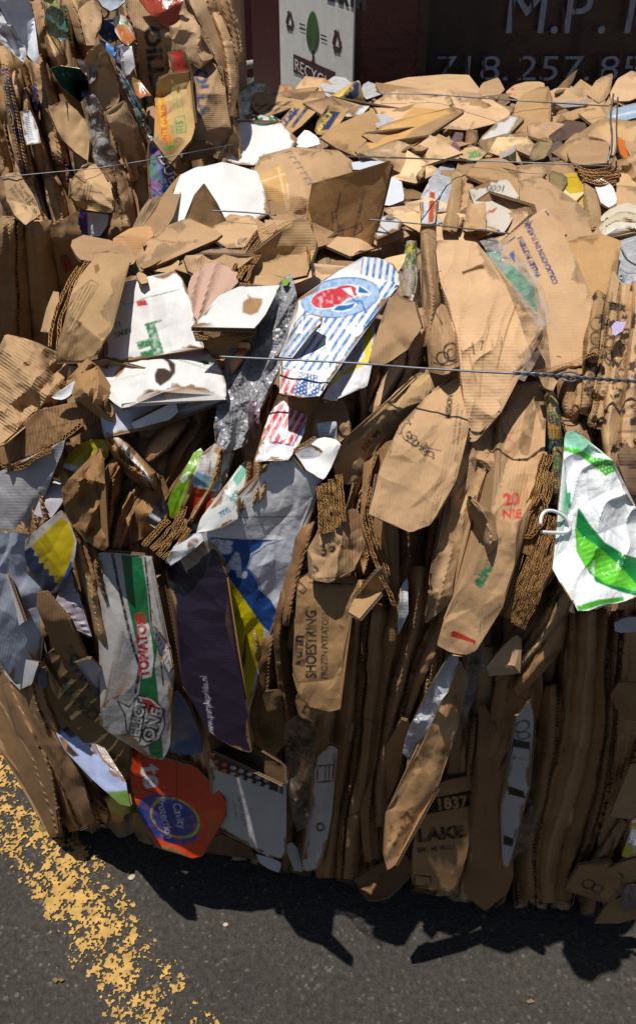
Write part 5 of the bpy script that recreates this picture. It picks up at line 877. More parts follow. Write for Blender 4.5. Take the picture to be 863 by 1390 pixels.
PM('cardboard_carton', 'crushed kraft carton end marked 36', 'carton', [(418, 752), (430, 736), (448, 712), (468, 692), (480, 688), (496, 704), (502, 722), (492, 748), (478, 776), (450, 790), (426, 782)], col=K2, h=11.5, step=1.6, crumple=1.6, short='kraft carton end marked 36', n=(-.1, -.75, .65), k=.6,
   prints=[('text', '36', 437, 756, 15, 24, '#2c241c', dict(bold=.05)), ('text', '43', 424, 782, 9, 40, '#2c241c', dict(bold=.04)), ('line', [(430, 786), (486, 782)], 2.5, '#2c241c'), ('line', [(484, 776), (492, 752)], 2.5, '#2c241c')])
PM('cardboard_carton', 'carton lettered SHOESTRING FROZEN POTATOES standing upright', 'carton', [(398, 908), (400, 850), (404, 800), (408, 782), (440, 786), (482, 786), (480, 810), (466, 840), (464, 900), (461, 962), (442, 966), (424, 960), (404, 934)], col='#a97e4e', h=11, step=1.15, short='shoestring carton', bend=.4, tear=.5, n=(-.1, -.9, .35), k=.6, crumple=.8, folds=[(404, 800, 484, 800, 0, .8, 3)],
   prints=[('text', 'SHOESTRING', 429, 921, 14, 90, '#2a221a', dict(bold=.04, sx=.78)), ('text', 'FROZEN POTATOES', 444, 922, 8.5, 89, '#2a221a', dict(bold=.03, sx=.82)), ('text', 'gunn', 408, 904, 15, 84, '#2a221a', dict(bold=.05)), ('line', [(420, 791), (478, 793)], 2, '#2a221a'), ('loop', [(406, 790), (416, 800), (412, 806), (402, 800)], 2, '#2a221a')])
PM('cardboard_flap', 'broken carton corner with a dark printed star below the shoestring carton', 'cardboard', [(406, 938), (424, 962), (444, 966), (440, 974), (424, 980), (412, 972), (404, 952)], col='#a97e4e', h=11.4, step=1.8, prints=[('poly', [(424, 944), (438, 952), (430, 956), (440, 962), (426, 958)], '#2a221a'), ('text', '82', 416, 972, 9, 60, '#2a221a', dict(bold=.04))])
PM('printed_carton', 'white and blue corner box printed SIZE 65S in teal', 'carton', [(266, 724), (276, 700), (296, 676), (316, 650), (324, 636), (336, 624), (334, 650), (326, 680), (322, 704), (300, 714), (280, 722)], col='#dfe0de', h=11, step=1.3, mat='white_board', short='box printed SIZE 65S', n=(.1, -.65, .75), k=.6, crumple=.6,
   prints=[('text', 'SIZE', 310, 688, 7, 212, '#2a7a96', dict(bold=.04, sx=.9)), ('text', '65S', 320, 664, 9, 240, '#2a9088', dict(bold=.04, sx=.9)), ('poly', [(316, 650), (334, 626), (334, 644), (322, 660)], '#7ac0a8')])
for i, (ln, c) in enumerate([([(302, 606), (292, 650), (270, 690), (254, 716)], K2), ([(338, 620), (338, 650), (330, 690), (326, 706)], K4), ([(350, 620), (350, 654), (342, 690)], K2), ([(362, 630), (360, 660), (352, 684)], K1)]):
    RM('cardboard_fold', ('first', 'second', 'third', 'fourth')[i] + ' thin board edge left of the blue and yellow A carton', 'cardboard', ln, [9, 12, 9], col=c, h=11 + i * .2, depth=2.5, crumple=1.5, group='thin board edges beside the size box')
PM('printed_carton', 'white tubular carton with a blue band and red base', 'carton', [(243, 722), (252, 690), (262, 652), (276, 618), (290, 604), (314, 606), (318, 616), (304, 640), (296, 664), (282, 694), (264, 722), (250, 730)], col='#dcdad8', h=9.5, step=1.5, mat='gloss_print', short='white red-based carton', k=.4,
   prints=[('poly', [(260, 656), (266, 640), (300, 652), (296, 666)], '#7aa4bc'), ('poly', [(258, 660), (296, 668), (282, 696), (266, 712), (246, 708)], '#ae3a26'), ('ell', 302, 610, 12, 7, 10, '#b88c5c'), ('line', [(286, 626), (284, 642)], 1.4, '#222')])
PM('plastic_strip', 'pair of lime green glossy strips beside the white red-based carton', 'plastic strip', [(224, 702), (230, 672), (240, 650), (254, 640), (262, 616), (272, 608), (276, 616), (268, 644), (258, 668), (246, 690), (236, 704)], col='#78a81e', h=9, step=2, mat='gloss_print', short='lime green strips', prints=[('line', [(234, 700), (250, 660), (262, 640)], 3, '#3c6a12'), ('poly', [(244, 650), (254, 642), (256, 650), (248, 656)], '#cfd4c8')])
flute('tangled corrugated edges below the lime green strips', [[(206, 746), (226, 726), (244, 700), (250, 686)], [(214, 754), (236, 730), (252, 704)], [(222, 760), (240, 742), (256, 716)], [(196, 742), (214, 718), (228, 704)]], h=9.2, dup=2, group=GM, deep=2.6)
PM('printed_carton', 'white rolled carton end holding brown shreds above the purple panel', 'carton', [(226, 760), (236, 742), (254, 726), (272, 722), (276, 732), (262, 746), (244, 760), (232, 768)], col='#c6c8cc', h=9.6, step=2, mat='white_board', prints=[('ell', 262, 738, 9, 6, 45, '#5a3c20')])
PM('printed_carton', 'black wrapper with a white bar left of the lime green strips', 'wrapper', [(196, 706), (206, 692), (220, 676), (228, 684), (224, 708), (210, 716)], col='#1d1d1c', h=8, step=2, mat='gloss_print', prints=[('line', [(200, 696), (216, 706)], 5, '#c8c8cc'), ('line', [(216, 676), (222, 690)], 2, '#8a2424')])

# ---- right of centre
PM('cardboard_sheet', 'large creased tan flap with a split near its top', 'cardboard', [(593, 344), (600, 328), (622, 326), (655, 330), (668, 364), (700, 400), (733, 440), (716, 476), (702, 506), (688, 530), (676, 556), (664, 572), (650, 596), (640, 600), (634, 560), (630, 505), (614, 440), (598, 392)], col=K3, h=12.5, step=1.7, short='large creased tan flap', n=(.03, -.55, .83), k=.55, crumple=.9, wave=(72, 34, 3.5),
   prints=[('poly', [(626, 369), (640, 364), (648, 360), (664, 356), (672, 362), (662, 364), (648, 366), (634, 370), (628, 373)], '#5a3c20'), ('text', '| 7 1 /', 640, 478, 13, 10, '#4a3c30', dict(bold=.0)), ('line', [(704, 404), (690, 440), (680, 474), (674, 500)], 2, '#8a6234'), ('line', [(636, 480), (646, 520)], 1.4, '#8f6a3c'), ('line', [(664, 440), (656, 480), (650, 540)], 1.4, '#94703f')])
PM('plastic_bag', 'bright green plastic showing behind the large creased tan flap', 'plastic bag', [(656, 342), (676, 346), (694, 362), (712, 376), (722, 398), (728, 426), (712, 412), (694, 396), (676, 374), (664, 360)], col='#15a070', h=15.5, mat='bag_plastic', crumple=1.6, thick=.8, step=2.6, short='bright green plastic')
PM('plastic_film', 'clear film wrapped round the bright green plastic', 'plastic film', [(652, 328), (668, 322), (700, 344), (726, 372), (738, 400), (744, 436), (736, 448), (726, 430), (700, 396), (672, 362)], col='#c6ccd2', h=16.3, mat='clear_film', crumple=2.4, thick=.5)
PM('cardboard_sheet', 'tan board printed PALLET PATTERN and COLOCACION EN PLATAFORMA in navy', 'cardboard', [(676, 334), (708, 306), (741, 284), (756, 300), (768, 334), (790, 390), (806, 432), (820, 472), (790, 484), (760, 498), (724, 504), (706, 504), (728, 450), (724, 410), (700, 372)], col=K1, h=11, step=1.35, short='PALLET PATTERN board', bend=.4, n=(.03, -.5, .86), k=.7, crumple=.55, thick=5,
   prints=[('text', 'COLOCACION EN PLATAFORMA', 757, 384, 6.6, 115.5, '#2f3764', dict(bold=.07, sx=.8)), ('text', 'PALLET PATTERN', 733, 374, 6.6, 115.5, '#2f3764', dict(bold=.07, sx=.8)), ('poly', [(690, 346), (697, 340), (699, 358)], '#33508e'), ('line', [(712, 308), (722, 300)], 2.2, '#2f3764'), ('line', [(740, 287), (744, 292)], 2.2, '#2f3764'), ('line', [(688, 330), (698, 322)], 2.2, '#2f3764')])
PM('cardboard_sheet', 'honey coloured sheet right of the PALLET PATTERN board', 'cardboard', [(754, 324), (800, 321), (843, 326), (836, 350), (822, 398), (806, 416), (790, 414), (776, 380), (764, 350)], col='#bd9150', h=9.5, step=3, short='honey coloured sheet', n=(.0, -.5, .87), k=.7, crumple=.7)
PM('cardboard_flap', 'shaded flap below the honey coloured sheet', 'cardboard', [(790, 414), (812, 412), (818, 430), (822, 452), (812, 470), (802, 444)], col=K2, h=8)
flute('wavy cut edge under the PALLET PATTERN board', [[(724, 506), (750, 502), (776, 492), (804, 480), (820, 476)]], h=11.6, amp=1.8, period=8, group=GM)
PM('plastic_film', 'clear film strip between the creased flap and the PALLET PATTERN board', 'plastic film', [(700, 508), (716, 478), (732, 448), (742, 440), (738, 470), (722, 500), (710, 516)], col='#c4b8ac', h=11.8, mat='clear_film', crumple=2.4, thick=.5)
RM('cardboard_fold', 'shaded rolled carton end below the PALLET PATTERN board', 'cardboard', [(782, 500), (780, 530), (774, 572)], [52, 50, 26], col=K2, h=9.5, depth=3, pk=-.2, short='rolled carton end')
PM('cardboard_flap', 'small tan flap under the wire twist', 'cardboard', [(728, 510), (744, 508), (756, 516), (750, 530), (736, 522)], col=K1, h=11)
PM('cardboard_carton', 'folded tan carton face printed MISSION with a black vine ornament', 'carton', [(507, 702), (512, 664), (518, 636), (530, 604), (545, 574), (566, 548), (592, 530), (614, 512), (628, 508), (632, 540), (632, 586), (622, 624), (606, 656), (594, 688), (588, 710), (562, 722), (534, 712)], col=K1, h=14.5, step=1.2, short='MISSION carton', n=(-.03, -.6, .8), k=.6, crumple=.75,
   prints=[('text', 'MISSION', 611, 569, 7.5, 84, '#2a2018', dict(bold=.05, sx=.8)), ('text', 'Our mission is to continue to', 616, 604, 3.6, 83, '#4a3828', dict(sx=.9)), ('text', 'be the leader through our', 622, 604, 3.6, 83, '#4a3828', dict(sx=.9))] +
          [('ring', 546 + 5 * math.sin(i * 1.7) + i * 4.6 * (i > 3) - 12 * (i > 3), 565 + (i * 6.5 if i < 5 else 26 + (i - 4) * 3.6), 4.6, 3.6, i * 30, '#2c241c', 1.5) for i in range(12)] + [('ell', 552 + 6 * math.sin(i * 2.3) + max(0, i - 4) * 5, 570 + (i * 5.5 if i < 5 else 24 + (i - 4) * 4), 1.6, 1.6, 0, '#2c241c') for i in range(12)] + [('line', [(546, 560), (542, 580), (548, 596), (562, 604), (580, 608), (598, 612)], 1.4, '#2c241c')])
PM('cardboard_flap', 'strip of carton with a clipped vine ornament right of the MISSION carton', 'cardboard', [(596, 700), (606, 660), (624, 626), (634, 600), (646, 596), (640, 630), (624, 664), (612, 700), (604, 712)], col=K1, h=11.4, step=1.9, prints=[('ring', 614, 622, 6, 4, 20, '#2c241c', 1.6), ('ring', 624, 616, 5, 3, -20, '#2c241c', 1.5)], n=(.3, -.7, .6), k=.5, short='clipped vine strip')
PM('cardboard_flap', 'open dark folded side left of the MISSION carton', 'cardboard', [(490, 690), (496, 650), (508, 618), (522, 598), (540, 592), (528, 614), (520, 650), (514, 700), (520, 740), (534, 790), (538, 822), (528, 816), (508, 770), (494, 728)], col='#a17649', h=10.5, n=(-.6, -.7, .3), k=.6, crumple=1.1, short='open dark folded side')
flute('double corrugated edge outlining the open dark folded side', [[(500, 660), (494, 700), (504, 744), (522, 790), (536, 822)], [(512, 614), (502, 636), (498, 664)], [(508, 664), (502, 700), (512, 742), (528, 782)]], h=12, amp=2.0, period=7.5, group=GM)
PM('cardboard_carton', 'folded carton with a black heart-shaped scroll ornament', 'carton', [(582, 498), (584, 470), (590, 436), (598, 412), (606, 416), (614, 446), (622, 484), (622, 500), (604, 504)], col=K2, h=11.8, step=1.35, short='scroll ornament carton',
   prints=[('ring', 612, 478, 10, 12, 0, '#2a2018', 3), ('ring', 600, 486, 8, 8, 0, '#2a2018', 2.5), ('ring', 612, 480, 5, 6, 0, '#2a2018', 2), ('line', [(584, 490), (596, 496), (610, 496), (622, 490)], 2, '#2a2018'), ('line', [(592, 426), (600, 440)], 2, '#3a2c1c')])
PM('cardboard_sheet', 'ribbed tan panel under the wire left of the scroll ornament carton', 'cardboard', [(560, 520), (570, 504), (590, 500), (620, 506), (624, 520), (600, 528), (580, 536), (562, 546)], col=K1, h=10, step=2.6)
RM('plastic_bottle', 'clear plastic sleeve with a green and yellow frog-like print', 'plastic film', [(556, 328), (556, 352), (556, 380), (554, 402)], [12, 16, 20, 18], col='#b4b0a4', h=11.5, mat='milky_film', step=1.5, thick=.6, prints=[('ell', 556, 338, 4, 9, 0, '#d8c42c'), ('blotch', 4, .1, '#2c7a2c', [(546, 328), (566, 328), (566, 366), (546, 366)])], short='clear printed sleeve')
RM('cardboard_fold', 'bright white barber-like strip near the plain torn tan flap', 'carton', [(560, 396), (556, 410), (552, 422)], [8, 10, 9], col='#dcdcdc', h=13, step=1.2, mat='gloss_print', prints=[('stripes', [(545, 394), (566, 394), (566, 424), (545, 424)], -20, 6, .4, '#22242c')])
for i, (ln, w, c, h_) in enumerate([([(580, 312), (584, 360), (588, 410), (580, 470)], [20, 18, 16, 16], K2, 10.5), ([(570, 420), (568, 460), (556, 510), (530, 560)], [18, 22, 22, 16], K1, 10), ([(600, 440), (586, 500), (566, 540)], [14, 18, 16], K2, 9.5), ([(548, 470), (540, 500), (524, 530), (506, 560)], [16, 20, 20, 16], K3, 9.8), ([(514, 500), (504, 530), (496, 560)], [14, 16, 14], K2, 9.4)]):
    RM('cardboard_fold', ('tallest', 'second', 'third', 'palest', 'shortest')[i] + ' upright fold between the plain torn tan flap and the creased flap', 'cardboard', ln, w, col=c, h=h_, depth=3.4, pk=(-.3, .3, 0, .2, -.2)[i], pw=1.6, group='upright folds beside the creased flap')
# column right of Mission
PM('cardboard_carton', 'twisted tan carton column hanging below the large creased tan flap', 'cardboard', [(632, 600), (646, 590), (664, 572), (680, 556), (690, 548), (688, 570), (672, 600), (660, 630), (646, 668), (632, 690), (622, 740), (608, 800), (596, 840), (584, 850), (590, 800), (602, 740), (612, 690), (622, 640)], col=K1, h=10.6, crumple=1.5, ncre=9, k=.4, wave=(78, 22, 5), step=2.8, short='twisted tan column')
PM('cardboard_flap', 'curved shell-like fold right of the twisted tan column', 'cardboard', [(642, 618), (656, 606), (672, 612), (690, 634), (694, 650), (684, 660), (672, 640), (656, 626)], col=K2, h=11, thick=4)
PM('cardboard_carton', 'bulging rounded carton inside the shell-like fold', 'cardboard', [(640, 664), (650, 646), (672, 640), (690, 654), (692, 690), (680, 720), (662, 700), (646, 690)], col='#ae7f4c', h=9.5, wave=(60, 26, 6), short='bulging rounded carton')
PM('cardboard_flap', 'knotted lit fold below the bulging rounded carton', 'cardboard', [(640, 676), (654, 688), (668, 706), (676, 724), (670, 746), (652, 764), (636, 770), (632, 740), (628, 706)], col=K1, h=10.4, crumple=2.6, ncre=10, short='knotted lit fold')
PM('cardboard_carton', 'pale pinkish carton with red 20 NIE print and a small red bar', 'carton', [(684, 562), (688, 536), (702, 518), (724, 514), (734, 534), (741, 562), (740, 604), (728, 650), (712, 692), (700, 740), (694, 780), (682, 814), (660, 850), (646, 880), (632, 890), (606, 882), (592, 876), (604, 842), (622, 806), (646, 772), (664, 744), (674, 706), (682, 664), (690, 612)], col='#c49e7c', h=12.2, step=1.3, short='red-printed pinkish carton', n=(-.15, -.65, .72), k=.4, crumple=1.0, ncre=7,
   prints=[('text', '20', 683, 686, 15, 4, '#b8443a', dict(bold=.06)), ('text', 'NIE', 681, 704, 12, 2, '#b8443a', dict(bold=.05)), ('stripes', [(686, 548), (690, 534), (708, 520), (708, 536), (690, 560)], 60, 4, .25, '#b8584c'), ('stripes', [(688, 540), (706, 524), (706, 540), (688, 558)], -30, 6, .2, '#b8584c'), ('line', [(688, 574), (696, 584), (690, 596), (700, 604), (692, 614)], 1.6, '#b8584c'), ('text', 'lly', 672, 740, 9, 30, '#2f6f4a', dict(shear=.3)), ('text', 'elle', 652, 800, 17, 62, '#2f6f4a', dict(bold=.05, shear=.2)),
           ('poly', [(612, 858), (616, 856), (646, 870), (644, 876), (640, 872), (611, 864)], '#a82c26')])
flute('thick stack of corrugated edges between the red-printed pinkish carton and the shopping bag', [[(742, 616), (730, 660), (716, 700), (704, 744), (692, 790), (680, 836)], [(744, 640), (738, 680), (724, 716), (712, 752)], [(736, 700), (724, 740), (708, 790), (692, 840)], [(748, 700), (736, 744), (718, 790), (698, 846)], [(756, 720), (742, 760), (724, 800), (702, 850)], [(764, 730), (750, 770), (730, 806), (706, 852)]], h=11.8, dup=3, group=GM, deep=2.6, short='thick stack of corrugated edges')
flute('looped corrugated edges in the middle of the thick stack', [[(724, 690), (734, 672), (740, 690), (734, 712), (720, 728), (710, 724), (714, 706), (724, 690)]], h=12.4, amp=2.4, period=8, group=GM, deep=2.4)
for i, (ln, w) in enumerate([([(738, 650), (728, 690), (712, 736), (700, 790)], [12, 16, 14, 8]), ([(760, 716), (744, 756), (724, 800), (704, 850)], [16, 18, 16, 10])]):
    RM('cardboard_fold', ('upper', 'lower')[i] + ' brown liner showing inside the thick stack of corrugated edges', 'cardboard', ln, w, col=K4, h=9.5, depth=2, group='liners inside the edge stack')
RM('printed_carton', 'rolled magazine-like carton with green and yellow photo print', 'carton', [(744, 530), (750, 560), (753, 610), (756, 650), (757, 684)], [16, 17, 17, 16, 14], col='#b7a878', h=12, step=1.5, mat='gloss_print', short='rolled photo-print carton', depth=2.6,
   prints=[('blotch', 12, .0, '#4f7a58'), ('blotch', 16, .3, '#c9a24a'), ('blotch', 9, .45, '#3d5a6a'), ('poly', [(740, 520), (752, 520), (748, 548), (740, 548)], '#c9b27a')])
PM('cardboard_carton', 'kraft carton with faint print between the rolled photo carton and ornate cartons', 'carton', [(762, 566), (772, 574), (792, 580), (806, 596), (800, 616), (784, 606), (770, 592)], col=K2, h=8.5)
# ornate cartons, right edge
for i, (ln, w) in enumerate([([(814, 400), (806, 440), (800, 500), (792, 560)], [18, 22, 22, 20]), ([(832, 392), (826, 440), (818, 500), (808, 580)], [18, 20, 24, 24]), ([(850, 384), (846, 440), (836, 500), (828, 580), (832, 640)], [18, 20, 24, 28, 22]), ([(868, 380), (866, 450), (858, 520), (852, 600), (858, 660)], [18, 22, 24, 28, 24])]):
    RM('cardboard_carton', ('first', 'second', 'third', 'fourth')[i] + ' ornate scroll-printed carton edge from the left at the right border', 'carton', ln, w, col=(K2, K1, K3, K1)[i], h=9.6 + .4 * i, step=1.6, depth=3, pk=(-.2, .3, -.3, .2)[i], crumple=1.5,
       prints=[('ring', ln[1][0] + 3, ln[1][1] + 20 * j + 8 * i, 8, 9, 30 * j, '#3a2f24', 2.2) for j in range(3)] + [('blotch', 13, .42, '#41342a'), ('text', 'aretty', ln[2][0] - 4, ln[2][1] + 30, 7, 70 - 130 * (i % 2), '#3a2f24', dict(shear=.3))], group='scroll-printed carton edges at the right border')
PM('plastic_film', 'small violet-white film scrap caught in the ornate cartons', 'plastic film', [(828, 444), (834, 436), (848, 436), (846, 448), (836, 454), (830, 454)], col='#b7a8cc', h=13, mat='bag_plastic', crumple=2, thick=.8)
PM('cardboard_carton', 'upright narrow flap in front of the silvery-white bag', 'cardboard', [(826, 404), (830, 380), (836, 366), (838, 384), (834, 412)], col=K1, h=11)
PM('dried_flowers', 'dark crumpled printed flap above the right end of the shopping bag', 'cardboard', [(836, 610), (850, 600), (872, 604), (872, 660), (856, 676), (846, 650), (838, 636)], col='#6a5446', h=10.5, crumple=2.6, ncre=10, jag=3)
# shopping bag
BAG = [(764, 600), (768, 590), (780, 585), (792, 592), (808, 610), (830, 626), (834, 640), (842, 660), (852, 680), (866, 694), (874, 712), (874, 806), (846, 818), (812, 824), (785, 831), (776, 812), (762, 794), (748, 774), (752, 760), (768, 746), (776, 728), (770, 700), (768, 670), (770, 640), (764, 620)]
PM('shopping_bag', 'white plastic shopping bag with green bands hanging over the right front', 'shopping bag', BAG, col='#eceef0', h=14.5, step=1.5, mat='bag_plastic', thick=1, short='green-banded shopping bag', crumple=1.15, rag=.7, ncre=9, k=.5, tear=.3, wave=(66, 40, 7), n=(.1, -.7, .7),
   prints=[('poly', [(764, 588), (784, 584), (808, 608), (800, 618), (786, 610), (764, 608)], '#8ccab0'), ('poly', [(764, 606), (786, 610), (804, 620), (830, 624), (834, 640), (822, 646), (806, 634), (786, 618), (764, 612)], '#3fae28'), ('dots', [(800, 620), (830, 626), (832, 646), (812, 644)], 5, 1.3, 20, '#d8ecd0'), ('poly', [(766, 670), (774, 668), (774, 690), (768, 690)], '#2a9a6a'),
           ('poly', [(784, 688), (800, 712), (820, 736), (846, 752), (866, 758), (874, 762), (874, 812), (856, 808), (832, 800), (808, 790), (794, 770), (782, 748), (780, 720)], '#12793a'), ('poly', [(780, 714), (790, 728), (812, 742), (836, 764), (852, 780), (874, 806), (852, 800), (820, 792), (794, 770), (782, 748)], '#56b82a'), ('stripes', [(786, 730), (812, 744), (840, 772), (856, 796), (820, 790), (796, 768)], 20, 7, .3, '#7fd04a'),
           ('text', 'regulares', 805, 790, 6.2, 86, '#eef4ee', dict(bold=.02, sx=.9)), ('text', 'turas', 796, 786, 6, 86, '#eef4ee', dict(sx=.9)), ('poly', [(785, 831), (812, 822), (846, 816), (846, 810), (812, 814), (782, 822)], '#49a82c'), ('line', [(796, 646), (800, 680), (818, 710), (846, 734)], 1.4, '#b4c4e0')])
# lower right folds
FAN = [([(764, 800), (740, 850), (706, 896), (672, 920)], [26, 34, 30, 16], K1), ([(768, 830), (752, 872), (724, 908), (700, 940)], [22, 28, 26, 14], '#a67a48'), ([(742, 800), (720, 840), (690, 880), (664, 910)], [18, 24, 20, 8], '#9a6f40')]
for i, (ln, w, c) in enumerate(FAN):
    RM('cardboard_fold', ('middle', 'lower', 'upper')[i] + ' fold of the fan-shaped carton under the shopping bag', 'carton', ln, w, col=c, h=10.4 - abs(i - 1) * .5, depth=3, pk=.3, step=2.2, prints=[('text', '88', 738, 826, 15, 10, '#2c5a3c', dict(bold=.05))] if i == 0 else [], group='folds of the fan-shaped carton', short='fan-shaped carton' if i == 0 else None)
RL = [([(708, 900), (700, 960), (680, 1010), (664, 1060)], [60, 66, 50, 20], '#a27546', 7, 'rounded broad fold below the fan-shaped carton'),
      ([(750, 930), (746, 1000), (732, 1080), (716, 1140), (722, 1220)], [40, 44, 44, 40, 30], '#9b6f42', 7.6, 'long fold right of the black-banded white strip'),
      ([(792, 834), (790, 920), (782, 1000), (760, 1090), (742, 1160), (740, 1224)], [44, 52, 54, 50, 40, 26], '#a87d50', 8.6, 'broadest long brown fold under the shopping bag'),
      ([(818, 830), (812, 900), (812, 980), (800, 1060), (776, 1140), (758, 1224)], [20, 22, 24, 26, 24, 20], '#96693c', 8.8, 'narrow long fold right of the broadest one'),
      ([(838, 828), (832, 900), (828, 980), (818, 1060), (800, 1130), (776, 1200)], [22, 26, 26, 24, 22, 16], '#a1754a', 8.2, 'second narrow long fold under the shopping bag'),
      ([(860, 840), (852, 930), (846, 1010), (836, 1080), (816, 1150)], [34, 36, 30, 28, 20], '#a67a4c', 7.4, 'rightmost long fold under the shopping bag')]
for ln, w, c, h_, nm in RL:
    RM('cardboard_fold', nm + ', in shade near the ground', 'cardboard', ln, w, col=c, h=h_, depth=3.6, pw=1.8, pk=-.15, crumple=1.3, ncre=6, short=None)
PM('cardboard_carton', 'square brown carton flap at the right border below the shopping bag', 'carton', [(828, 944), (846, 928), (872, 930), (872, 974), (850, 976), (836, 960)], col='#9a7044', h=10.4, short='square brown flap')
PM('white_cardboard', 'white torn scrap at the right border below the shopping bag', 'paper', [(832, 844), (852, 838), (872, 838), (872, 856), (850, 858), (834, 856)], col='#c4c4cc', h=10, mat='white_board')
PM('white_carton', 'narrow white carton with black bands in the lower right front', 'carton', [(700, 972), (718, 952), (722, 980), (718, 1018), (720, 1040), (714, 1070), (706, 1100), (696, 1140), (690, 1176), (684, 1172), (682, 1130), (678, 1104), (690, 1072), (694, 1040), (696, 1006)], col='#bdb9b8', h=9.4, step=1.4, mat='white_board', short='black-banded white strip', crumple=.9,
   prints=[('poly', [(688, 1066), (710, 1074), (712, 1084), (690, 1078)], '#16120e'), ('poly', [(680, 1132), (700, 1140), (698, 1150), (682, 1146)], '#16120e'), ('poly', [(694, 1002), (722, 1008), (722, 1018), (696, 1014)], '#2a2a28'), ('ring', 708, 986, 10, 7, 30, '#4c5450', 2.5), ('ring', 710, 998, 8, 5, 0, '#4c5450', 2), ('text', 'CHURN', 696, 1030, 4, -8, '#4a4a48')])
PM('plastic_film', 'dim clear film beside the black-banded white strip', 'plastic film', [(706, 1104), (718, 1082), (726, 1112), (722, 1140), (704, 1160), (694, 1166)], col='#8a8486', h=9.8, mat='clear_film', crumple=2.5, thick=.5)
PM('cardboard_flap', 'creased brown flap with a pointed foot left of the black-banded white strip', 'cardboard', [(632, 1208), (642, 1120), (650, 1050), (648, 960), (656, 956), (692, 1036), (676, 1060), (678, 1110), (686, 1176), (692, 1212), (668, 1206), (666, 1238)], col='#94683c', h=9, crumple=1.5, ncre=7, short='pointed-foot flap', n=(-.1, -.98, .1), k=.5)
PM('cardboard_carton', 'dark kraft carton printed 1837 and LAKE at the foot of the bale', 'carton', [(560, 1202), (560, 1150), (566, 1120), (590, 1080), (600, 1062), (648, 1052), (644, 1100), (634, 1160), (622, 1214), (590, 1206)], col='#a0754a', h=9.6, step=1.2, short='carton printed LAKE', bend=.4, tear=.5, n=(-.05, -.99, .08), k=.6, crumple=.5,
   prints=[('poly', [(572, 1086), (642, 1072), (640, 1094), (576, 1106)], '#241a12'), ('text', '1837', 592, 1100, 15, 7, '#b08a5a', dict(bold=.03, sx=1.0)), ('text', 'LAKE', 566, 1142, 15, 6, '#241a12', dict(bold=.07, sx=1.3)), ('text', 'EEK, MI 49021', 566, 1157, 6, 5, '#241a12', dict(bold=.04)), ('loop', [(562, 1188), (584, 1190), (584, 1204), (562, 1202)], 2, '#241a12')])
PM('cardboard_plank', 'sunlit frayed board splinter leaning across the foot of the bale', 'cardboard', [(622, 892), (630, 900), (632, 930), (622, 985), (606, 1034), (590, 1074), (566, 1108), (548, 1138), (532, 1176), (522, 1184), (524, 1160), (530, 1134), (528, 1100), (546, 1070), (566, 1030), (592, 976), (610, 930)], col='#b98a52', h=13.5, step=2.4, jag=2.4, crumple=1.2, short='frayed board splinter', n=(-.1, -.75, .6), k=.5, prints=[('blotch', 6, .35, '#7a5226', [(520, 1130), (560, 1090), (570, 1110), (530, 1186)])])
PM('plastic_film', 'milky white plastic tube beside the frayed board splinter', 'plastic film', [(544, 1022), (556, 990), (574, 950), (598, 910), (618, 882), (622, 892), (610, 928), (590, 970), (572, 1012), (556, 1034)], col='#c6c8d0', h=12, mat='milky_film', crumple=1.8, thick=.8, short='milky plastic tube')
PM('plastic_film', 'dark bluish film right of the frayed board splinter', 'plastic film', [(634, 880), (652, 868), (656, 900), (644, 940), (628, 990), (626, 940)], col='#8a8c98', h=8.5, mat='clear_film', crumple=2, thick=.5)
PM('cardboard_flap', 'orange-brown torn flap left of the frayed board splinter', 'cardboard', [(518, 1066), (530, 1010), (546, 976), (552, 984), (540, 1024), (536, 1056), (522, 1094)], col='#b57a3a', h=8.6, jag=2)
ML = [([(486, 786), (480, 850), (474, 920), (466, 1000), (450, 1090), (440, 1188)], [26, 30, 32, 32, 30, 26], '#9a6f43', 8.6, 'long fold right of the shoestring carton'),
      ([(512, 820), (504, 880), (500, 950), (494, 1030), (476, 1120), (468, 1192)], [34, 38, 34, 34, 34, 24], '#a2764a', 9.2, 'long fold with a printed outline in the lower centre'),
      ([(546, 800), (536, 860), (524, 930), (512, 1010), (500, 1100), (504, 1170)], [26, 32, 30, 28, 26, 18], '#96693c', 8.8, 'long fold under the open dark side'),
      ([(574, 770), (566, 840), (548, 910), (534, 970), (522, 1040), (516, 1120)], [28, 30, 28, 24, 20, 14], '#a67b4d', 9.6, 'long fold left of the frayed splinter'),
      ([(606, 800), (594, 850), (572, 900), (556, 950), (546, 990)], [26, 26, 24, 18, 12], '#9e7246', 9.2, 'short slanting fold above the milky plastic tube'),
      ([(388, 800), (380, 860), (384, 930), (396, 1000)], [18, 22, 20, 16], '#7e5630', 8.6, 'dark fold hard against the shoestring carton'),
      ([(368, 850), (360, 910), (356, 980), (368, 1040)], [22, 26, 30, 24], '#8a6036', 8, 'dark fold below the yellow lower panel'),
      ([(420, 700), (408, 744), (396, 790), (386, 850)], [24, 22, 20, 14], '#8f6437', 9.6, 'shaded torn fold right of the blue A panel'),
      ([(440, 690), (424, 730), (410, 770)], [14, 18, 14], '#94693c', 10, 'short fold left of the carton end marked 36')]
for ln, w, c, h_, nm in ML:
    RM('cardboard_fold', nm, 'cardboard', ln, w, col=c, h=h_, depth=3.4, pw=1.7, pk=.1, crumple=1.3, ncre=6, step=(1.6 if 'outline' in nm else 4), prints=[('loop', [(486, 974), (506, 978), (494, 1100), (472, 1108), (474, 1040)], 1.6, '#2a1c10'), ('line', [(492, 990), (484, 1080)], 1.2, '#2a1c10')] if 'outline' in nm else [])
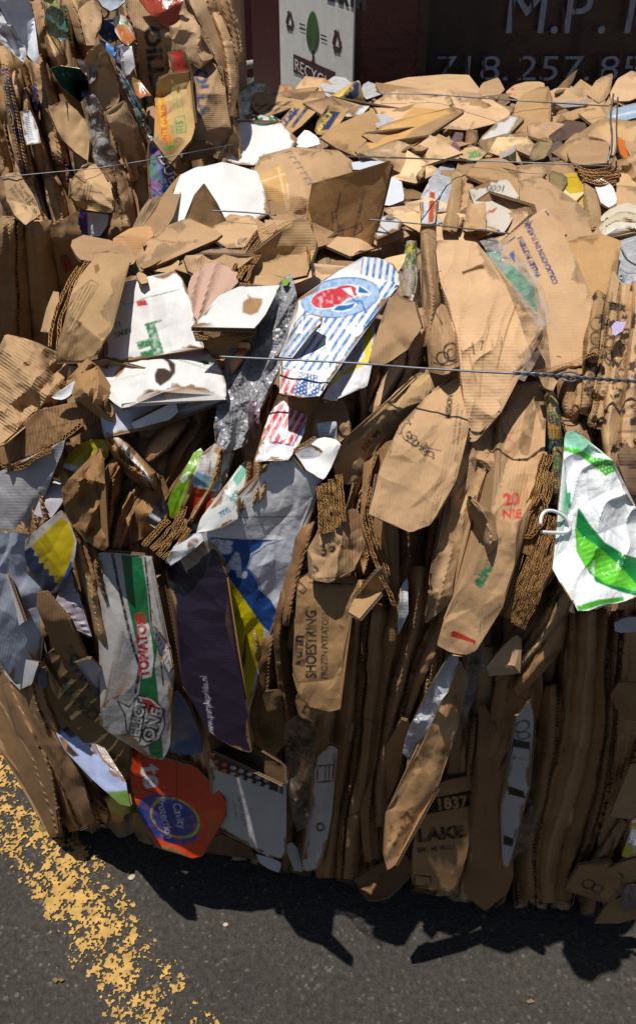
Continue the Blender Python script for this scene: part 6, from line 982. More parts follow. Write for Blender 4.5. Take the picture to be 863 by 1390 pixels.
PM('cardboard_carton', 'angular folded flap right of the shoestring carton', 'cardboard', [(478, 828), (492, 800), (508, 780), (522, 770), (530, 792), (518, 806), (500, 818), (486, 836)], col=K2, h=10.8, crumple=1.6, short='angular folded flap')
PM('white_cardboard', 'thin white sliver between the long folds of the centre', 'white board', [(538, 862), (544, 800), (552, 782), (556, 802), (552, 836)], col='#b8babf', h=11, mat='white_board')
PM('white_carton', 'white flattened bottle-shaped carton with black bands near the ground', 'carton', [(410, 1180), (418, 1140), (426, 1100), (428, 1050), (432, 1026), (442, 1012), (456, 1018), (454, 1050), (450, 1100), (440, 1140), (426, 1178), (416, 1184)], col='#bfbbb8', h=9.6, step=1.3, mat='white_board', short='bottle-shaped white carton', crumple=.9,
   prints=[('loop', [(431, 1040), (454, 1038), (453, 1060), (430, 1062)], 2.4, '#1c1814'), ('line', [(442, 1040), (441, 1060)], 2, '#1c1814'), ('line', [(447, 1040), (446, 1060)], 2, '#1c1814'), ('text', 'O', 428, 1128, 11, 0, '#1c1814', dict(bold=.06))])
PM('plastic_film', 'dusty clear film hanging beside the bottle-shaped white carton', 'plastic film', [(388, 984), (404, 974), (430, 984), (438, 1010), (430, 1040), (426, 1090), (416, 1120), (400, 1130), (392, 1070), (386, 1020)], col='#8b7f78', h=9, mat='clear_film', crumple=2.6, thick=.5, short='dusty clear film')
PM('white_cardboard', 'white folded corner at the foot of the bottle-shaped white carton', 'paper', [(388, 1146), (396, 1142), (404, 1160), (410, 1182), (398, 1180)], col='#b8b4b0', h=8, mat='white_board')
PM('cardboard_flap', 'creased brown pad on the ground below the frayed board splinter', 'cardboard', [(478, 1196), (512, 1186), (548, 1160), (560, 1178), (528, 1216), (500, 1224)], col='#7e5a34', h=6.4, crumple=1.4, short='creased brown pad')
PM('cardboard_flap', 'printed carton strip with green letters above the dusty clear film', 'carton', [(356, 940), (376, 936), (384, 960), (384, 1010), (366, 1030), (356, 990)], col='#76602f', h=8.4, step=1.7, prints=[('text', 'OOD', 372, 1016, 11, 84, '#3a4a28', dict(bold=.02))])
# bottom right corner heap
PM('cardboard_carton', 'crushed carton with a curly black logo at the bottom right', 'carton', [(768, 1206), (786, 1176), (822, 1170), (846, 1196), (826, 1228), (796, 1210)], col='#a87c4c', h=8.6, step=1.7, crumple=1.6, prints=[('ring', 798, 1200, 8, 6, 0, '#2a1c12', 2), ('ring', 810, 1206, 7, 5, 0, '#2a1c12', 2)], short='curly logo carton')
PM('cardboard_sheet', 'sunlit kraft strip with faint green letters at the bottom right', 'carton', [(812, 1196), (824, 1178), (850, 1168), (872, 1162), (872, 1190), (846, 1204), (822, 1208)], col='#b08550', h=10, step=1.7, prints=[('text', 'NATU', 832, 1198, 9, 14, '#5a6a44')], short='sunlit lettered strip')
PM('drinks_pouch', 'yellow and white printed wrapper at the bottom right corner', 'wrapper', [(844, 1160), (852, 1140), (860, 1118), (874, 1110), (874, 1150), (856, 1162)], col='#d9d8d6', h=11, step=1.5, mat='gloss_print', prints=[('poly', [(842, 1162), (858, 1164), (860, 1152), (850, 1144)], '#d8c81c'), ('poly', [(858, 1118), (874, 1108), (874, 1116), (860, 1126)], '#d8c81c'), ('text', 'elo', 856, 1150, 8, 60, '#5a5a9a', dict(bold=.03))])
PM('plastic_film', 'dirty clear film under the sunlit lettered strip', 'plastic film', [(812, 1214), (830, 1202), (860, 1200), (872, 1206), (872, 1230), (842, 1240), (820, 1232)], col='#8c8684', h=7.6, mat='milky_film', crumple=3, thick=.6)
PM('cardboard_flap', 'lowest crumpled tan scrap at the bottom right corner', 'cardboard', [(806, 1252), (830, 1222), (852, 1228), (876, 1206), (876, 1240), (838, 1256)], col='#a07648', h=6, crumple=1.8)
PM('cardboard_roll', 'pale rolled carton end at the right border above the bottom corner', 'cardboard', [(836, 1100), (846, 1070), (858, 1040), (872, 1030), (872, 1084), (858, 1110), (842, 1108)], col=K1, h=10.5, wave=(60, 22, 4))
PM('paper_sheet', 'tiny blue and white paper scrap near the curly logo carton', 'paper', [(786, 1184), (794, 1174), (798, 1178), (790, 1188)], col='#c8d4e4', h=11, mat='white_board', step=1.6)
for i in range(3):
    RM('cardboard_fold', ('upper', 'middle', 'lower')[i] + ' slanting torn board edge above the curly logo carton', 'cardboard', [(846 - i * 8, 1112 + i * 10), (826 - i * 8, 1150 + i * 8), (800 - i * 10, 1192 + i * 6)], [14, 16, 10], col=(K1, '#9a7044', K2)[i], h=9.2 - i * .4, depth=2.6, crumple=1.5, group='slanting torn board edges at the lower right')
PM('white_cardboard', 'pair of sunlit twisted board tips under the thick edge stack', 'cardboard', [(658, 908), (672, 890), (700, 866), (708, 872), (690, 896), (704, 912), (682, 904), (666, 918)], col=K3, h=11, crumple=1.5)

# ------------------------------------------------------------------ anonymous folds between the traced pieces
rM = random.Random(5)
def filler(ln, w, h, col, grp=GM, **kw):
    s_ = RM('cardboard_fold', '', 'cardboard', ln, w, h=h, col=col, hero=False, group=grp, pk=rM.uniform(-.75, .75), depth=rM.uniform(2.8, 5), pw=rM.choice([1, 1, 1.4, 4, 6]), seed=rM.randrange(60000), tvar=.12, thick=3.5, step=5, crumple=1.4, **kw)
for y0, y1, n_, hh in ((520, 700, 27, 5.5), (660, 880, 27, 5.0), (840, 1060, 27, 4.5), (1010, 1240, 27, 4.0)):
    for i in range(n_):
        x = 4 + i * 33 + rM.uniform(-9, 9)
        lean = np.interp(x, [0, 180, 430, 863], [-50, -20, 26, 30])
        bot = np.interp(x, [0, 90, 180, 250, 430, 650, 863], [925, 1130, 1100, 1150, 1185, 1220, 1245])
        ya, yb = y0 + rM.uniform(-25, 25), min(y1 + rM.uniform(-20, 30), bot)
        if yb - ya < 50: continue
        xm = x - lean * .5
        filler([(x, ya), (xm + rM.uniform(-7, 7), (ya + yb) / 2), (x - lean + rM.uniform(-6, 6), yb)], [rM.uniform(14, 34), rM.uniform(20, 60), rM.uniform(12, 34)], hh + rM.uniform(-1.5, 1.5), rM.choice([K1, K2, K3, K4, '#9c7143']))
for i in range(34):
    x = 420 + i * 13.2 + rM.uniform(-5, 5); y0 = rM.uniform(820, 980); y1 = min(y0 + rM.uniform(140, 300), np.interp(x, [430, 650, 863], [1185, 1220, 1245]))
    RM('cardboard_fold', '', 'cardboard', [(x + 12, y0), (x + rM.uniform(-4, 6), (y0 + y1) / 2), (x - 14, y1)], [rM.uniform(4, 9), rM.uniform(7, 16), rM.uniform(4, 9)], h=rM.uniform(6.5, 9.8), col=rM.choice([K1, K2, '#9c7143', K3]), hero=False, pk=rM.uniform(-.8, .8), depth=rM.uniform(1.2, 3), pw=rM.choice([1, 1.4, 4]), seed=rM.randrange(60000), tvar=.15, step=3.4, crumple=1.5)
# crushed pieces on the top between the traced ones
def cluster(x0, y0, x1, y1, n_, wmin, wmax, asp, hh, rear):
    for i in range(n_):
        cx, cy = rM.uniform(x0, x1), rM.uniform(y0, y1); w = rM.uniform(wmin, wmax); hgt = w * asp * rM.uniform(.5, 1.2); a = rM.uniform(-.7, .7)
        k_ = rM.choice([3, 4, 4, 4, 5]); pts = []
        for j in range(k_):
            an = 2 * math.pi * (j + rM.uniform(-.25, .25)) / k_; r_ = rM.uniform(.75, 1.3)
            px, py = math.cos(an) * w / 2 * r_, math.sin(an) * hgt / 2 * r_
            pts.append((cx + px * math.cos(a) - py * math.sin(a), cy + px * math.sin(a) * .6 + py * math.cos(a)))
        nn = (rM.uniform(-.35, .35), rM.uniform(-.7, -.35), rM.uniform(.6, .95))
        piece('cardboard_scrap', '', 'cardboard', pts, h=hh + rM.uniform(-2, 2), n=nn, k=.6 if False else .75, col=rM.choice([K1, K2, K3, K4, '#cbb48e', K1]), hero=False, group=GR if rear else GM, seed=rM.randrange(60000), tvar=.12, crumple=1.6, ncre=5, step=4.0 if rear else 5, jag=1.6)
cluster(330, 122, 870, 175, 13, 80, 170, .26, 3.0, True)
cluster(500, 180, 870, 250, 13, 80, 170, .34, 3.0, True)
cluster(520, 245, 870, 330, 13, 80, 160, .42, 3.5, True)
cluster(150, 270, 420, 380, 16, 46, 100, .45, 3.2, False)
cluster(200, 300, 560, 420, 14, 60, 120, .5, 4.0, False)
cluster(280, 430, 860, 520, 14, 60, 110, .6, 4.0, False)
cluster(10, 470, 330, 640, 12, 60, 110, .7, 3.5, False)
for i in range(44):   # bent narrow edges lying every way on the rear top
    cx, cy = rM.uniform(330, 860), rM.uniform(124, 320); a_ = rM.choice([rM.uniform(-.35, .35), rM.uniform(1.0, 2.1)]); L_ = rM.uniform(22, 60) * (1 if abs(math.cos(a_)) > .7 else .6)
    ln = [(cx - math.cos(a_) * L_ / 2, cy - math.sin(a_) * L_ / 2), (cx + rM.uniform(-4, 4), cy + rM.uniform(-3, 3)), (cx + math.cos(a_) * L_ / 2, cy + math.sin(a_) * L_ / 2)]
    RR('cardboard_fold', '', 'cardboard', ln, [rM.uniform(6, 14), rM.uniform(9, 20), rM.uniform(5, 14)], h=rM.uniform(2.5, 6.8), col=rM.choice([K1, K2, K3, K4, '#d2c2a4', KD]), hero=False, pk=rM.uniform(-.6, .6), depth=rM.uniform(2, 4), seed=rM.randrange(60000), tvar=.15, crumple=1.5)
# ================================================================== visibility, labels, linking
CELL = 4
gw, gh = int(863 / CELL) + 1, int(1390 / CELL) + 1
ZB = np.full((gh, gw), 1e9); OWN = np.full((gh, gw), -1, int)
for i, s in enumerate(SPECS):
    P, t = s['P'], s['t']; px = (P[:, 0] / CELL).astype(int); py = (P[:, 1] / CELL).astype(int)
    for ox, oy in ((0, 0),) if s['size'] < 30 else ((0, 0), (0, 1), (1, 0)):
        x, y = px + ox, py + oy; ok = (x >= 0) & (y >= 0) & (x < gw) & (y < gh); x, y, tt = x[ok], y[ok], t[ok]
        o = np.argsort(-tt); x, y, tt = x[o], y[o], tt[o]
        b_ = tt < ZB[y, x]; ZB[y[b_], x[b_]] = tt[b_]; OWN[y[b_], x[b_]] = i
for i, s in enumerate(SPECS):
    ys, xs = np.nonzero(OWN == i); s['area'] = len(xs)
    if len(xs): s['vc'] = (xs.mean() * CELL, ys.mean() * CELL)
marks = [s for s in SPECS if s['short'] and s['area'] > 6]
used = {s['label'] for s in SPECS if s['hero']}
def phrase(s):
    x, y = s['vc']; best = sorted(marks, key=lambda m: (m['vc'][0] - x) ** 2 + (m['vc'][1] - y) ** 2)
    def rel(m):
        dx, dy = x - m['vc'][0], y - m['vc'][1]
        return ('right of' if dx > 0 else 'left of') if abs(dx) > abs(dy) else ('below' if dy > 0 else 'above')
    sz = 'large' if s['area'] > 60 else 'mid-sized' if s['area'] > 28 else 'small' if s['area'] > 10 else 'tiny'
    lum = s['cols'][:, 0].mean(); tone = 'pale' if lum > .50 else 'brown' if lum > .36 else 'dark'
    kind = 'board fold' if s['name'] == 'cardboard_fold' else 'board scrap'
    w, h = s['bbox'][2] - s['bbox'][0], s['bbox'][3] - s['bbox'][1]; shp = 'upright' if h > 1.5 * w else 'flat-lying' if w > 1.6 * h else 'slanting'
    for m in best[:4]:
        for q in (f'{sz} {tone} {kind}', f'{sz} {tone} {shp} {kind}'):
            l = f'{q} {rel(m)} the {m["short"]}'
            if l not in used and len(l.split()) <= 16: return l
    for m, m2 in ((best[0], best[1]), (best[0], best[2]), (best[1], best[2]), (best[1], best[3]), (best[0], best[4])):
        l = f'{tone} {kind} {rel(m)} the {m["short"]}, {rel(m2)} the {m2["short"]}'
        if l not in used and len(l.split()) <= 16: return l
    return f'{sz} {tone} {kind} near the {best[0]["short"]}'
kept = []
for s in SPECS:
    if not s['hero']:
        if s['area'] < 5: continue
        s['label'] = phrase(s); used.add(s['label'])
    elif s['area'] < 1: continue
    kept.append(s)
PARTS = {  # pieces that are parts of another thing: how their label starts -> (short name of the thing, part name)
 'folded-under striped side': ('apple carton', 'side_flap'), 'shaded striped back panel': ('apple carton', 'back_flap'), 'double corrugated edge along': ('tall printed flap', 'corrugated_edge'),
 'split corrugated edge on': ('upright flap with navy drawings', 'corrugated_edge'), 'corrugated edge hanging below': ('white flap with torn patch', 'corrugated_edge'), 'brown tray flap in shade': ('white flap with torn patch', 'tray_flap'),
 'shaded inner wall of the crushed': ('crushed white box end', 'inner_wall'), 'lit lower lip': ('crushed white box end', 'lower_lip'), 'stack of four corrugated': ('white corner', 'corrugated_edge'), 'double corrugated edge outlining': ('open dark folded side', 'corrugated_edge'),
 'wavy cut edge under': ('PALLET PATTERN board', 'cut_edge'), 'bright white tongue': ('large bluish white carton', 'highlight_tongue'), 'curled torn tip': ('large bluish white carton', 'torn_tip'), 'green printed foot': ('bluish plank-like carton', 'printed_foot'),
 'black and white lettered side': ('TOMATOES carton', 'side_flap'), 'ragged dark edge of layered': ('carton with button circles', 'torn_edge'), 'white folded corner at the foot': ('bottle-shaped white carton', 'folded_corner'), 'upper brown liner': ('thick stack of corrugated edges', 'inner_liner'),
 'lower brown liner': ('thick stack of corrugated edges', 'inner_liner'), 'looped corrugated edges': ('thick stack of corrugated edges', 'looped_edge'), 'ragged corrugated edge under': ('ruled dark liner', 'corrugated_edge'), 'torn white film tail': ('second curved white board', 'film_tail'),
 'small ragged brown tab': ('green-lettered white box', 'torn_tab')}
byshort = {s['short']: s for s in kept if s['short']}
late = []
for s in kept:
    hit = next((v for k_, v in PARTS.items() if s['label'].startswith(k_)), None)
    if hit and hit[0] in byshort: late.append((s, hit)); continue
    link_spec(s)
for s, (par, nm) in late:
    s['name'] = nm; po = byshort[par]['obj']; ob = link_spec(s, parent=po); ob.location = ob.location - po.location; ob['label'] = s['label']

# ================================================================== baling wires resting on whatever stands proud
plain('wire_steel', '#777b82', rough=.5, metal=.6, noise=.12, scale=60)
plain('wire_dark', '#6a5f55', rough=.55, metal=.6, noise=.25, scale=60)
def zmin(x, y, r=2):
    i, j = int(np.clip(x / CELL, 0, gw - 1)), int(np.clip(y / CELL, 0, gh - 1))
    b_ = ZB[max(0, j - r):j + r + 1, max(0, i - r):i + r + 1]; b_ = b_[b_ < 1e8]
    return b_.min() if len(b_) else float(env(np.array([float(x)]), np.array([float(y)]), 'M')[0])
def tube(V, Fc, pts, rad, n=6):
    pts = np.asarray(pts); d = np.gradient(pts, axis=0); d /= np.linalg.norm(d, axis=1, keepdims=True) + 1e-12
    u = np.cross(d, [0.03, 0.1, 1.0]); u /= np.linalg.norm(u, axis=1, keepdims=True); v = np.cross(d, u); o = len(V)
    for i in range(len(pts)):
        for k in range(n):
            a = 2 * math.pi * k / n; V.append(pts[i] + rad * (u[i] * math.cos(a) + v[i] * math.sin(a)))
    for i in range(len(pts) - 1):
        for k in range(n): Fc.append((o + i * n + k, o + i * n + (k + 1) % n, o + (i + 1) * n + (k + 1) % n, o + (i + 1) * n + k))
    Fc.append([o + k for k in range(n)][::-1]); Fc.append([o + (len(pts) - 1) * n + k for k in range(n)])
def mesh_obj(name, V, Fc, mat, label=None, cat=None, group=None, kind=None, parent=None, smooth=True, origin=True):
    V = np.asarray(V, float); org = np.array([0, 0, 0.0])
    if origin and parent is None and kind is None: org = V.mean(0); org[2] = V[:, 2].min()
    me = bpy.data.meshes.new(name); me.from_pydata((V - org).tolist(), [], [tuple(map(int, f)) for f in Fc]); me.materials.append(mat if not isinstance(mat, str) else MATS[mat])
    if smooth: me.polygons.foreach_set('use_smooth', [True] * len(me.polygons))
    ob = bpy.data.objects.new(name, me); ob.location = org; COL.objects.link(ob); ob.parent = parent
    if label: ob['label'] = label
    if cat: ob['category'] = cat
    if group: ob['group'] = group
    if kind: ob['kind'] = kind
    return ob
def wire(label, pts, rad=.0013, twist=None, mat='wire_steel', lift=.004, win=40):
    sp = smooth_line(pts, 5); t = np.array([zmin(x, y) for x, y in sp])
    w_ = max(1, int(win / 5)); tm = np.array([t[max(0, i - w_):i + w_ + 1].min() for i in range(len(t))])
    k_ = np.ones(2 * w_ + 1) / (2 * w_ + 1); tm = np.convolve(np.pad(tm, w_, mode='edge'), k_, mode='valid')
    tm = np.minimum(tm, t) - lift
    tm = np.convolve(np.pad(tm, 2, mode='edge'), np.ones(5) / 5, mode='valid')
    X = at(sp[:, 0], sp[:, 1], tm); V, Fc = [], []
    if twist is None: tube(V, Fc, X, rad)
    else:
        s_ = np.arange(len(X)) * 5.0; Xf = np.array([np.interp(np.arange(0, s_[-1], 1.5), s_, X[:, k]) for k in range(3)]).T; sf = np.arange(0, s_[-1], 1.5)
        for q in (0, math.pi):
            a = sf / twist * 2 * math.pi + q; off = rad * 1.15
            Y = Xf + off * np.stack([0 * a, np.cos(a) * .6, np.sin(a)], 1)
            tube(V, Fc, Y, rad)
    return mesh_obj('baling_wire', V, Fc, mat, label, 'wire', group='steel baling wires')
wire('taut single steel wire across the front, over the apple carton', [(298, 484), (380, 488), (480, 493), (560, 499), (640, 504), (700, 507)], rad=.0013, lift=.012, win=70)
wire('twisted pair of steel wire joining the front baling wire at the right', [(696, 506), (740, 509), (790, 513), (868, 518)], rad=.0013, twist=22, lift=.012, win=60)
wire('loose wire knot loop by the shaded rolled carton end', [(752, 510), (766, 505), (780, 506), (786, 512), (776, 518), (762, 515)], rad=.0012, lift=.016)
wire('thin wire across the rear left bale', [(-4, 241), (60, 235), (140, 227), (220, 214), (270, 205), (318, 196)], rad=.0010, lift=.002, win=24)
wire('thin wire lying on the large white board', [(284, 286), (330, 288), (375, 292)], rad=.0014)
wire('rear wire running from the upright flap to the pale carton', [(500, 298), (560, 303), (620, 309), (690, 317)], rad=.0012, lift=.008)
wire('long rear wire across the middle of the top', [(470, 212), (560, 215), (640, 218), (720, 221), (800, 224), (832, 226)], rad=.0014, lift=.008)
wire('farthest wire along the back row', [(515, 127), (580, 128), (650, 133), (740, 139), (826, 144)], rad=.0018, lift=.01)
wire('vertical twisted wire bundle at the upper right', [(832, 128), (828, 160), (830, 190), (824, 222)], rad=.002, twist=26, lift=.01)
wire('second vertical wire strand at the upper right', [(838, 132), (836, 170), (836, 200), (828, 226)], rad=.0017, mat='wire_dark', lift=.01)
wire('short curled wire on the silvery-white bag', [(842, 336), (850, 352), (866, 362)], rad=.0014, lift=.008)
# strap loop beside the bag
V, Fc = [], []
lp = smooth_line([(734, 722), (752, 723), (770, 722), (773, 714), (766, 702), (752, 694), (740, 694), (734, 702), (733, 712)], 3)
tt_ = zmin(755, 706, 5) - .012
tube(V, Fc, at(lp[:, 0], lp[:, 1], np.full(len(lp), tt_) + .012 * np.sin(np.arange(len(lp)) * .12)), .0021, 8)
plain('white_plastic', '#dcdcda', rough=.35, noise=.05)
mesh_obj('plastic_strap', V, Fc, 'white_plastic', 'white plastic strap loop between the edge stack and the shopping bag', 'strap')

# ================================================================== bale bodies behind the pieces
m, nt, b = nodemat('pressed_board'); L = nt.links.new
geo = N(nt, 'ShaderNodeNewGeometry'); mp = N(nt, 'ShaderNodeMapping'); mp.inputs['Scale'].default_value = (70, 5, 1.6); L(geo.outputs['Position'], mp.inputs['Vector'])
nz = N(nt, 'ShaderNodeTexNoise', Scale=1.6, Detail=8.0, Roughness=.7, Distortion=.5); L(mp.outputs[0], nz.inputs['Vector'])
cr = N(nt, 'ShaderNodeValToRGB'); L(nz.outputs['Fac'], cr.inputs[0]); e = cr.color_ramp.elements
e[0].position = .38; e[0].color = (.17, .105, .055, 1); e[1].position = .6; e[1].color = (.40, .265, .15, 1)
L(cr.outputs[0], b.inputs['Base Color']); b.inputs['Roughness'].default_value = .9
bp = N(nt, 'ShaderNodeBump', Strength=.8, Distance=.008); L(nz.outputs['Fac'], bp.inputs['Height']); L(bp.outputs[0], b.inputs['Normal'])

def bale_body(name, label, xa, xb, prof, seed, nx=420, shear=0, prou=None):
    """closed body swept along X from a profile function prof(x) -> list of (y, z)"""
    rs_ = np.random.RandomState(seed); kx = np.cumsum(rs_.uniform(.012, .05, 160)) + xa - .3; ka = rs_.uniform(-1, 1, 160); kx2 = np.cumsum(rs_.uniform(.004, .014, 500)) + xa - .3; ka2 = rs_.uniform(-1, 1, 500)
    xs = np.linspace(xa, xb, nx); R = [prof(x) for x in xs]; n_ = len(R[0]); V = []; Fc = []
    for i, x in enumerate(xs):
        for (y, z) in R[i]:
            w_ = .05 * float(vnoise(np.array(x * 5.), np.array((z - y) * 2.2), seed + 2)) + .008 * float(vnoise(np.array(x * 9.), np.array((z - y) * 14.), seed + 3))
            xx = x + w_; r_ = .016 * float(np.interp(xx, kx, ka)) + .010 * float(np.interp(xx, kx2, ka2)) + .006 * float(vnoise(np.array(xx * 30), np.array((z - y) * 22.), seed + 4))
            if prou and z > .05: y = y - .06 * np.clip((x - prou) / .05, 0, 1)
            V.append((x - shear * max(0, 1 - z) * max(0, 1 - (x - xa) / .4), y + r_, max(z, .004) + r_ * .6 * (z > .5)))
    for i in range(nx - 1):
        for k in range(n_): Fc.append((i * n_ + k, (i + 1) * n_ + k, (i + 1) * n_ + (k + 1) % n_, i * n_ + (k + 1) % n_))
    Fc.append(list(range(n_))); Fc.append([(nx - 1) * n_ + k for k in range(n_)][::-1])
    return mesh_obj(name, V, Fc, 'pressed_board', label, 'bale', group='bales of pressed cardboard', smooth=False)
def profM(x):
    z = list(np.linspace(.004, 1.04, 26)); y = [float(yfront(np.array(x), np.array(q))) + .055 for q in z]
    y = [min(v, 1.88) for v in y]
    top = [(v, 1.055) for v in np.linspace(max(y[-1] + .04, 1.2), 1.95, 12)]
    return [(a, c) for a, c in zip(y, z)] + top + [(2.02, .7), (2.02, .004)]
bale_body('cardboard_bale', 'big front bale of crushed cardboard, seen only as dark layers between its sheets', -.36, 1.3, profM, 3, shear=.16, prou=.66)
bale_body('cardboard_bale', 'rear bale of pressed cardboard behind the front bale, below the far wire', -.16, 1.9, lambda x: [(2.12, .004), (2.10, .5), (2.10, 1.0)] + [(v, 1.04) for v in np.linspace(2.16, 3.1, 10)] + [(3.17, 1.0), (3.17, .5), (3.16, .004)], 8)
def profB(x):
    y0 = 2.0 + .38 * (x + .22) + .07; z = np.linspace(.004, 1.75, 26)
    return [(y0 + (.62 if q > .98 else -.35) * (q - .98) + (.12 if q <= .98 else 0) * min(1, (.98 - q) / .15), q) for q in z] + [(y0 + .6, 1.78), (y0 + 1.25, 1.74), (y0 + 1.3, .9), (y0 + 1.25, .004)]
bale_body('cardboard_bale', 'taller bale of pressed cardboard at the rear left behind its coloured waste', -1.75, -.25, profB, 12)

# ================================================================== ground
m, nt, b = nodemat('asphalt_ground'); L = nt.links.new
geo = N(nt, 'ShaderNodeNewGeometry')
n1 = N(nt, 'ShaderNodeTexNoise', Scale=3.0, Detail=6.0, Roughness=.6); L(geo.outputs['Position'], n1.inputs['Vector'])
n2 = N(nt, 'ShaderNodeTexNoise', Scale=90.0, Detail=6.0, Roughness=.75); L(geo.outputs['Position'], n2.inputs['Vector'])
vo = N(nt, 'ShaderNodeTexVoronoi', Scale=190.0); L(geo.outputs['Position'], vo.inputs['Vector'])
cr = N(nt, 'ShaderNodeValToRGB'); L(n2.outputs['Fac'], cr.inputs[0]); e = cr.color_ramp.elements
e[0].position = .32; e[0].color = (.018, .016, .014, 1); e[1].position = .72; e[1].color = (.082, .071, .060, 1)
mx = N(nt, 'ShaderNodeMix', data_type='RGBA', blend_type='MULTIPLY'); mx.inputs[0].default_value = .55; L(cr.outputs[0], mx.inputs[6])
cr2 = N(nt, 'ShaderNodeValToRGB'); L(n1.outputs['Fac'], cr2.inputs[0]); cr2.color_ramp.elements[0].position = .35; cr2.color_ramp.elements[0].color = (.55, .53, .5, 1); cr2.color_ramp.elements[1].position = .65; cr2.color_ramp.elements[1].color = (1.2, 1.15, 1.1, 1)
L(cr2.outputs[0], mx.inputs[7])
cr3 = N(nt, 'ShaderNodeValToRGB'); L(vo.outputs['Color'], cr3.inputs[0]); cr3.color_ramp.elements[0].position = .80; cr3.color_ramp.elements[0].color = (0, 0, 0, 1); cr3.color_ramp.elements[1].position = .97; cr3.color_ramp.elements[1].color = (.16, .14, .12, 1)
mx2 = N(nt, 'ShaderNodeMix', data_type='RGBA', blend_type='ADD'); mx2.inputs[0].default_value = .6; L(mx.outputs[2], mx2.inputs[6]); L(cr3.outputs[0], mx2.inputs[7])
L(mx2.outputs[2], b.inputs['Base Color']); b.inputs['Roughness'].default_value = .85
ad = N(nt, 'ShaderNodeMath', operation='ADD'); L(mul(nt, vo.outputs['Distance'], .8), ad.inputs[0]); L(n2.outputs['Fac'], ad.inputs[1])
bp = N(nt, 'ShaderNodeBump', Strength=1.0, Distance=.0035); L(ad.outputs[0], bp.inputs['Height']); L(bp.outputs[0], b.inputs['Normal'])
R_ = 300.0
mesh_obj('asphalt', [(-R_, -R_, 0), (R_, -R_, 0), (R_, R_, 0), (-R_, R_, 0)], [(0, 1, 2, 3)], 'asphalt_ground', kind='structure', smooth=False)
# worn yellow line: flakes of paint kept where the wear noise allows
def gpt(px, py):
    d = dirs(px, py); t = CAMZ / -d[2]; return d * t + np.array([0, 0, CAMZ])
A_, B_ = gpt(-10, 1040.)[:2], gpt(163., 1300.)[:2]
ld = (B_ - A_) / np.linalg.norm(B_ - A_); ln_ = np.array([-ld[1], ld[0]])
cs = .0016; us = np.arange(-.45, .95, cs); vs = np.arange(-.075, .075, cs)
gu, gv = np.meshgrid(us, vs, indexing='ij')
gxw = A_[0] + gu * ld[0] + gv * ln_[0]; gyw = A_[1] + gu * ld[1] + gv * ln_[1]
wear = .75 * fbm(gxw * 70, gyw * 70, 31, 5) + .6 * fbm(gxw * 14, gyw * 14, 33, 2) + .8 * vnoise(gxw * 240, gyw * 240, 35) + .3 * vnoise(gxw * 430, gyw * 480, 36)
keep = (wear > .03 + .9 * np.clip(np.abs(gv) - .058, 0, 1) / .02)
ii, jj = np.nonzero(keep[:-1, :-1]); nid = {}; V = []; Fc = []
for i, j in zip(ii, jj):
    q = []
    for a, c in ((i, j), (i + 1, j), (i + 1, j + 1), (i, j + 1)):
        k_ = (a, c)
        if k_ not in nid:
            nid[k_] = len(V); jx, jy = vnoise(np.array(a * 1.7), np.array(c * 1.3), 9) * cs * .35, vnoise(np.array(a * 1.3), np.array(c * 1.9), 19) * cs * .35
            V.append((gxw[a, c] + float(jx), gyw[a, c] + float(jy), .003))
        q.append(nid[k_])
    Fc.append(q)
plain('road_paint', '#b58f4c', rough=.8, noise=.4, scale=38, bump=.001)
me_y = mesh_obj('yellow_line', V, Fc, 'road_paint', kind='structure', smooth=False)
# small litter on the asphalt
def pebble(px, py, r, mat, label, name='pebble', grp=None, seed=0):
    c = gpt(px, py); V = []; Fc = []; nseg, nr = 8, 5; rr = random.Random(seed)
    for i in range(nr + 1):
        ph = math.pi * i / nr
        for k in range(nseg):
            th = 2 * math.pi * k / nseg; q = r * rr.uniform(.75, 1.15)
            V.append((c[0] + q * math.sin(ph) * math.cos(th) * 1.4, c[1] + q * math.sin(ph) * math.sin(th), max(.003, r * .5 + q * .5 * math.cos(ph))))
    for i in range(nr):
        for k in range(nseg): Fc.append((i * nseg + k, (i + 1) * nseg + k, (i + 1) * nseg + (k + 1) % nseg, i * nseg + (k + 1) % nseg))
    mesh_obj(name, V, Fc, mat, label, 'stone' if name == 'pebble' else 'litter', group=grp, smooth=False)
plain('chip_pale', '#b8a890', rough=.8, noise=.2); plain('chip_white', '#e8e8e8', rough=.5, noise=.1); plain('dry_leaf', '#7a6a3a', rough=.8, noise=.3)
pebble(179, 1192, .006, 'chip_pale', 'pale stone chip on the asphalt below the orange-red carton', seed=1)
pebble(62, 1210, .0022, 'chip_white', 'tiny white grain beside the yellow line', seed=2)
pebble(135, 1218, .0022, 'chip_white', 'tiny white grain right of the yellow line', seed=3)
pebble(306, 1256, .004, 'chip_pale', 'narrow pale chip near the bottom of the asphalt', seed=4)
pebble(60, 1126, .008, 'dry_leaf', 'dry olive leaf scrap at the edge of the yellow line', name='dry_leaf', seed=5)
rr = random.Random(77)
plain('scrap_tan', '#7d6748', rough=.9, noise=.15)
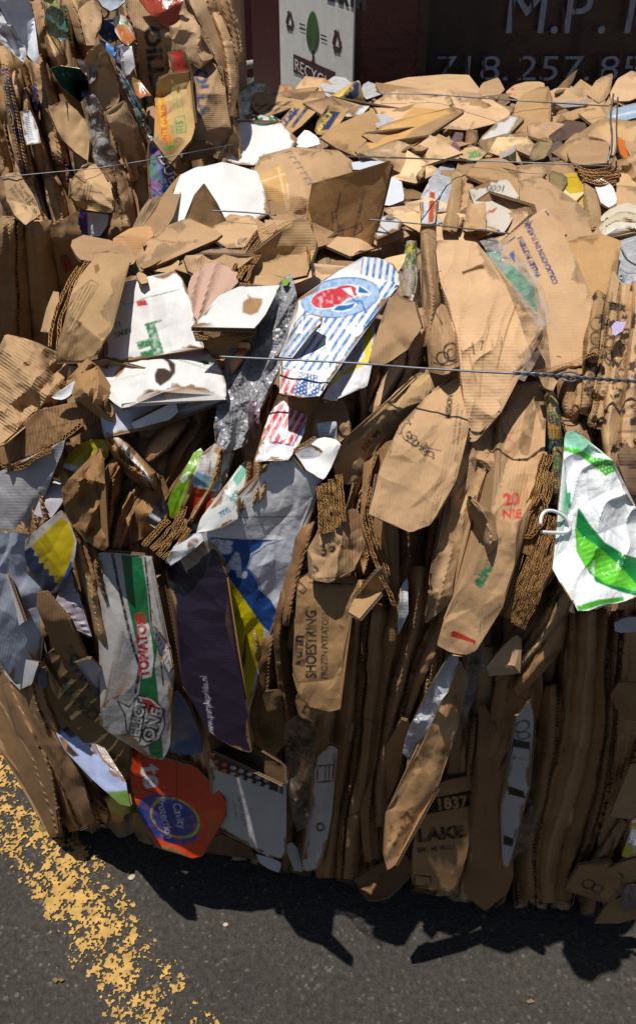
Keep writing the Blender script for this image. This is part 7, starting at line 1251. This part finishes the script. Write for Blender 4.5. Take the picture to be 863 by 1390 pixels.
for i in range(7):
    px, py = rr.uniform(10, 850), rr.uniform(1160, 1380)
    if py < np.interp(px, [0, 250, 863], [1135, 1200, 1265]): continue
    c = gpt(px, py); a0 = rr.uniform(0, 3); V = [(c[0] + rr.uniform(.003, .009) * math.cos(a0 + q), c[1] + rr.uniform(.002, .006) * math.sin(a0 + q), .004 + rr.uniform(0, .003)) for q in (0, 1.2, 2.3, 3.4, 4.6)]
    V += [(v[0], v[1], v[2] - .0009) for v in V]; Fc = [(0, 1, 2, 3, 4), (9, 8, 7, 6, 5)] + [(k, (k + 1) % 5, 5 + (k + 1) % 5, 5 + k) for k in range(5)]
    mesh_obj('board_crumb', V, Fc, 'scrap_tan', 'tiny tan cardboard crumb lying on the asphalt before the bale', 'litter', group='cardboard crumbs on the asphalt', smooth=False)

# ================================================================== container, sign, background
m = plain('container_paint', '#2b1714', rough=.42, noise=.35, scale=9, bump=.004)
plain('container_red', '#451a18', rough=.45, noise=.25, scale=8, bump=.003)
plain('stencil_paint', '#747c8c', rough=.8, noise=.22, scale=30)
plain('sign_white', '#ebe8e0', rough=.55, noise=.08, scale=12, bump=.002)
plain('sign_maroon', '#4c2226', rough=.6, noise=.25, scale=25); plain('sign_green', '#3c6230', rough=.6, noise=.45, scale=22); plain('sign_black', '#22262a', rough=.6, noise=.3)
YC = 3.64
def wpt(px, py, Y=YC):
    d = dirs(px, py); t = Y / d[1]; return d * t + np.array([0, 0, CAMZ])
def text_mesh(body, org, ux, uy, size, mat, name, parent, off, bold=.03, sx=1.0, thick=.002, gaps=False, shear=0):
    cu = bpy.data.curves.new(name, 'FONT'); cu.body = body; cu.offset = bold; cu.resolution_u = 4
    ob = bpy.data.objects.new(name, cu); COL.objects.link(ob); me = ob.to_mesh(); me.calc_loop_triangles()
    P2 = np.array([v.co[:2] for v in me.vertices]) / .7 * size; T = [tuple(t.vertices) for t in me.loop_triangles]
    ob.to_mesh_clear(); COL.objects.unlink(ob); bpy.data.objects.remove(ob); bpy.data.curves.remove(cu)
    V = [np.asarray(org) + (p[0] * sx + p[1] * shear) * np.asarray(ux) + p[1] * np.asarray(uy) + np.asarray(off) for p in P2]
    return mesh_obj(name, V, T, mat, parent=parent, smooth=False, origin=False)
corner = wpt(480, 60); x_c = corner[0]
SW = np.array([-.18, .69, 0]); SW /= np.linalg.norm(SW)      # direction in which the sign wall runs back
nW = np.array([-SW[1], SW[0], 0.0])
if nW[1] > 0: nW = -nW
nW = np.array([-abs(nW[0]), -abs(nW[1]), 0])
H_ = 2.75
def boxmesh(x0, x1, y0, y1, z0, z1):
    V = [(x, y, z) for z in (z0, z1) for y in (y0, y1) for x in (x0, x1)]
    return V, [(0, 2, 3, 1), (4, 5, 7, 6), (0, 1, 5, 4), (2, 6, 7, 3), (0, 4, 6, 2), (1, 3, 7, 5)]
ce = bpy.data.objects.new('waste_container', None); COL.objects.link(ce); ce.location = (x_c + 1.5, YC + 1, 0)
ce['label'] = 'dark maroon steel container with pale stencilled letters behind the bales'; ce['category'] = 'container'
def cpart(name, V, Fc, mat):
    ob = mesh_obj(name, V, Fc, mat, smooth=False, origin=False); ob.parent = ce; ob.matrix_parent_inverse = ce.matrix_basis.inverted() if False else ob.matrix_parent_inverse
    ob.location = -ce.location; return ob
# front wall with shallow vertical corrugation, right of x = post
xp = wpt(575, 60)[0]
V = []; Fc = []; xsw = np.arange(xp, xp + 4.2, .04)
for i, x in enumerate(xsw):
    y = YC + .03 + (.012 if (i // 5) % 2 else 0)
    V += [(x, y, .15), (x, y, H_)]
for i in range(len(xsw) - 1): Fc.append((2 * i, 2 * i + 2, 2 * i + 3, 2 * i + 1))
cpart('wall_panel', V, Fc, 'container_paint')
V, Fc = boxmesh(x_c, xp, YC - .01, YC + .05, .1, H_); cpart('end_door', V, Fc, 'container_red')
V, Fc = boxmesh(xp - .025, xp + .01, YC - .03, YC + .02, .1, H_); cpart('door_post', V, Fc, 'container_paint')
V, Fc = boxmesh(x_c, xp + 4.2, YC - .04, YC + .1, 0.02, .16); cpart('bottom_rail', V, Fc, 'container_paint')
# return wall along the sign
L0 = np.array([x_c, YC, 0]); L1 = L0 + SW * 2.05
def slab(p, q, z0, z1, th, nrm):
    nrm = np.asarray(nrm, float); P4 = [p, q]; V = []
    for z in (z0, z1):
        for r in P4:
            V.append((r[0], r[1], z)); V.append((r[0] - nrm[0] * th, r[1] - nrm[1] * th, z))
    return V, [(0, 2, 6, 4), (1, 5, 7, 3), (0, 4, 5, 1), (2, 3, 7, 6), (0, 1, 3, 2), (4, 6, 7, 5)]
V, Fc = slab(L0, L1, .1, H_, .06, nW); cpart('side_wall', V, Fc, 'container_red')
# stencilled writing
def st(body, px, py, hpx, sx=1.0, bold=.02):
    o_ = wpt(px, py); size = (wpt(px, py - hpx)[2] - o_[2])
    t_ = text_mesh(body, o_, (1, 0, 0), (0, 0, 1), size, 'stencil_paint', 'stencil_lettering', None, (0, -.004 - .0, 0), bold=bold, sx=sx); t_.parent = ce; t_.location = -ce.location
for ch, px in (('M', 680), ('.', 742), ('P', 758), ('.', 806), ('T', 826)): st(ch, px, 45, 62, 1.05, .0)
for k_, ch in enumerate('718.257.8542'): st(ch, 588 + 30 * k_ - (10 if k_ > 3 else 0) - (10 if k_ > 7 else 0), 109, 34, 1.4, -.005)
V, Fc = [], []
for x0, y0, x1, y1 in [(694, -10, 697, 45), (720, -10, 723, 45), (762, 10, 765, 45), (778, -20, 781, 14), (850, -20, 853, 10)] + [(x, 74, x + 2.5, 112) for x in (606, 632, 655, 706, 734, 764, 812, 840, 858)]:
    V = [wpt(a_, b_) + np.array([0, -.006, 0]) for a_, b_ in ((x0, y0), (x1, y0), (x1, y1), (x0, y1))]; cpart('stencil_bridge', V, [(0, 1, 2, 3)], 'container_paint')
# sign panel on the return wall
sg = bpy.data.objects.new('recycling_sign', None); COL.objects.link(sg); s0 = L0 + nW * .004
def sp_at(px, py):   # point of the sign wall seen at this pixel
    d = dirs(px, py); p0 = L0 + nW * .008; c0 = np.array([0, 0, CAMZ]); t = ((p0 - c0) @ nW) / (d @ nW); return c0 + d * t
a_, b__ = sp_at(380, 60), sp_at(479, 60); sg.location = ((a_[0] + b__[0]) / 2, (a_[1] + b__[1]) / 2, 0)
sg['label'] = 'white recycling sign with maroon RECYCLE lettering on the container side'; sg['category'] = 'sign'
def spart(name, V, Fc, mat):
    ob = mesh_obj(name, V, Fc, mat, smooth=False, origin=False); ob.parent = sg; ob.location = -sg.location; return ob
pA = np.array([a_[0], a_[1], 0]); pB = np.array([b__[0], b__[1], 0])
V, Fc = slab(pA, pB, .62, 2.3, .006, nW); spart('sign_panel', V, Fc, 'sign_white')
def spoly(name, pts, mat, lift=.003):
    P3 = [sp_at(x, y) + nW * lift for x, y in pts]; return P3
def sprint(name, polys, mat, lift=.003):
    V = []; Fc = []
    for pts in polys:
        o = len(V); V += spoly(name, pts, mat, lift); Fc.append(list(range(o, o + len(pts))))
    return spart(name, V, Fc, mat)
def recyc(cx, cy, w, h):
    T = [(0, -1), (.87, .5), (-.87, .5)]; out = []
    for k in range(3):
        a, c = np.array(T[k]), np.array(T[(k + 1) % 3]); d = c - a; n_ = np.array([d[1], -d[0]]) / np.hypot(*d); p = a + d * .16; q = a + d * .66; tip = a + d * .92
        f = [p - n_ * .2, p + n_ * .17, q + n_ * .17, q + n_ * .36, tip - n_ * .02, q - n_ * .38, q - n_ * .2]
        out.append([(cx + x * w, cy + y * h + x * w * .35) for x, y in f])
    return out
sprint('recycling_symbol', recyc(394, 29, 6.5, 17) + recyc(458, 57, 7.5, 20), 'sign_maroon')
sprint('equals_mark', [[(407, 31), (415, 34), (415, 36), (407, 33)], [(407, 37), (415, 40), (415, 42), (407, 39)], [(436, 46), (444, 49), (444, 51), (436, 48)], [(436, 51), (444, 54), (444, 56), (436, 53)]], 'sign_black')
sprint('green_balloon_tree', [[(425 + 8.5 * math.sin(a) * (1 - .18 * math.cos(a)), 42 - 27 * math.cos(a)) for a in np.linspace(0, 2 * math.pi, 26)[:-1]]], 'sign_green')
sprint('tree_trunk', [[(424, 68), (427, 69), (427, 80), (430, 88), (422, 85), (425, 80)]], 'sign_maroon', .004)
sprint('lettering_block', [[(399, 73), (456, 98), (456, 116), (399, 98)]], 'sign_maroon')
u_ = sp_at(454, 112) - sp_at(401, 95); ul = np.linalg.norm(u_[:2]); ux = np.array([u_[0], u_[1], 0]) / ul
o_ = sp_at(401, 95); hz = sp_at(401, 77)[2] - o_[2]
t_ = text_mesh('RECYCLE', o_, ux, (0, 0, 1), hz * .86, 'sign_white', 'sign_lettering', None, nW * .005 + np.array([0, 0, hz * .06]), bold=.0, sx=ul / (hz * .86 / .7 * 3.95)); t_.parent = sg; t_.location = -sg.location
o_ = sp_at(444, -2); t_ = text_mesh('EARTH', o_, ux, (0, 0, 1), .055, 'sign_black', 'top_lettering', None, nW * .003, bold=.06, sx=2.2); t_.parent = sg; t_.location = -sg.location

# background beyond the opening at the left of the container
plain('far_wall_red', '#5a1a1c', rough=.7, noise=.3, scale=3); plain('rubble', '#6a655c', rough=.95, noise=.5, scale=9, bump=.01); plain('concrete_pale', '#8d8a80', rough=.9, noise=.2, scale=4, bump=.004)
V, Fc = boxmesh(-9, 1.5, 11.2, 11.6, 0, 4.0); mesh_obj('boundary_wall', V, Fc, 'far_wall_red', 'dark red wall far behind the bales, left of the container', 'wall', smooth=False)
V, Fc = [], []
gx = np.linspace(-3.5, .6, 60); gy = np.linspace(6.4, 8.6, 40)
for y in gy:
    for x in gx:
        e_ = math.sin(math.pi * (y - 6.4) / 2.2) * min(1, (x + 3.5) * 2, (.6 - x) * 2)
        V.append((x, y, .0 + max(0, e_) * (.32 + .22 * float(fbm(np.array(x * 4.), np.array(y * 4.), 3, 4)))))
for j in range(39):
    for i in range(59): Fc.append((j * 60 + i, j * 60 + i + 1, (j + 1) * 60 + i + 1, (j + 1) * 60 + i))
mesh_obj('rubble_heap', V, Fc, 'rubble', 'low grey rubble heap in the yard left of the container', 'rubble', smooth=False)
V, Fc = [], []; tube(V, Fc, [(x, 8.9 + .3 * math.sin(x * 2), .55 + .12 * math.sin(x * 1.3)) for x in np.linspace(-3.2, -.2, 30)], .035, 8)
mesh_obj('hose', V, Fc, 'concrete_pale', 'pale hose lying across the yard behind the rubble heap', 'hose')
V, Fc = [], []
for k in range(24):
    a = 2 * math.pi * k / 24; V.append((-.78 + .62 * math.cos(a), 5.1 + .8 * math.sin(a), .012))
Fc = [list(range(24))]; mesh_obj('concrete_patch', V, Fc, 'concrete_pale', kind='structure', smooth=False)

# ================================================================== camera, light, world
cam = bpy.data.cameras.new('camera'); co = bpy.data.objects.new('camera', cam); COL.objects.link(co); sc.camera = co
co.location = (0, 0, CAMZ); co.rotation_euler = (math.pi / 2 - PITCH, 0, 0)
cam.sensor_fit = 'VERTICAL'; cam.sensor_height = 24; cam.lens = 24 * F / 1390; cam.clip_end = 2000; cam.clip_start = .02
SUN = Vector((-.18, -.05, .95)).normalized()
sl = bpy.data.lights.new('sun', 'SUN'); sl.energy = 5.0; sl.angle = math.radians(.53); sl.color = (1.0, .95, .87)
so = bpy.data.objects.new('sun', sl); COL.objects.link(so); so.rotation_euler = SUN.to_track_quat('Z', 'Y').to_euler()
w = bpy.data.worlds.new('World'); sc.world = w; w.use_nodes = True; nt = w.node_tree
sky = nt.nodes.new('ShaderNodeTexSky'); sky.sky_type = 'NISHITA'; sky.sun_disc = False
sky.sun_elevation = math.asin(SUN.z); sky.sun_rotation = math.atan2(SUN.x, SUN.y)
bg = nt.nodes['Background']; bg.inputs['Strength'].default_value = .0588; nt.links.new(sky.outputs[0], bg.inputs['Color'])
sc.view_settings.view_transform = 'Standard'; sc.view_settings.look = 'None'; sc.view_settings.exposure = -.12; sc.view_settings.gamma = 1
sc.view_settings.use_curve_mapping = False
sc.cycles.max_bounces = 6; sc.cycles.diffuse_bounces = 3; sc.cycles.glossy_bounces = 2; sc.cycles.transparent_max_bounces = 10; sc.cycles.transmission_bounces = 3
sc.cycles.sample_clamp_indirect = 4; sc.cycles.caustics_reflective = False; sc.cycles.caustics_refractive = False
sc.cycles.use_adaptive_sampling = True
try: sc.cycles.use_denoising = True
except Exception: pass
print('PIECES', len(SPECS), 'kept', len(kept), 'verts', sum(len(s['verts']) for s in kept))
